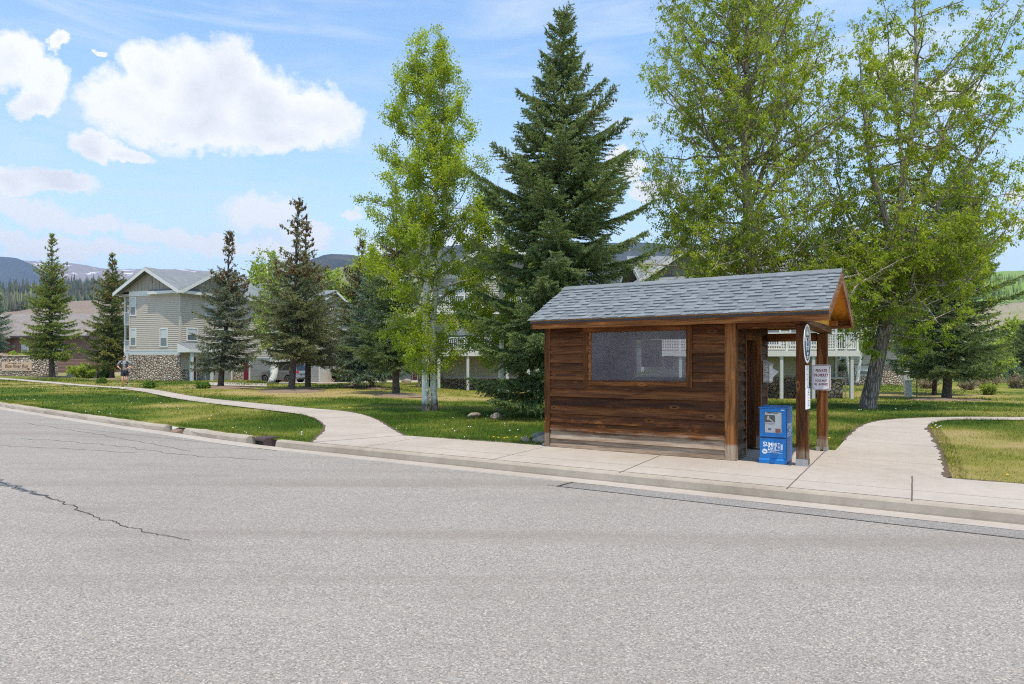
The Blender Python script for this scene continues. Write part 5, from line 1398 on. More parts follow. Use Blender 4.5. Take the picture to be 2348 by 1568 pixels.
def house_deck_right():
    Y = 38.0; z = -.5
    h = House('deck_house', ((1579 - CX) / FP * 39.5, Y, z), 0, 'grey house with white deck railing and stone base behind the shelter')
    m = MB(); m.box(-2.5, 8.6, 1.5, 9.0, -1, 7.0); h.part(m, 'wall', MAT['shade'])
    m = MB(); h.wedge(m, 'y', 1.499, -2.4, 8.5, 1.3, 6.9); h.part(m, 'siding', MAT['shade'])
    m = MB(); m.box(-2.55, 7.4, 1.38, 1.498, -1, 1.22); h.part(m, 'stone_base', MAT['stone2'])
    m = MB(); m.box(7.75, 8.65, .95, 1.498, -.2, 1.12); h.part(m, 'stone_pier', MAT['stone'])
    m = MB(); m.box(7.70, 8.72, .90, 1.4975, 1.125, 1.20); m.box(7.6, 8.8, .80, 1.46, -.3, -.02); h.part(m, 'pier_cap', MAT['pgrey'])
    m = MB(); m.box(8.42, 8.56, 1.40, 1.497, 1.21, 6.5); h.part(m, 'corner_board', MAT['pgrey'])
    m = MB(); m.cyl((8.82, .98, .6), (0, 0, 1), .04, 1.8, 8); h.part(m, 'downspout', MAT['metal'])
    h.gable('y', 1.5, .0, 2.65, 7.0, 8.65); h.roof('y', .0, 3.0, 6.85, 8.85, .9, 6.0)
    h.roof('x', 5.2, 4.4, 6.8, 8.78, -2.9, 9.2)
    m = MB(); m.box(-2.5, 2.5, 1.45, 1.495, 6.55, 6.85); h.part(m, 'frieze_board', MAT['trim'])
    h.window('y', 1.47, -2.2, -.5, 5.2, 6.4); h.window('y', 1.47, .2, 1.9, 5.2, 6.4)
    h.window('y', 1.47, 3.4, 5.2, 3.1, 5.0); h.window('y', 1.47, 5.9, 7.6, 3.1, 5.0); h.window('y', 1.47, 4.0, 5.4, 5.6, 6.5)
    d0, d1 = -2.9, 9.05
    m = MB(); m.box(d0, d1, -.05, 1.4, 2.60, 2.72); h.part(m, 'deck_floor', MAT['pgrey'])
    m = MB(); m.box(d0, d1 + .05, -.10, -.051, 2.40, 2.72); h.part(m, 'deck_beam', MAT['trim'])
    for px in (1473, 1560, 1640, 1715, 1792, 1865, 1953):
        x = (px - CX) / FP * Y - (1579 - CX) / FP * 39.5; m = MB(); m.box(x - .085, x + .085, -.04, .13, -.6, 2.398); h.part(m, 'deck_post', MAT['pgrey'])
    h.railing('y', .0, d0 + .05, d1 - .05, 2.72, 1.0)
    h.railing('x', d1 - .05, .06, 1.4, 2.72, 1.0)
    m = MB(); m.box(d1 - .9, d1 - .78, .25, .40, 1.55, 1.8); h.part(m, 'wall_lamp', MAT['dark'])
    # bench on the patio
    b = empty('patio_bench', (h.r.location.x + 5.6, Y + .75, -.5), 0, 'dark wooden bench against the stone base under the deck', 'bench')
    m = MB()
    for k in range(3): m.box(-.6, .6, -.22 + k * .13, -.11 + k * .13, .40, .43)
    m.build('seat', MAT['bench'], b)
    m = MB()
    for k in range(3): m.box(-.6, .6, .20, .23, .50 + k * .13, .60 + k * .13)
    m.build('backrest', MAT['bench'], b)
    for x in (-.58, .52):
        for y in (-.2, .17): m = MB(); m.box(x, x + .06, y, y + .06, -.1, .398 if y < 0 else .9); m.build('leg', MAT['bench'], b)

def house_row():
    Y = 86.0
    h = House('garage_row', ((880 - CX) / FP * Y, Y, -.75), R(2), 'grey house with stone base, garage and maroon doors behind the spruces')
    m = MB(); m.box(-9, 8, .02, 9, -1, 5.4); h.part(m, 'wall', MAT['siding'])
    m = MB(); h.wedge(m, 'y', .019, -9, 8, 1.0, 5.3, .2); h.part(m, 'siding', MAT['siding'])
    k = Y / FP
    def X(px): return (px - 880) * k
    m = MB(); m.box(X(820), X(884), -.1, .018, -.6, 1.9); m.box(X(899), X(915), -.1, .018, -.6, 1.0); m.box(X(941), X(945), -.1, .018, -.6, 1.0); m.box(-9, X(800), -.1, .018, -.6, 1.0); h.part(m, 'stone_base', MAT['stone'])
    h.door('y', -.0, X(888.5), X(898), 2.1); h.door('y', 0, X(946), X(956), 2.1); h.garage('y', 0, X(918), X(940), 2.1); h.garage('y', 0, X(780), X(812), 2.1)
    h.gable('y', 0, -4.5, 3.3, 5.4, 6.6); h.roof('y', -4.5, 3.9, 5.3, 6.8, -.6, 9); h.gable('y', 0, 3.6, 3.3, 5.4, 6.6); h.roof('y', 3.6, 3.9, 5.29, 6.79, -.6, 9)
    m = MB(); m.box(-8, 7.5, -1.2, -.0, 2.7, 3.0); h.part(m, 'balcony', MAT['trim']); h.railing('y', -1.15, -8, 7.5, 3.0, .95, .2)
    for x in (-7, -4, -1, 2, 5): h.window('y', 0, x, x + 1.3, 3.2, 4.8)

def house_brown():
    Y = 96.0; k = Y / FP
    h = House('brown_house', ((90 - CX) * k, Y, -.4), R(-6), 'low brown house with a long grey brown roof at the far left')
    x0, x1 = -9.5, 7.6
    m = MB(); m.box(x0, x1, .02, 9, -1, 5.6); h.part(m, 'wall', MAT['brownsiding'])
    m = MB(); h.wedge(m, 'y', .019, x0, x1, .4, 5.55, .2); h.part(m, 'siding', MAT['brownsiding'])
    h.roof('x', 4.5, 5.3, 5.6, 9.0, x0 - .5, x1 + .5, 'broof', trim=False)
    h.gable('y', -1.2, -6.2, 2.2, 5.4, 7.9, False, 'brownsiding'); h.roof('y', -6.2, 2.6, 5.3, 8.1, -1.7, 4.0, 'broof', trim=False)
    m = MB(); m.box(-8.2, -4.2, -1.199, .0, -1, 5.45); h.part(m, 'bay', MAT['brownsiding'])
    m = MB()
    for sg in (-1, 1): m.prism([(-6.2 + sg * 2.62, -1.78, 5.22), (-6.2, -1.78, 8.06), (-6.2, -1.78, 7.7), (-6.2 + sg * 2.62, -1.78, 4.9)], (0, .07, 0))
    h.part(m, 'rake_board', MAT['brownsiding'])
    m = MB(); m.box(x0 - .4, x1 + .4, -.86, -.80, 5.25, 5.5); h.part(m, 'fascia', MAT['darkbrown'])
    h.window('y', 0, -2.6, -1.6, 3.0, 4.4, .08); h.window('y', 0, 2.6, 3.6, 3.0, 4.4, .08); h.window('y', -1.2, -6.9, -5.6, 3.0, 4.6, .08)

def house_far_right():
    Y = 62.0; k = Y / FP
    h = House('stone_house', ((2010 - CX) * k, Y, -.5), R(-8), 'far house with a sunlit rock base glimpsed past the cottonwood trunk')
    m = MB(); m.box(-7, 2.2, .02, 8, -1, 4.2); h.part(m, 'wall', MAT['siding'])
    m = MB(); h.wedge(m, 'y', .019, -7, 2.2, 1.9, 4.1, .2); h.part(m, 'siding', MAT['siding'])
    m = MB(); m.box(-7.05, 2.3, -.10, .018, -.6, 1.85); h.part(m, 'stone_base', MAT['stone'])
    h.roof('x', 4, 4.8, 4.1, 6.0, -7.5, 2.7)
    h.window('y', -.09, -1.8, -.6, .9, 1.6, .06); h.window('y', -.0, -4.6, -3.2, 2.3, 3.6)

def entrance_sign():
    c = P(40, 0, 75.5); c.z = 0.0
    t = empty('entrance_sign', c, R(6), 'stone entrance wall carrying a carved sandstone sign panel at the far left', 'entrance sign')
    k = c.y / FP
    m = MB(); m.box(-60 * k, 32 * k, .0, .7, -.5, 2.2); m.build('wall', MAT['signstone'], t)
    m = MB(); m.box(-62 * k, 33 * k, -.06, .76, 2.202, 2.33); m.box(-62 * k, -30 * k, -.1, .8, 2.332, 2.50); m.build('coping', MAT['sandstone'], t)
    m = MB(); m.prism([(32 * k, .02, -.5), (64 * k, 1.5, -.5), (64 * k, 2.2, -.5), (32 * k, .699, -.5)], (0, 0, 2.75)); m.build('wing_wall', MAT['signstone'], t)
    m = MB(); m.prism([(32 * k, -.05, 2.27), (65 * k, 1.44, 2.27), (65 * k, 2.26, 2.27), (33.01 * k, .76, 2.27)], (0, 0, .12)); m.build('coping', MAT['sandstone'], t)
    m = MB(); m.box(-33 * k, 31 * k, -.05, -.001, .53, 1.57); p = m.build('panel', MAT['sandstone'], t)
    text('lettering', 'Blue River Run', .52, MAT['carved'], p, (-1.5 * k, -.056, 1.08), (R(90), 0, 0), .76, .006, shear=.22, ext=.004)
    m = MB()
    for i, x in enumerate((-19, -17.5, -16, -12, -10.6, -9.1, -7.6, -6, -4.5, -3, -1.5, 3, 4.8, 6.6)): m.box(x * k, x * k + .035 + .02 * (i % 3), -.054, -.0505, 1.34, 1.46)
    m.build('carved_line', MAT['carved'], p)
    vs = []
    m = MB(); n = 26
    for i in range(n + 1):
        a = R(90 - 180 * i / n); vs.append((21 * k + math.cos(a) * 6.6 * k, -.054, .76 + math.sin(a) * .115)); vs.append((19 * k + math.cos(a) * 4.2 * k, -.054, .76 + math.sin(a) * .085))
    m.add(vs, [(2 * i, 2 * i + 1, 2 * i + 3, 2 * i + 2) for i in range(n)])
    m.box(-31 * k, 21 * k, -.055, -.0505, .645, .672); m.box(0, 21 * k, -.055, -.0505, .850, .873)
    m.build('river_emblem', MAT['carved'], p)

def utilities():
    for px, py, s, lean, lb in ((2083.5, 909, (.34, .3, 1.0), 2, 'short pale green utility pedestal standing on the lawn by the spruce'), (2091, 908, (.36, .34, 1.55), 7, 'taller leaning pale utility pedestal behind the short one')):
        c = G(px, py); t = empty('utility_pedestal', c, R(-20), lb, 'utility box', 'utility pedestals on the lawn')
        if lean > 5: t.location.y += .5; t.location.x += .06
        t.rotation_euler = (0, R(-lean), R(-20))
        m = MB(); w, d, hh = s; m.box(-w / 2, w / 2, -d / 2, d / 2, -.1, hh * .94); m.build('cabinet', MAT['util'], t, bevel=.02)
        m = MB(); m.prism([(-w / 2 - .02, -d / 2 - .02, hh * .942), (w / 2 + .02, -d / 2 - .02, hh * .942), (w / 2 + .02, d / 2 + .02, hh * .942), (-w / 2 - .02, d / 2 + .02, hh * .942)], (0, 0, .05)); m.build('lid', MAT['util'], t, bevel=.015)
        m = MB(); m.box(-w / 2 + .04, w / 2 - .04, -d / 2 - .008, -d / 2 - .001, .05, hh * .88); m.build('door', MAT['util'], t)
    c = G(2102, 911)
    m = MB(); m.box(-.03, .03, -.012, .012, -.1, 1.45); m.box(-.035, .035, -.016, .016, 1.2, 1.4)
    tag(m.build('marker_stake', MAT['bush2'], loc=c), 'thin green marker stake standing right of the utility pedestals', 'stake')
    c = G(2081, 895); m = MB(); m.tube([(0, 0, -.1), (.03, 0, .8), (.05, 0, 1.6)], [.03, .03, .028], 8)
    tag(m.build('marker_pole', MAT['orangepipe'], loc=c), 'orange marker pole sticking up behind the leaning pedestal', 'pole')
    # white post with a reflector near the runner
    c = G(292, 872); t = empty('trail_post', (c.x, c.y, 0), 0, 'slim pale post behind the running person', 'post')
    m = MB(); m.box(-.09, .09, -.09, .09, -.2, 2.2); m.build('post', MAT['pgrey'], t); m = MB(); m.box(-.10, .10, -.10, .10, 2.2, 2.26); m.build('cap', MAT['trim'], t)
    # driveways
    m = MB()
    def dv(pts, z=.02):
        q = [G(a, b) for a, b in pts]; m.add([(p.x, p.y, float(terrain(p.x, p.y)) + z) for p in q], [tuple(range(len(q)))], 0, .5)
    for a, b, y0, y1 in ((470, 560, 884, 877), (560, 612, 886, 879)):
        L = [G(a + (b - a) * i / 20, y0 + (i / 20) * 1.5) for i in range(21)]; Rr = [G(a + (b - a) * i / 20, y1 + (i / 20) * 1.0) for i in range(21)]
        strips(m, [(p.x, p.y) for p in L], [(p.x, p.y) for p in Rr], .03)
    L = [G(640 + 360 * i / 40, 880 - i * .12) for i in range(41)]; Rr = [G(640 + 360 * i / 40, 876.5 - i * .10) for i in range(41)]
    strips(m, [(p.x, p.y) for p in L], [(p.x, p.y) for p in Rr], .03)
    m.build('driveway', MAT['concrete'])['kind'] = 'structure'
def norm(a): return a / np.maximum(np.linalg.norm(a, axis=-1, keepdims=True), 1e-9)
def vec(p): return np.array([p.x, p.y, p.z])

def sticks(P0, P1, r0, r1, n=3):
    """open prisms between point arrays"""
    d = norm(P1 - P0); a = np.where(np.abs(d[:, 2:3]) < .9, np.array([[0, 0, 1.]]), np.array([[1., 0, 0]]))
    u = norm(np.cross(d, a)); w = np.cross(d, u)
    ang = np.arange(n) * 2 * np.pi / n
    ring = u[:, None] * np.cos(ang)[None, :, None] + w[:, None] * np.sin(ang)[None, :, None]
    r0 = np.broadcast_to(np.asarray(r0, float), (len(P0),)); r1 = np.broadcast_to(np.asarray(r1, float), (len(P0),))
    A = P0[:, None] + ring * r0[:, None, None]; B = P1[:, None] + ring * r1[:, None, None]
    V = np.concatenate([A, B], 1).reshape(-1, 3)
    k = np.arange(n); f = np.stack([k, (k + 1) % n, n + (k + 1) % n, n + k], -1)
    F_ = (np.arange(len(P0)) * 2 * n)[:, None, None] + f[None]
    return V, F_.reshape(-1, 4)

def leaves(Pt, axis, size, ratio, r):
    """kite-shaped blades with a fold"""
    side = norm(np.cross(axis, r.normal(size=axis.shape))); nrm_ = np.cross(axis, side)
    s = size[:, None]
    A = Pt; C = Pt + axis * s
    m = Pt + axis * s * .45 + nrm_ * s * .07
    B = m + side * s * ratio * .5; D = m - side * s * ratio * .5
    V = np.stack([A, B, C, D], 1).reshape(-1, 3)
    return V, np.arange(len(V)).reshape(-1, 4)

def n3(p, f, o=0.0):
    """cheap 3D clump noise"""
    return (vnoise(p[:, 0] * f + o, p[:, 2] * f + o) + vnoise(p[:, 1] * f + 31 + o, p[:, 2] * f * .9 + 7) + vnoise(p[:, 0] * f + 57, p[:, 1] * f + o)) / 3

class Wood:
    def __init__(s): s.V = []; s.F = []; s.n = 0
    def add(s, V, F_): s.V.append(V); s.F.append(F_ + s.n); s.n += len(V)
    def build(s, name, mat, parent, loc): return npmesh(name, np.concatenate(s.V) - np.array(loc), np.concatenate(s.F), mat, parent, smooth=True)

def deciduous(name, base, stems, axis, env, label, cat, leafmat, bark_m, limb_m, n_limb, n_leaf, seed, leaf=(.06, .09), ratio=.4, s0=.35, group=None, gap=.40, rise=(.35, 1.0), droop=.5, subw=1.0, twig_n=7, low=0.0, trunk_sides=22, flut=.12, clump=1.6, spread=.035):
    r = np.random.default_rng(seed)
    root = empty(name, base, 0, label, cat, group)
    m = MB(); W = Wood(); b = np.array([base.x, base.y, base.z])
    S0 = []; SD = []; SL = []; SR = []
    def poly(pts, rad, n):
        k = len(pts) - 1
        W.add(*sticks(np.array(pts[:-1]), np.array(pts[1:]), np.array(rad[:-1]), np.array(rad[1:]), n))
    def dens(pts, rads, k=5):
        o = []; q = []
        for i in range(len(pts) - 1):
            p0 = pts[max(i - 1, 0)]; p1 = pts[i]; p2 = pts[i + 1]; p3 = pts[min(i + 2, len(pts) - 1)]
            for j in range(k):
                t = j / k
                o.append(.5 * ((2 * p1) + (p2 - p0) * t + (2 * p0 - 5 * p1 + 4 * p2 - p3) * t * t + (3 * p1 - p0 - 3 * p2 + p3) * t ** 3)); q.append(rads[i] * (1 - t) + rads[i + 1] * t)
        o.append(pts[-1]); q.append(rads[-1]); return np.array(o), np.array(q)
    def subs(pts, rads, t0, every, lscale):
        seg = np.linalg.norm(np.diff(pts, axis=0), axis=1); L = seg.sum(); cum = np.concatenate([[0], np.cumsum(seg)])
        n = max(2, int(L * (1 - t0) / every))
        for t in np.linspace(t0, 1, n):
            s = np.clip(t + r.uniform(-.4, .4) / n, 0, 1) * L
            p = np.array([np.interp(s, cum, pts[:, a]) for a in range(3)])
            i = min(int(np.searchsorted(cum, s)), len(seg)) - 1; i = max(i, 0)
            tan = norm(pts[i + 1] - pts[i])
            d = norm(tan * r.uniform(.35, 1.0) + r.normal(size=3) * .62 + np.array([0, 0, .18]))
            S0.append(p); SD.append(d); SL.append(lscale * r.uniform(.45, 1.15) * (1.2 - .6 * t)); SR.append(max(.005, min(.014, np.interp(s, cum, rads) * .4)))
    ga = r.uniform(0, 6.28); cnt = 0
    for si, st in enumerate(stems):
        pts, rads = dens([vec(p) if isinstance(p, Vector) else np.array(p) for p, _ in st], [q for _, q in st])
        if si == 0:
            m.tube([Vector(p) - base for p in pts], list(rads), trunk_sides, 0, .5, flut=flut, seed=seed)
            k0 = s0
        else:
            m.tube([Vector(p) - base for p in pts], list(rads), 10, 1 if limb_m is MAT['limb'] else 0, .5, flut=.06, seed=seed + si)
            k0 = .22
        seg = np.linalg.norm(np.diff(pts, axis=0), axis=1); L = seg.sum(); cum = np.concatenate([[0], np.cumsum(seg)])
        nl = n_limb if si == 0 else max(3, int(n_limb * .35))
        subs(pts, rads, max(k0, .45), .30, subw * .9)
        for i in range(nl):
            t = k0 + (1 - k0) * ((i + r.uniform(0, 1)) / nl) ** (1.35 if si == 0 else 1); s = t * L
            p0 = np.array([np.interp(s, cum, pts[:, a]) for a in range(3)]); rr = float(np.interp(s, cum, rads))
            ga += 2.4 + r.uniform(-.5, .5)
            ez = env(p0[2])
            ze = p0[2] + ez * r.uniform(*rise) * (1 if t > k0 + .14 else low if low else 1)
            ax = axis(ze); reach = env(ze) * r.uniform(.55, 1.0)
            p1 = np.array([ax[0] + math.cos(ga) * reach, ax[1] + math.sin(ga) * reach, ze])
            if si and np.linalg.norm(p1[:2] - p0[:2]) > env(ze) * 1.25: continue
            c = p0 * .45 + p1 * .55; c[2] = p0[2] + (ze - p0[2]) * .30 + .05
            tt = np.linspace(0, 1, 8)[:, None]
            q = p0 * (1 - tt) ** 2 + 2 * c * tt * (1 - tt) + p1 * tt ** 2
            q[1:-1] += r.normal(size=(6, 3)) * .05
            ll = np.linalg.norm(p1 - p0)
            rad = np.linspace(min(rr * .6, .014 + .012 * ll), .008, 8)
            poly(q, rad, 6); subs(q, rad, .16, .23, subw * (.45 + .16 * ll))
    S0 = np.array(S0); SD = np.array(SD); SL = np.array(SL); SR = np.array(SR)
    mid = S0 + SD * (SL * .5)[:, None] + r.normal(size=S0.shape) * .04
    D2_ = norm(SD + np.array([0, 0, -.25 * droop]) + r.normal(size=S0.shape) * .25)
    end = mid + D2_ * (SL * .5)[:, None]
    W.add(*sticks(S0, mid, SR, SR * .7, 4)); W.add(*sticks(mid, end, SR * .7, SR * .3, 4))
    # twigs
    k = twig_n; idx = np.repeat(np.arange(len(S0)), k); t = r.uniform(.15, 1, len(idx))[:, None]
    T0 = np.where(t < .5, S0[idx] + (mid[idx] - S0[idx]) * t * 2, mid[idx] + (end[idx] - mid[idx]) * (t * 2 - 1))
    TD = norm(SD[idx] * .7 + r.normal(size=T0.shape) * .75 + np.array([0, 0, -.3 * droop])); TL = r.uniform(.14, .42, len(idx)) * subw
    T1 = T0 + TD * TL[:, None]
    W.add(*sticks(T0, T1, .0032, .0015, 3))
    # leaves
    pw = r.random(len(T0)) ** clump; li = r.choice(len(T0), n_leaf, p=pw / pw.sum()); t = r.uniform(.1, 1.05, n_leaf)[:, None]
    Pt = T0[li] + (T1[li] - T0[li]) * t + r.normal(size=(n_leaf, 3)) * spread
    keep = n3(Pt, 1.15, seed) + r.uniform(-.12, .12, n_leaf) > gap
    Pt = Pt[keep]; li = li[keep]; nn = len(Pt)
    ax = norm(TD[li] * .35 + r.normal(size=(nn, 3)) * .55 + np.array([0, 0, -droop]))
    V, F_ = leaves(Pt, ax, r.uniform(*leaf, nn), ratio, r)
    tint = np.clip(.55 + (n3(Pt, .7, seed + 5) - .5) * .9 + r.normal(size=nn) * .22, 0, 1)
    o = m.build('trunk', [bark_m, limb_m or bark_m], root, smooth=True)
    W.build('branches', limb_m or bark_m, root, b)
    npmesh('crown', V - b, F_, leafmat, root, attrs={'tint': ('FACE', tint)})
    return root

def spruce(px, py, ptop, hw, label, mat, seed, clear=1.0, lean=0.0, dens=1.0, cones=60, sparse=.0, group='spruces on the lawn', base=None, tr=None, dead=0.0, droop=.22, shape=.85, cat='spruce tree', name='spruce_tree', bulge=0, full=False):
    r = np.random.default_rng(seed)
    base = G(px, py) if base is None else base
    Y = base.y; H = CAMZ + (HY - ptop) / FP * Y - base.z; R0 = hw / FP * Y; lean_m = lean / FP * Y
    q = max(1.0, Y / 22.0)
    root = empty(name, base, 0, label, cat, group)
    b = np.array([base.x, base.y, base.z])
    def ctr(z):
        f = z / H; return np.array([lean_m * f + .05 * math.sin(f * 7 + seed), .04 * math.cos(f * 5 + seed), z])
    tr = tr or max(.10, H * .0165)
    zs = np.concatenate([[-.15, .0, .25], np.linspace(.6, H, 16)])
    rad = [tr * 1.5, tr * 1.25, tr * 1.05] + list(tr * (1 - np.linspace(.04, .97, 16)) + .008)
    m = MB(); m.tube([ctr(z) for z in zs], rad, 14, 0, .5, flut=.10, seed=seed); m.build('trunk', MAT['sbark'], root, smooth=True)
    W = Wood(); Q0 = []; Q1 = []; BT = []
    z = clear
    az = r.uniform(0, 6)
    while z < H - .12:
        t = (z - clear) / (H - clear)
        prof = float(np.interp(t, (0, .45, .6, .7, .78, .88, 1), (1.05, 1.0, .78, .52, .32, .17, .02))) if full else min(1.0, .72 + t / .10 * .28) * min((1 - t) ** shape, (1 - t) * bulge if bulge else 9)
        L0 = R0 * prof * r.uniform(.86, 1.10) + .10
        nb = int(r.integers(4, 7)) if t < .85 else 4
        bare = bool(sparse) and t > 1 - sparse
        if bare: L0 *= .55 + .25 * r.random()
        if sparse and t > 1 - sparse: nb = int(r.integers(2, 5))
        for i in range(nb):
            az += 2 * math.pi / nb + r.uniform(-.35, .35)
            L = L0 * r.uniform(.62, 1.18)
            if r.random() < .07: L *= 1.2
            zz = z + r.uniform(-.10, .10)
            el = (-.20 + .72 * t ** 1.3) + r.uniform(-.10, .10)
            n = 9; s = np.linspace(0, 1, n)
            side = r.uniform(-.10, .10)
            hx = np.cos(az + side * s); hy = np.sin(az + side * s)
            pts = np.stack([hx * L * s, hy * L * s, np.tan(el) * L * s - droop * L * s * (1 - t) * 1.1 + (droop * 1.15 + .08) * L * s ** 2.2], -1) + ctr(zz)
            W.add(*sticks(pts[:-1], pts[1:], np.linspace(.008 + .011 * L, .006, n)[:-1], np.linspace(.008 + .011 * L, .006, n)[1:], 4))
            bt = r.random()
            # side shoots in a flat spray
            step = .080 * q ** .8 / dens; k = max(3, int(L * .9 / step))
            ss = np.linspace(.10, 1.0, k) + r.uniform(-.02, .02, k); ss = np.clip(ss, 0, 1)
            if sparse and t > 1 - sparse: ss = ss[::2]
            pp = np.stack([np.interp(ss, s, pts[:, a]) for a in range(3)], -1)
            tan = norm(np.stack([np.interp(np.clip(ss + .03, 0, 1), s, pts[:, a]) for a in range(3)], -1) - np.stack([np.interp(ss - .05, s, pts[:, a]) for a in range(3)], -1))
            for sg in (-1, 1):
                out = np.stack([-np.sin(az) * sg * np.ones_like(ss), np.cos(az) * sg * np.ones_like(ss), np.zeros_like(ss)], -1)
                ln = np.minimum(.18 + .50 * L * (1 - ss) * np.minimum(1, ss * 4 + .3), 1.0) * r.uniform(.6, 1.15, len(ss))
                d = norm(tan * .75 + out * r.uniform(.55, 1.0, len(ss))[:, None] + np.array([0, 0, -1]) * r.uniform(.0, .42, len(ss))[:, None])
                Q0.append(pp); Q1.append(pp + d * ln[:, None]); BT.append(np.full(len(ss), bt))
            Q0.append(pts[2:-1]); Q1.append(pts[3:]); BT.append(np.full(n - 3, bt))
            # short hanging shoots
            hs = np.concatenate([ss, ss[1::2]]); hp = np.concatenate([pp, pp[1::2]])
            if len(hp):
                d = norm(np.stack([r.normal(size=len(hs)) * .35, r.normal(size=len(hs)) * .35, -np.ones(len(hs))], -1) + np.array([hx[0], hy[0], 0]) * .5)
                Q0.append(hp); Q1.append(hp + d * (r.uniform(.08, .30, len(hs)) * (1 - .5 * t))[:, None]); BT.append(np.full(len(hs), bt))
        z += r.uniform(.20, .36) * (1.25 if bare else 1.0 if t < .75 else .75) * (H / 10) ** .35
    Q0.append(np.array([ctr(H - .45)])); Q1.append(np.array([ctr(H)])); BT.append(np.array([.5]))
    Q0 = np.concatenate(Q0); Q1 = np.concatenate(Q1); BT = np.concatenate(BT)
    W.add(*sticks(Q0, Q1, .006 * q, .003 * q, 3))
    W.build('branches', MAT['sbark'], root, np.zeros(3))
    ln = np.linalg.norm(Q1 - Q0, axis=1)
    cnt = np.maximum(2, (ln / (.0125 * q) * dens).astype(int)) + 1
    idx = np.repeat(np.arange(len(Q0)), cnt)
    t = r.uniform(0, 1.02, len(idx))[:, None]
    pt = Q0[idx] + (Q1[idx] - Q0[idx]) * t
    d = norm(Q1[idx] - Q0[idx]); rad3 = norm(r.normal(size=pt.shape)); rad3[:, 2] += .25
    nd = norm(d * .62 + rad3 * .75)
    L = r.uniform(.045, .080, len(idx)) * q ** .85; w = L * r.uniform(.30, .46, len(idx))
    sd = norm(np.cross(nd, r.normal(size=pt.shape))) * (w * .5)[:, None]
    V = np.stack([pt - sd, pt + sd, pt + nd * L[:, None]], 1).reshape(-1, 3)
    tint = np.clip(BT[idx] * .45 + .22 * t[:, 0] + r.normal(size=len(idx)) * .14 + .14, 0, 1)
    npmesh('crown', V, np.arange(len(V)).reshape(-1, 3), mat, root, attrs={'tint': ('FACE', tint)})
    if cones:
        zz = H * (1 - .42 * r.random(cones) ** 1.3); sel = []
        k = np.where(Q1[:, 2] > H * .60)[0]
        if len(k):
            s = r.choice(k, cones); c = Q0[s] + (Q1[s] - Q0[s]) * r.uniform(.3, 1, cones)[:, None]
            hgt = r.uniform(.07, .12, cones) * q ** .8; ww = hgt * .34
            octv = np.array([[0, 0, 0], [1, 0, -.4], [0, 1, -.4], [-1, 0, -.4], [0, -1, -.4], [0, 0, -1]])
            V = c[:, None] + octv[None] * np.stack([ww, ww, hgt], -1)[:, None]
            fo = np.array([[0, 1, 2], [0, 2, 3], [0, 3, 4], [0, 4, 1], [5, 2, 1], [5, 3, 2], [5, 4, 3], [5, 1, 4]])
            F_ = (np.arange(cones) * 6)[:, None, None] + fo[None]
            o = npmesh('cones', V.reshape(-1, 3), F_.reshape(-1, 3), MAT['cone'], root, attrs={'tint': ('FACE', np.repeat(r.random(cones), 8))})
            o['kind'] = 'stuff'
    return root

def shrub(px, py, wpx, hpx, label, mat, seed, n=2200, leaf=(.06, .12), ratio=.5, depth=1.0, name='shrub', cat='shrub', group=None, up=.6, base=None):
    r = np.random.default_rng(seed); base = G(px, py) if base is None else base
    k = base.y / FP; rx = wpx * k / 2; h = hpx * k; ry = rx * depth
    root = empty(name, base, 0, label, cat, group)
    ns = 26; a = r.uniform(0, 6.28, ns); rr = np.sqrt(r.random(ns))
    tip = np.stack([np.cos(a) * rr * rx * .95, np.sin(a) * rr * ry * .95, h * (1 - .45 * rr ** 2) * r.uniform(.7, 1.02, ns)], -1)
    foot = np.stack([np.cos(a) * rr * rx * .25, np.sin(a) * rr * ry * .25, np.full(ns, -.05)], -1)
    W = Wood(); mid = (foot + tip) / 2 + r.normal(size=tip.shape) * .05
    W.add(*sticks(foot, mid, .02 + .004 * h, .014, 4)); W.add(*sticks(mid, tip, .014, .005, 4))
    tn = 16; ti = np.repeat(np.arange(ns), tn); t = r.uniform(.15, 1, len(ti))[:, None]
    T0 = foot[ti] + (tip[ti] - foot[ti]) * t; TD = norm(r.normal(size=T0.shape) + np.array([0, 0, up])); T1 = T0 + TD * (r.uniform(.12, .30, len(ti)) * max(.6, h * .45))[:, None]
    W.add(*sticks(T0, T1, .006, .003, 3)); W.build('stems', MAT['limb'], root, np.zeros(3))
    li = r.integers(0, len(T0), n); Pt = T0[li] + (T1[li] - T0[li]) * r.uniform(.2, 1.05, n)[:, None] + r.normal(size=(n, 3)) * .04 * max(1, h)
    Pt[:, 2] = np.maximum(Pt[:, 2], .02)
    V, F_ = leaves(Pt, norm(r.normal(size=(n, 3)) + np.array([0, 0, up])), r.uniform(*leaf, n), ratio, r)
    npmesh('leaves', V, F_, mat, root, attrs={'tint': ('FACE', np.clip(.5 + (n3(Pt, 1.4, seed) - .5) * 1.2 + r.normal(size=n) * .18, 0, 1))})
    return root

def lookup(tab, Y):
    """photo rows and half widths in pixels at distance Y -> radius by height"""
    z = np.array([CAMZ + (HY - a) / FP * Y for a, _ in tab][::-1]); w = np.array([b / FP * Y for _, b in tab][::-1])
    o = np.argsort(z); z = z[o]; w = w[o]
    return lambda q: float(np.interp(q, z, w))
def axline(tab, Y):
    z = np.array([CAMZ + (HY - a) / FP * Y for a, _ in tab]); x = np.array([(b - CX) / FP * Y for _, b in tab]); o = np.argsort(z)
    return lambda q: (float(np.interp(q, z[o], x[o])), Y)

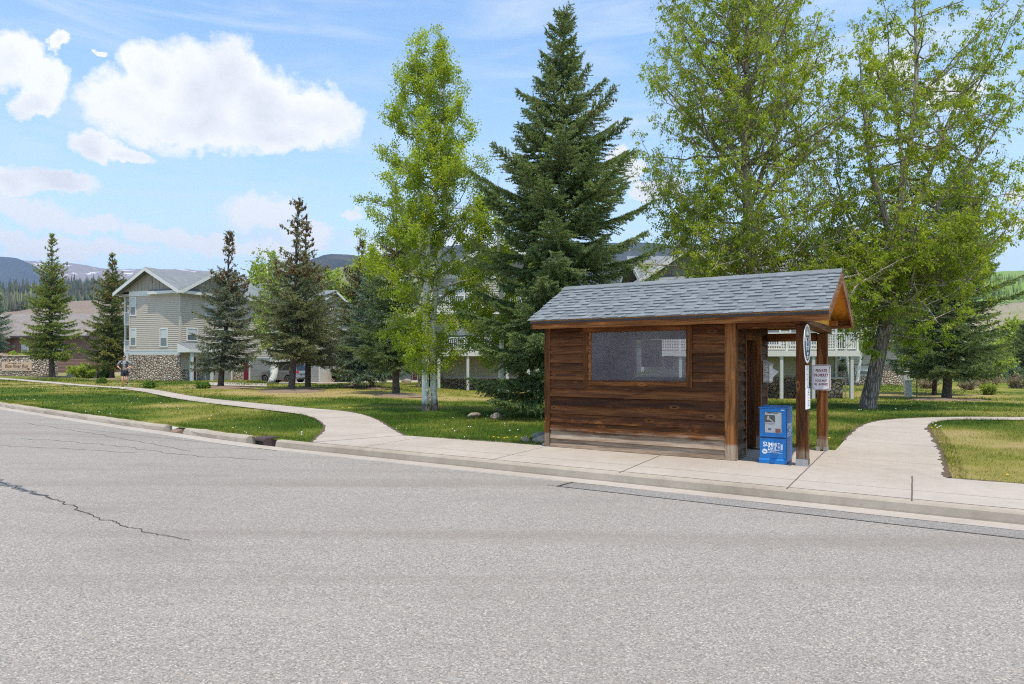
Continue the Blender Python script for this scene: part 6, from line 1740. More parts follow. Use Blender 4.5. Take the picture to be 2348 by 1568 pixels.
def build_trees():
    # --- two tall cottonwoods behind the shelter
    b = G(1732, 934); Y = b.y
    def s(*p): return [(P(x, y, Y + d), r_) for x, y, d, r_ in p]
    deciduous('cottonwood_tree', b, [
        s((1733, 940, 0, .34), (1731, 880, 0, .28), (1728, 700, 0, .25), (1723, 575, 0, .22), (1712, 430, 0, .18), (1708, 330, 0, .15), (1712, 180, .1, .11), (1712, 0, .2, .07), (1714, -130, .2, .03)),
        s((1716, 440, 0, .10), (1690, 385, -.3, .085), (1644, 336, -.7, .07), (1585, 269, -1.1, .05), (1520, 195, -1.4, .02)),
        s((1708, 330, 0, .10), (1673, 235, .5, .075), (1620, 160, .9, .05), (1560, 70, 1.2, .02)),
        s((1722, 470, 0, .11), (1761, 360, .4, .09), (1803, 252, .7, .07), (1845, 150, 1.0, .05), (1880, 40, 1.2, .02)),
        s((1725, 500, 0, .09), (1778, 415, -.6, .07), (1841, 365, -1.2, .05), (1915, 300, -1.6, .02)),
        s((1712, 250, .1, .09), (1740, 120, -.4, .06), (1765, -40, -.8, .03)),
        s((1709, 300, .1, .08), (1690, 130, -.4, .06), (1665, -50, -.6, .02)),
        s((1728, 690, 0, .07), (1650, 640, -.9, .05), (1560, 612, -1.5, .035), (1480, 606, -1.9, .015)),
        s((1727, 660, 0, .06), (1690, 620, -1.2, .045), (1660, 605, -2.2, .03), (1630, 620, -3.0, .015)),
        s((1727, 650, 0, .07), (1790, 600, -.8, .05), (1850, 585, -1.5, .035), (1910, 600, -2.0, .015)),
        s((1726, 610, 0, .06), (1670, 560, .8, .045), (1590, 535, 1.4, .03), (1510, 520, 1.8, .015)),
        s((1728, 700, 0, .06), (1760, 660, -1.2, .045), (1790, 640, -2.2, .03), (1830, 650, -2.8, .015))],
        axline([(800, 1725), (-200, 1715)], Y), lookup([(-170, 50), (-60, 190), (60, 245), (200, 285), (350, 275), (450, 250), (560, 285), (640, 300), (690, 230), (730, 90)], Y),
        'tall leafy cottonwood rising straight behind the middle of the shelter roof', 'cottonwood tree', MAT['cotton'], MAT['bark'], MAT['limb'], 44, 122000, 41, (.085, .135), .44, s0=.27, gap=.34, rise=(.30, .95), droop=.75, low=.15, group='cottonwoods')
    b = G(1991, 936); Y = b.y
    deciduous('cottonwood_tree', b, [
        s((1988, 943, 0, .36), (1991, 930, 0, .30), (1998, 890, 0, .265), (2016, 808, 0, .235), (2034, 720, 0, .22), (2047, 630, 0, .20), (2052, 560, 0, .17)),
        s((2052, 566, 0, .15), (2071, 408, .2, .12), (2086, 333, .3, .10), (2101, 175, .4, .07), (2098, 30, .4, .045), (2100, -70, .4, .02)),
        s((2050, 600, 0, .12), (2030, 500, -.5, .10), (2012, 438, -.8, .085), (1996, 390, -1.0, .07), (1982, 260, -1.2, .045), (1970, 120, -1.3, .02)),
        s((2052, 575, 0, .14), (2095, 470, .4, .11), (2132, 394, .7, .09), (2163, 307, .9, .075), (2220, 190, 1.1, .05), (2275, 80, 1.2, .02)),
        s((2050, 600, 0, .11), (2110, 540, -.6, .09), (2170, 440, -1.1, .07), (2240, 360, -1.4, .05), (2310, 260, -1.6, .02)),
        s((2047, 640, 0, .10), (2110, 605, .6, .08), (2190, 575, 1.2, .055), (2280, 555, 1.6, .02)),
        s((2046, 640, 0, .09), (1995, 590, .7, .07), (1950, 510, 1.2, .05), (1915, 400, 1.5, .02)),
        s((2036, 710, 0, .08), (2090, 690, -.9, .06), (2160, 650, -1.6, .04), (2230, 640, -2.0, .02)),
        s((2071, 408, .2, .09), (2060, 280, .9, .06), (2045, 120, 1.2, .03)),
        s((2040, 690, 0, .07), (1985, 640, -1.2, .05), (1925, 640, -2.2, .035), (1875, 690, -2.8, .015)),
        s((2042, 670, 0, .06), (2000, 640, -1.6, .045), (1960, 660, -2.8, .03), (1935, 730, -3.4, .015)),
        s((2036, 715, 0, .06), (2080, 690, -1.4, .045), (2120, 700, -2.2, .03), (2150, 740, -2.8, .015))],
        axline([(800, 2030), (600, 2075), (350, 2105), (0, 2120)], Y), lookup([(-90, 60), (0, 170), (120, 215), (300, 250), (430, 245), (520, 225), (600, 235), (680, 245), (745, 200), (790, 110), (815, 20)], Y),
        'leaning cottonwood with thick furrowed trunk and spreading limbs beside the path', 'cottonwood tree', MAT['cotton'], MAT['bark'], MAT['limb'], 40, 118000, 52, (.085, .135), .44, s0=.46, gap=.34, rise=(.15, .85), droop=.75, low=-.35, group='cottonwoods')
    # --- aspens
    b = G(986, 941); Y = b.y
    deciduous('aspen_tree', b, [
        s((976, 948, 0, .17), (976, 925, 0, .135), (975, 820, 0, .115), (976, 700, 0, .11), (979, 640, 0, .105), (984, 540, 0, .085), (1003, 400, 0, .06), (1010, 200, 0, .03), (1010, 150, 0, .015)),
        s((997, 950, .25, .16), (996, 925, .25, .12), (993, 830, .25, .105), (994, 720, .25, .10), (1005, 620, .1, .095), (1018, 480, .1, .075), (1020, 300, .1, .05), (1014, 95, .1, .015)),
        s((979, 640, 0, .075), (964, 560, -.1, .065), (960, 400, -.1, .05), (958, 250, -.1, .03), (950, 90, -.1, .012))],
        axline([(850, 985), (80, 985)], Y), lookup([(70, 20), (140, 60), (220, 98), (300, 130), (450, 165), (560, 182), (640, 178), (720, 160), (800, 118), (838, 58)], Y),
        'tall white barked aspen clump with two close trunks on the near lawn', 'aspen tree', MAT['aspen'], MAT['aspenbark'], MAT['aspenlimb'], 56, 92000, 63, (.050, .074), .85, s0=.15, gap=.36, clump=.5, spread=.075, rise=(.10, .7), droop=.35, low=-.3, subw=.85, trunk_sides=16, flut=.05)
    b = G(1147, 941); Y = b.y
    deciduous('aspen_tree', b, [s((1144, 948, 0, .14), (1146, 925, 0, .11), (1149, 850, 0, .095), (1150, 700, 0, .08), (1143, 560, 0, .05), (1135, 440, 0, .015))],
        axline([(850, 1120), (440, 1118)], Y + .6), lookup([(430, 25), (520, 80), (640, 105), (740, 105), (820, 85), (850, 20)], Y),
        'white aspen with a long black scar down its trunk left of the shelter', 'aspen tree', MAT['aspen'], MAT['aspenscar'], MAT['aspenlimb'], 30, 38000, 64, (.05, .074), .85, clump=.5, spread=.075, s0=.25, gap=.40, rise=(.1, .7), droop=.35, trunk_sides=14, flut=.05)
    b = G(1232, 926); Y = b.y
    deciduous('aspen_tree', b, [s((1231, 932, 0, .14), (1231, 915, 0, .115), (1233, 850, 0, .10), (1236, 700, 0, .08), (1240, 560, 0, .03))],
        axline([(850, 1236), (440, 1240)], Y), lookup([(540, 15), (620, 55), (740, 70), (810, 40)], Y),
        'white aspen trunk with black knots close to the left shelter corner', 'aspen tree', MAT['aspen'], MAT['aspenbark'], MAT['aspenlimb'], 14, 5000, 65, (.05, .075), .85, s0=.3, gap=.38, rise=(.1, .7), droop=.35, trunk_sides=14, flut=.05)
    b = G(622, 879); Y = b.y
    deciduous('aspen_tree', b, [s((620, 882, 0, .40), (624, 872, 0, .30), (632, 845, 0, .24), (634, 800, 0, .20), (630, 700, 0, .12), (622, 590, 0, .03)), s((627, 862, 0, .2), (622, 838, 0, .17), (625, 760, 0, .12), (612, 610, 0, .03))],
        axline([(850, 625), (580, 618)], Y), lookup([(572, 10), (620, 38), (700, 48), (790, 40), (830, 10)], Y),
        'pale leaning forked aspen in front of the silver car', 'aspen tree', MAT['willow'], MAT['aspenbark'], MAT['aspenlimb'], 20, 9000, 66, (.12, .20), .85, s0=.3, gap=.36, rise=(.1, .8), droop=.2, subw=2.2, trunk_sides=12, flut=.05)
    for i, (x, y, lb) in enumerate(((1966, 884, 'slender aspen trunk in the shade just left of the leaning cottonwood'), (1949, 882, 'thin curved aspen between the deck post and the leaning cottonwood'))):
        b = G(x, y); Y = b.y
        deciduous('aspen_tree', b, [s((x - 2, y + 3, 0, .16), (x, y - 10, 0, .13), (x + (8 if i == 0 else -9), 800, 0, .11), (x + 12 - 30 * i, 650, 0, .07), (x + 16, 560, 0, .02))],
            axline([(850, x + 5), (500, x + 10)], Y), lookup([(540, 12), (600, 50), (700, 65), (780, 60), (820, 20)], Y), lb, 'aspen tree', MAT['aspen'], MAT['aspenbark'], MAT['aspenlimb'], 16, 7000, 67 + i, (.09, .14), .8, s0=.25, gap=.38, rise=(.1, .7), droop=.35, subw=1.4, trunk_sides=10, flut=.04)
    for i, (x, y, lb) in enumerate(((960, 888, 'left of two thin grey saplings behind the aspen clump'), (971, 889, 'right of two thin grey saplings behind the aspen clump'))):
        b = G(x, y); Y = b.y
        deciduous('sapling', b, [s((x, y + 2, 0, .085), (x + 2, 860, 0, .075), (x + 4 + 3 * i, 800, 0, .06), (x + 8, 730, 0, .02))], axline([(850, x), (700, x + 6)], Y), lookup([(720, 8), (770, 25), (815, 12)], Y), lb, 'sapling', MAT['aspen'], MAT['limb'], MAT['limb'], 8, 1500, 70 + i, (.07, .11), .8, s0=.4, gap=.35, trunk_sides=8, flut=.04)
    # --- spruces
    M_ = MAT
    bs = Vector(P(1290, 0, 20.4)); bs.z = float(terrain(bs.x, bs.y))
    spruce(1288, 950, 16, 190, 'big dark green spruce towering behind the left end of the shelter roof', M_['spruce'], 101, clear=.9, dens=1.5, cones=190, base=bs, shape=.26, bulge=2.0, droop=.22, full=True)
    spruce(118, 865, 536, 64, 'yellow green spruce with bare spiky top beside the stone entrance sign', M_['yspruce'], 102, clear=2.3, cones=90, sparse=.28, tr=.27, shape=.8)
    spruce(257, 868, 578, 66, 'spruce with golden top and bluish skirts behind the running person', M_['yspruce2'], 103, clear=1.3, cones=200, sparse=.22, tr=.20)
    spruce(-28, 858, 600, 60, 'bluish spruce cut off by the left picture edge', M_['bspruce'], 104, clear=2.0, cones=0)
    spruce(508, 888, 528, 78, 'blue grey spruce with brown cone laden top by the townhouse porch', M_['ospruce2'], 105, clear=1.3, cones=420, sparse=.34, tr=.16, lean=22)
    spruce(669, 895, 458, 100, 'leaning olive spruce with a bare crooked top in a mulch ring', M_['ospruce'], 106, clear=2.2, cones=480, sparse=.45, tr=.18, lean=18, shape=.7)
    spruce(705, 890, 498, 104, 'dense spruce with brown top just right of the leaning olive spruce', M_['ospruce2'], 107, clear=1.9, cones=460, sparse=.36, tr=.17, lean=-4)
    spruce(813, 884, 546, 88, 'dark spruce with a slim trunk right of the red flowering bush', M_['ospruce'], 108, clear=1.0, cones=240, sparse=.25, tr=.15, lean=16)
    spruce(852, 890, 610, 98, 'dark blue green spruce with layered skirts left of the thick trunked spruce', M_['bspruce'], 109, clear=.9, cones=50, tr=.14)
    spruce(909, 905, 432, 108, 'thick trunked spruce half hidden behind bright aspen leaves', M_['spruce'], 110, clear=1.6, cones=420, sparse=.30, tr=.18)
    spruce(985, 886, 788, 40, 'small low blue spruce behind the white aspen trunks', M_['bspruce'], 111, clear=.5, cones=0, shape=.6)
    spruce(2172, 915, 395, 152, 'broad dark spruce with a thick trunk right of the leaning cottonwood', M_['spruce'], 112, clear=1.7, cones=80, tr=.22, lean=25, shape=.72)
    spruce(2143, 904, 560, 105, 'spruce with a slim dark trunk behind the broad right hand spruce', M_['bspruce'], 113, clear=1.5, cones=0, tr=.13, shape=.7)
    spruce(2322, 872, 838, 30, 'small round blue spruce in the far meadow at the right edge', M_['bspruce'], 114, clear=.2, cones=0, group='far spruces')
    spruce(2345, 868, 745, 46, 'dark spruce at the right picture edge behind the small blue spruce', M_['spruce'], 115, clear=.6, cones=0, group='far spruces')
    spruce(1915, 880, 640, 62, 'dark spruce in shade behind the deck corner and the cottonwood trunk', M_['spruce'], 116, clear=.8, cones=0, group='far spruces')
    # --- far yellow green trees and shrubs
    fy = 'yellow green trees far behind the spruces'
    def far(px, ptop, hw, Y, label, mat, seed, n=5200, lf=(.45, .75), cat='willow tree', name='willow_tree', group=fy):
        bb = Vector(((px - CX) / FP * Y, Y, float(terrain((px - CX) / FP * Y, Y))))
        def s2(*p): return [(P(x, y, Y), r_) for x, y, r_ in p]
        yb = HY + (CAMZ - bb.z) * FP / Y
        deciduous(name, bb, [s2((px, yb + 2, .4), (px + 1, yb - 20, .32), (px + 2, (yb + ptop) / 2, .22), (px, ptop + 12, .05))], axline([(900, px), (400, px)], Y), lookup([(ptop, 8), (ptop + 25, hw * .6), (ptop + 70, hw), (yb - 60, hw), (yb - 20, hw * .4)], Y), label, cat, mat, MAT['limb'], MAT['limb'], 26, int(n * 1.7), seed, lf, .7, s0=.15, gap=.36, rise=(.2, .9), droop=.1, subw=3.2, group=group, trunk_sides=8, flut=.04)
    far(612, 612, 42, 110, 'pale yellow green tree between two brown topped spruces', M_['willow'], 131)
    far(762, 628, 48, 120, 'bright yellow green tree right of the brown topped spruce pair', M_['willow'], 132)
    far(575, 650, 30, 118, 'small yellow green tree behind the bluish townhouse spruce', M_['willow'], 133, 3000)
    far(830, 640, 40, 124, 'yellow green tree behind the slim trunk dark spruce', M_['willow'], 134, 3600)
    far(1190, 640, 60, 64, 'bright yellow green tree glimpsed left of the big dark spruce', M_['willow'], 135, 6000, (.22, .36), group='light trees behind the houses')
    far(2255, 790, 46, 70, 'low yellow bush tree in the right hand meadow', M_['willow'], 136, 3000, (.2, .3), group='light trees behind the houses')
    far(2325, 742, 40, 92, 'yellow green tree at the right edge of the meadow', M_['willow'], 137, 3400, (.3, .5), group='light trees behind the houses')
    far(1900, 700, 90, 66, 'green tree filling the gap behind the deck corner', M_['cotton'], 138, 7000, (.2, .34), 'broadleaf tree', 'broadleaf_tree', 'light trees behind the houses')
    far(2050, 715, 80, 74, 'green tree behind the far stone based house', M_['cotton'], 139, 6000, (.22, .36), 'broadleaf tree', 'broadleaf_tree', 'light trees behind the houses')
    gs = 'shrubs by the houses'
    shrub(60, 852, 150, 62, 'yellow green shrub mound behind the stone entrance sign', M_['willow'], 151, 6500, (.22, .40), .5, .5, group=gs, base=Vector(((60 - CX) / FP * 82, 82, 0)))
    shrub(195, 866, 110, 30, 'yellow green shrub between the two leftmost spruces', M_['willow'], 152, 2600, (.18, .32), .5, .8, group=gs)
    shrub(243, 867, 20, 22, 'leafy green shrub at the foot of the golden topped spruce', M_['bush'], 153, 1200, (.18, .3), .5, .8, group=gs)
    shrub(228, 867, 16, 18, 'small reddish brown shrub beside the golden topped spruce', M_['drybush'], 154, 900, (.15, .25), .3, group=gs)
    shrub(790, 876, 62, 36, 'bright green leafy bush by the driveway', M_['bush'], 155, 3400, (.18, .32), .5, group=gs)
    o = shrub(762, 874, 34, 34, 'bush with red flowers beside the bright green bush', M_['bush'], 156, 1500, (.18, .3), .5, group=gs)
    r = np.random.default_rng(9); n = 60
    pp = np.stack([r.normal(size=n) * .45 + .3, r.normal(size=n) * .4 - .3, r.uniform(.6, 1.6, n)], -1)
    V, F_ = leaves(pp, norm(r.normal(size=(n, 3))), r.uniform(.14, .26, n), .9, r)
    npmesh('flowers', V, F_, M_['redflower'], o, attrs={'tint': ('FACE', r.random(n))})
    for i, (x, y, w, h, mt, lb) in enumerate(((2215, 893, 60, 26, 'drybush', 'dry brown twiggy bush beyond the broad right hand spruce'), (2262, 888, 80, 32, 'drybush', 'reddish brown bush bank in the right meadow'), (2330, 890, 60, 34, 'drybush', 'pinkish dry bush at the right picture edge'), (2268, 905, 38, 30, 'willow', 'single yellow green bush on the meadow edge'), (2120, 890, 70, 26, 'drybush', 'grey tangled brush behind the green marker stake'), (1000, 889, 36, 10, 'bush', 'low green ground plant right of the saplings'), (466, 890, 34, 9, 'bush', 'low dark green plant on the lawn near the runner'), (344, 889, 30, 9, 'bush', 'low dark green plant on the lawn right of the runner'), (233, 879, 26, 10, 'bush', 'tuft of dark green plant on the lawn left of the runner'))):
        shrub(x, y, w, h, lb, M_[mt], 170 + i, 1500, (.10, .2), .35, .8, group='low bushes on the grass')
    for (x, y, r_) in ((669, 897, 1.9), (706, 891, 1.2), (909, 907, 1.7), (852, 891, 1.0), (813, 885, 1.0), (2172, 917, 2.0), (118, 864, 2.6), (257, 869, 2.0), (508, 889, 1.8), (748, 880, .9)): BEDS.append((mulch_bed(x, y, r_), r_))
BEDS = []
def skinmesh(name, nodes, edges, mat, parent, sub=1):
    """nodes: (x,y,z,radius); the Skin modifier grows one continuous surface"""
    me = bpy.data.meshes.new(name); me.from_pydata([n[:3] for n in nodes], edges, []); me.update()
    o = link(name, me); sm = o.modifiers.new('skin', 'SKIN'); sm.use_smooth_shade = True
    sv = me.skin_vertices[0].data
    for i, n in enumerate(nodes):
        r = n[3]; sv[i].radius = r if isinstance(r, tuple) else (r, r); sv[i].use_root = (i == 0)
    ss = o.modifiers.new('sub', 'SUBSURF'); ss.levels = sub; ss.render_levels = sub
    bpy.context.view_layer.update()
    nm = bpy.data.meshes.new_from_object(o.evaluated_get(bpy.context.evaluated_depsgraph_get()))
    bpy.data.objects.remove(o); nm.materials.clear(); nm.materials.append(mat)
    nm.polygons.foreach_set('use_smooth', np.ones(len(nm.polygons), bool))
    return link(name, nm, parent)

def build_person():
    c = G(284, 892)
    t = empty('person', c, R(14), 'person jogging on the left path in grey shirt, black vest, navy shorts and sunglasses', 'person')
    N = [(.05, .0, .97, (.145, .10))]; E_ = []
    def add(p, r, to):
        N.append((*p, r)); E_.append((to, len(N) - 1)); return len(N) - 1
    w = add((.055, -.01, 1.12), (.125, .09), 0); ch = add((.05, -.02, 1.32), (.15, .10), w); nb = add((.045, -.02, 1.47), (.075, .07), ch)
    nk = add((.040, -.03, 1.535), (.050, .052), nb); jaw = add((.036, -.055, 1.60), (.058, .066), nk); hd = add((.035, -.045, 1.685), (.074, .088), jaw); top = add((.035, -.035, 1.765), (.052, .062), hd)
    add((.036, -.142, 1.655), .012, hd); add((-.046, -.035, 1.665), .014, hd); add((.116, -.035, 1.665), .014, hd)
    for sg, sh, el, wr in ((-1, (-.135, -.01, 1.455), (-.335, .06, 1.235), (-.135, -.19, 1.095)), (1, (.235, -.01, 1.455), (.375, .07, 1.235), (.205, -.17, 1.105))):
        a = add(sh, .062, ch); b = add(tuple((x + y) / 2 for x, y in zip(sh, el)), .050, a); e = add(el, .040, b)
        f = add(tuple(x * .6 + y * .4 for x, y in zip(el, wr)), .038, e); g = add(wr, .027, f)
        d = Vector(wr) - Vector(el); d.normalize()
        pm = Vector(wr) + d * .055; p = add(tuple(pm), (.036, .022), g)
        up = Vector((0, 0, 1))
        for k in range(4):
            o = up * (.027 - .018 * k); L = (.036, .042, .039, .030)[k]
            q1 = pm + d * .030 + o; q2 = q1 + d * L * .7 + Vector((-sg * .0, -.012, -.004)); q3 = q2 + Vector((-sg * -.012, .018, -.014)) + d * .008
            i1 = add(tuple(q1), .0105, p); i2 = add(tuple(q2), .0095, i1); add(tuple(q3), .008, i2)
        q1 = pm - d * .015 + Vector((0, -.030, .022)); q2 = q1 + d * .028 + Vector((0, -.012, .010)); i1 = add(tuple(q1), .012, p); add(tuple(q2), .0095, i1)
    for hip, kn, an, to in (((-.03, .0, .90), (-.035, -.13, .535), (-.015, -.02, .12), (.0, -.17, .045)), ((.135, .0, .90), (.150, -.09, .50), (.085, .34, .36), (.085, .40, .22))):
        a = add(hip, .088, 0); b = add(tuple((x + y) / 2 for x, y in zip(hip, kn)), .078, a); k = add(kn, .054, b)
        f = add(tuple(x * .68 + y * .32 for x, y in zip(kn, an)), .056, k); g = add(an, .034, f); add(to, (.038, .028), g)
    skinmesh('body', N, E_, MAT['skin'], t, 2)
    # clothes
    m = MB(); m.etube([(.053, -.008, .985, .158, .118), (.053, -.01, 1.06, .155, .115), (.055, -.012, 1.16, .152, .115), (.05, -.02, 1.32, .178, .128), (.048, -.02, 1.42, .172, .115), (.046, -.02, 1.475, .12, .09), (.044, -.02, 1.515, .068, .066)])
    for q in (((-.08, -.015, 1.44), (-.15, -.005, 1.435), (-.235, .025, 1.345), (-.31, .05, 1.262)), ((.18, -.015, 1.44), (.25, -.005, 1.435), (.315, .03, 1.35), (.36, .058, 1.265))): m.tube(q, (.075, .082, .074, .066), 12)
    m.build('shirt', MAT['shirt'], t, smooth=True)
    m = MB(); m.etube([(.053, .0, 1.03, .150, .112), (.052, .0, .96, .170, .128), (.052, -.005, .88, .178, .135), (.052, -.01, .81, .165, .125)])
    for q in (((-.03, .0, .90), (-.033, -.045, .80), (-.035, -.075, .70)), ((.135, .0, .90), (.142, -.03, .80), (.147, -.055, .70))): m.tube(q, (.108, .104, .098), 14)
    m.build('shorts', MAT['shorts'], t, smooth=True)
    m = MB()
    for sg in (-1, 1):
        x = .05 + sg * .095
        q = [(x - sg * .005, -.145, 1.48), (x + sg * .062, -.11, 1.49), (x + sg * .080, -.145, 1.30), (x + sg * .075, -.135, 1.10), (x - sg * .012, -.150, 1.10), (x - sg * .028, -.165, 1.30)]
        m.prism(q if sg > 0 else q[::-1], (0, .02, 0)); m.beam((x + sg * .02, -.115, 1.475), (x + sg * .015, .10, 1.50), .055, .02)
    m.box(-.08, .18, .095, .125, 1.12, 1.50)
    v = m.build('vest', MAT['vest'], t, bevel=.008)
    m = MB(); m.box(-.075, -.035, -.172, -.166, 1.35, 1.39); m.box(.135, .168, -.172, -.166, 1.36, 1.40); m.build('patch', MAT['white'], v)
    # hair, sunglasses, watch, socks, shoes
    bm = bmesh.new(); bmesh.ops.create_uvsphere(bm, u_segments=18, v_segments=12, radius=1)
    for q in bm.verts:
        q.co = Vector((.036 + q.co.x * .088, -.022 + q.co.y * .104, 1.700 + q.co.z * .094))
    bmesh.ops.delete(bm, geom=[f for f in bm.faces if f.calc_center_median().y < -.075 and f.calc_center_median().z < 1.742 or f.calc_center_median().z < 1.63], context='FACES')
    r = bmesh.ops.create_icosphere(bm, subdivisions=2, radius=.042)
    for q in r['verts']: q.co += Vector((-.005, .10, 1.66))
    me = bpy.data.meshes.new('hair'); bm.to_mesh(me); bm.free(); me.materials.append(MAT['hair']); link('hair', me, t)
    m = MB(); m.prism([(-.035, -.128, 1.695), (.000, -.150, 1.695), (.071, -.150, 1.695), (.106, -.128, 1.695), (.106, -.120, 1.66), (.071, -.142, 1.655), (.036, -.146, 1.67), (.000, -.142, 1.655), (-.035, -.120, 1.66)][::-1], (0, .012, 0))
    m.box(-.042, -.036, -.125, -.03, 1.678, 1.690); m.box(.107, .113, -.125, -.03, 1.678, 1.690); m.build('sunglasses', MAT['carglass'], t)
    m = MB(); m.cyl((-.165, -.155, 1.113), (.20, -.25, -.14), .034, .032, 14); m.build('watch', MAT['black'], t)
    for an, to, dirn in (((-.015, -.02, .13), (.0, -.20, .04), 0), ((.085, .335, .35), (.085, .42, .18), 1)):
        a = Vector(an); b = Vector(to)
        k = Vector((-.035, -.13, .535)) if not dirn else Vector((.150, -.09, .50))
        u = (k - a).normalized()
        m = MB(); m.tube([a - u * .01, a + u * .07], [.043, .045], 12); m.build('sock', MAT['black'], t)
        heel = Vector((an[0], an[1] + .045, .045)) if not dirn else a + Vector((0, .035, .045))
        skinmesh('shoe', [(*heel, (.056, .056)), (*((heel + b) / 2 + Vector((0, 0, .006))), (.062, .056)), (*b, (.058, .046)), (*(a - u * .03), (.056, .056))], [(0, 1), (1, 2), (0, 3)], MAT['shoe'], t)

def build_car(px, py, rz_, paint, label, name='parked_suv', loc=None):
    c = G(px, py) if loc is None else loc
    t = empty(name, c, rz_, label, 'car')
    # x forward, y left
    def arch(cx_, r=.44, cz=.38):
        return [(cx_ + r * math.cos(R(a)), max(.36, cz + r * math.sin(R(a)))) for a in range(0, 181, 15)]
    pr = [(2.36, .36), (2.42, .50), (2.40, .80), (2.30, .98), (1.95, 1.08), (1.05, 1.18), (-2.26, 1.16), (-2.36, 1.08), (-2.40, .72), (-2.44, .62), (-2.42, .40), (-2.30, .36)]
    pr = [(2.36, .36)] + pr[1:]
    low = arch(-1.38)[::-1] + [(-.9, .33), (.95, .33)] + arch(1.45)[::-1]
    pts = pr + low
    m = MB(); m.prism([(x, -.92, z) for x, z in pts], (0, 1.84, 0)); body = m.build('body', paint, t, bevel=.05)
    B = [(-2.28, -.86, 1.15), (1.02, -.86, 1.17), (1.02, .86, 1.17), (-2.28, .86, 1.15)]; T = [(-2.06, -.68, 1.76), (.10, -.68, 1.78), (.10, .68, 1.78), (-2.06, .68, 1.76)]
    m = MB(); m.hexa(B + T); m.build('cabin', paint, t, bevel=.05)
    def on(a, b, c_, d, s, q, off):
        a, b, c_, d = map(Vector, (a, b, c_, d)); n = (b - a).cross(d - a).normalized()
        lo = a.lerp(b, s); hi = d.lerp(c_, s); return lo.lerp(hi, q) + n * off
    def panel(nm, f, s0, s1, q0, q1, mat, off=.012, th=.006, par=None):
        v = [on(*f, s, q, off) for s, q in ((s0, q0), (s1, q0), (s1, q1), (s0, q1))]; n = (v[1] - v[0]).cross(v[3] - v[0]).normalized()
        m = MB(); m.prism([p - n * th for p in v], n * th * 2); return m.build(nm, mat, par or t)
    sideR = (B[0], B[1], T[1], T[0]); sideL = (B[2], B[3], T[3], T[2]); rear = (B[3], B[0], T[0], T[3]); front = (B[1], B[2], T[2], T[1])
    for f, r_ in ((sideR, 0), (sideL, 1)):
        for s0, s1 in ((.03, .235), (.265, .545), (.575, .90)): 
            a, b = (s0, s1) if not r_ else (1 - s1, 1 - s0); panel('side_window', f, a, b, .12, .84, MAT['carglass'])
    panel('rear_window', rear, .10, .90, .10, .80, MAT['carglass']); panel('windscreen', front, .06, .94, .06, .92, MAT['carglass'])
    for y in (-1, 1):
        for x0, x1 in ((-.92, -.02), (.0, .90)):
            m = MB(); m.box(x0, x1, min(y * .921, y * .929), max(y * .921, y * .929), .50, 1.13); d = m.build('door', paint, t, bevel=.004)
            m = MB(); m.box(x0 + .06, x0 + .24, min(y * .93, y * .955), max(y * .93, y * .955), .98, 1.01); m.build('handle', MAT['metal'], d)
        m = MB(); m.box(-.95, .95, min(y * .90, y * .95), max(y * .90, y * .95), .30, .38); m.build('running_board', MAT['silver'] if paint is MAT['silver'] else MAT['black'], t)
        m = MB(); m.beam((-1.9, y * .60, 1.83), (-.15, y * .60, 1.85), .04, .05)
        for x in (-1.8, -1.0, -.2): m.box(x - .04, x + .04, y * .60 - .015, y * .60 + .015, 1.755, 1.83)
        m.build('roof_rail', MAT['black'], t)
        for x in (1.45, -1.38):
            m = MB(); m.cyl((x, y * .80, .38), (0, 1, 0), .38, .24, 28); w = m.build('wheel', MAT['tyre'], t, bevel=.03)
            m = MB(); m.cyl((x, y * .915, .38), (0, 1, 0), .245, .02, 24); m.build('hub', MAT['black'], w)
            m = MB()
            for k in range(6):
                a = R(60 * k); m.beam((x, y * .932, .38), (x + .23 * math.cos(a), y * .932, .38 + .23 * math.sin(a)), .02, .055, up=(0, 1, 0))
            for k in range(24):
                a = R(15 * k); b = R(15 * (k + 1)); m.beam((x + .245 * math.cos(a), y * .930, .38 + .245 * math.sin(a)), (x + .245 * math.cos(b), y * .930, .38 + .245 * math.sin(b)), .02, .03)
            m.build('rim', MAT['rim'], w)
            m = MB()
            for k in range(12):
                a = R(15 * k); b = R(15 * (k + 1)); m.beam((x + .455 * math.cos(a), y * .925, .38 + .455 * math.sin(a)), (x + .455 * math.cos(b), y * .925, .38 + .455 * math.sin(b)), .05, .05)
            m.build('wheel_arch', paint, t)
        m = MB(); m.hexa([(-2.44, y * .60, .93), (-2.20, y * .60, .93), (-2.14, y * .935, .97), (-2.36, y * .935, .95), (-2.43, y * .60, 1.14), (-2.20, y * .60, 1.16), (-2.12, y * .935, 1.14), (-2.32, y * .935, 1.14)])
        m.build('tail_lamp', MAT['lamp'], t)
        m = MB(); m.box(2.28, 2.43, y * .85 - .14, y * .85 + .05, .78, .95); m.build('headlight', MAT['glass'], t)
        m = MB(); m.box(.72, .92, y * .98 - .08, y * .98 + .08, 1.13, 1.27); m.build('mirror', paint, t, bevel=.02)
    m = MB(); m.box(-2.50, -2.42, -.88, .88, .42, .66); m.build('rear_bumper', MAT['silver'] if paint is MAT['silver'] else paint, t, bevel=.03)
    m = MB(); m.box(-2.475, -2.43, -.40, .40, .82, .90); m.box(-2.512, -2.499, -.75, .75, .46, .52); m.build('trim', MAT['black'], t)
    m = MB(); m.box(-2.43, -2.41, -.16, .16, .70, .815); m.build('licence_plate', MAT['paper'], t)
    m = MB(); m.box(-2.26, -2.02, -.62, .62, 1.765, 1.80); m.build('spoiler', MAT['black'], t, bevel=.01)
    m = MB(); m.box(2.40, 2.44, -.55, .55, .62, .86); m.build('grille', MAT['black'], t)
    return t
SUN_AZ, SUN_EL = math.atan2(.42, -.907), R(71)
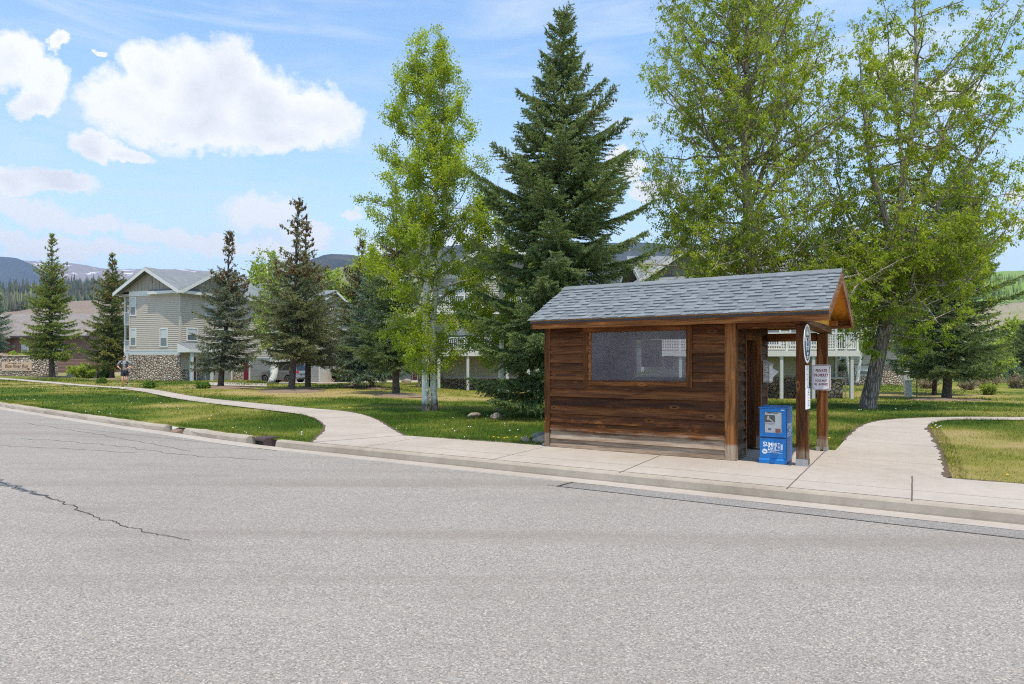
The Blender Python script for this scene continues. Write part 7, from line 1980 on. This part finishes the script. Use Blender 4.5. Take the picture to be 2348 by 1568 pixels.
SUN_DIR = Vector((math.sin(SUN_AZ) * math.cos(SUN_EL), math.cos(SUN_AZ) * math.cos(SUN_EL), math.sin(SUN_EL)))

def build_light():
    l = bpy.data.lights.new('sun', 'SUN'); l.energy = SUN_E; l.angle = R(.55); l.color = (1.0, .915, .78)
    o = bpy.data.objects.new('sun', l); COL.objects.link(o)
    o.rotation_euler = SUN_DIR.to_track_quat('Z', 'Y').to_euler()

def build_world():
    w = bpy.data.worlds.new('World'); scene.world = w; w.use_nodes = True
    t = NT(tree=w.node_tree)
    sky = t.n('TexSky', dict(sky_type='NISHITA', sun_disc=False, sun_elevation=SUN_EL, sun_rotation=SUN_AZ, altitude=600, air_density=1.0, dust_density=.6, ozone_density=1.6)).outputs[0]
    d = t.n('TexCoord').outputs['Generated']
    x, y, z = t.xyz(d)
    az = t.math('ARCTAN2', x, y); el = t.math('ARCSINE', z)
    n1 = t.noise(d, 7, 6, .58, col=True)
    n2 = t.noise(d, 19, 10, .64)
    ae = t.n('CombineXYZ', X=az, Y=el).outputs[0]
    wv = t.vm('ADD', ae, t.vm('SCALE', t.vm('SUBTRACT', n1, (.5, .5, .5)), .085))
    wv = t.vm('ADD', wv, t.vm('SCALE', t.vm('SUBTRACT', t.noise(d, 34, 5, .6, col=True), (.5, .5, .5)), .035))
    wv = t.n('SeparateXYZ', Vector=wv).outputs; wv = t.n('CombineXYZ', X=wv[0], Y=wv[1]).outputs[0]
    def blob(px, py, rx, ry):
        a = math.atan((px - CX) / FP); e = math.atan((HY - py) / FP * math.cos(a)); c = math.cos(a)
        v = t.vm('MULTIPLY', t.vm('SUBTRACT', wv, (a, e, 0)), (FP / rx / c / c, FP / ry / c, 0))
        return t.math('SUBTRACT', 1.0, t.vm('LENGTH', v))
    def cover(lst):
        m = None
        for q in lst:
            b = blob(*q); m = b if m is None else t.math('MAXIMUM', m, b)
        return m
    big = [(300, 250, 110, 70), (350, 180, 85, 80), (450, 190, 120, 88), (530, 165, 82, 82), (620, 240, 125, 92), (725, 268, 118, 78), (480, 285, 190, 62), (650, 312, 150, 44),
           (230, 332, 82, 36), (315, 352, 52, 22), (20, 140, 92, 68), (110, 205, 72, 56), (75, 250, 56, 32), (125, 112, 20, 25), (228, 140, 20, 12),
           (5, 408, 80, 50), (135, 416, 118, 32), (1440, 388, 52, 38), (1510, 440, 70, 28), (2342, 446, 46, 28), (2055, 160, 70, 46), (2190, 215, 80, 40), (1700, 600, 120, 40)]
    low = [(50, 486, 130, 34), (190, 512, 96, 22), (592, 486, 108, 42), (430, 540, 130, 28), (330, 522, 80, 24), (700, 540, 76, 30), (800, 482, 30, 13), (560, 566, 190, 24), (2346, 520, 50, 22), (1000, 560, 200, 30), (160, 560, 240, 26)]
    m = t.math('ADD', cover(big), t.math('MULTIPLY', t.math('SUBTRACT', n2, .5), .95))
    a1 = t.ramp(m, [(-.0, 0.0), (.10, .42), (.28, 1.0)])
    m2 = t.math('ADD', cover(low), t.math('MULTIPLY', t.math('SUBTRACT', n2, .5), .8))
    a2 = t.ramp(m2, [(.02, 0.0), (.38, .9)])
    # cloud body: sunlit tops with soft grey hollows towards the flat base
    ns = t.noise(t.vm('ADD', d, (.01, 0, .028)), 9, 5, .55)
    sh = t.ramp(t.math('ADD', t.math('SUBTRACT', ns, .5), t.math('MULTIPLY', m, .30)), [(.02, 0.0), (.30, 1.0)])
    K = CLOUD
    col = t.mix(t.math('MULTIPLY', sh, .6), (K, K, K), (K * .66, K * .70, K * .75))
    # high thin cirrus streaks
    cv = t.map(ae, (2.2, 13.0, 1), rot=(0, 0, R(9)))
    ci = t.noise(cv, 1.6, 7, .60, .6)
    cw = t.noise(ae, 1.9, 2)
    ca = t.math('MULTIPLY', t.ramp(ci, [(.45, 0.0), (.74, .9)]), t.ramp(cw, [(.38, .25), (.62, 1.0)]))
    hz = t.ramp(el, [(.0, .95), (.14, .62), (.27, .18), (.42, .02)])
    base = t.mix(1.0, sky, SKYTINT, 'MULTIPLY')
    base = t.mix(t.math('MULTIPLY', hz, .78), base, (K * .76, K * .81, K * .855))
    base = t.mix(t.math('MULTIPLY', ca, .95), base, (K * .76, K * .84, K * .92))
    c = t.mix(a2, base, (K * .95, K * .96, K * .965)); c = t.mix(a1, c, col)
    bg = t.n('Background', None, Color=c, Strength=SKY_S)
    o = t.n('OutputWorld'); t.t.links.new(bg.outputs[0], o.inputs[0])

def build_camera():
    c = bpy.data.cameras.new('camera'); c.sensor_width = 36; c.lens = FP / 2347.5 * 36; c.shift_y = (HY - 784.0) / 2347.5
    c.clip_start = .1; c.clip_end = 40000
    o = bpy.data.objects.new('camera', c); COL.objects.link(o); o.location = (0, 0, CAMZ); o.rotation_euler = (R(90), 0, 0); scene.camera = o

def build_haze():
    if not HAZE: return
    m = MB(); m.box(-7600, 7600, -400, 7600, -60, 960)
    t = NT('haze_air'); v = t.n('VolumePrincipled', None, Color=(.55, .70, 1.0, 1), Density=HAZE, Anisotropy=.2)
    o = t.n('OutputMaterial'); t.t.links.new(v.outputs[0], o.inputs['Volume'])
    h = m.build('haze', t.m); h['kind'] = 'stuff'; h['label'] = 'pale blue distance haze'

SUN_E, SKY_S, EXPO, CLOUD, HAZE = 2.45, .15, 1.02, 3.75, 1.0e-4
DENOISE = False
SKYTINT = (.92, 1.01, .98)

build_ground(); build_road(); build_kerb(); build_paving()
build_shelter(); build_box(); build_signs(); build_rocks(); build_dandelions()
house_grey(); house_deck_mid(); house_deck_right(); house_row(); house_brown(); house_far_right(); entrance_sign(); utilities()
build_person()
build_car(650, 877.5, math.atan2(.415, -.91), MAT['silver'], 'silver sport utility car parked among the spruce trunks, rear towards the viewer')
pc = G(724, 876); build_car(0, 0, math.atan2(.415, -.91), MAT['darkcar'], 'dark car in shadow mostly hidden behind the spruce trunks', 'parked_car', pc + Vector((-.6, 3.5, 0)))
build_trees(); build_mulch(BEDS); build_edges(); build_grass(); build_hills(); far_woods()
build_light(); build_world(); build_camera(); build_haze()

scene.render.engine = 'CYCLES'
cy = scene.cycles
cy.max_bounces = 8; cy.diffuse_bounces = 3; cy.glossy_bounces = 3; cy.transmission_bounces = 4; cy.transparent_max_bounces = 8; cy.volume_bounces = 0
cy.caustics_reflective = False; cy.caustics_refractive = False
cy.use_denoising = DENOISE; cy.filter_width = 1.1; cy.sample_clamp_indirect = 6
scene.view_settings.view_transform = 'Standard'; scene.view_settings.look = 'None'; scene.view_settings.exposure = EXPO; scene.view_settings.gamma = 1
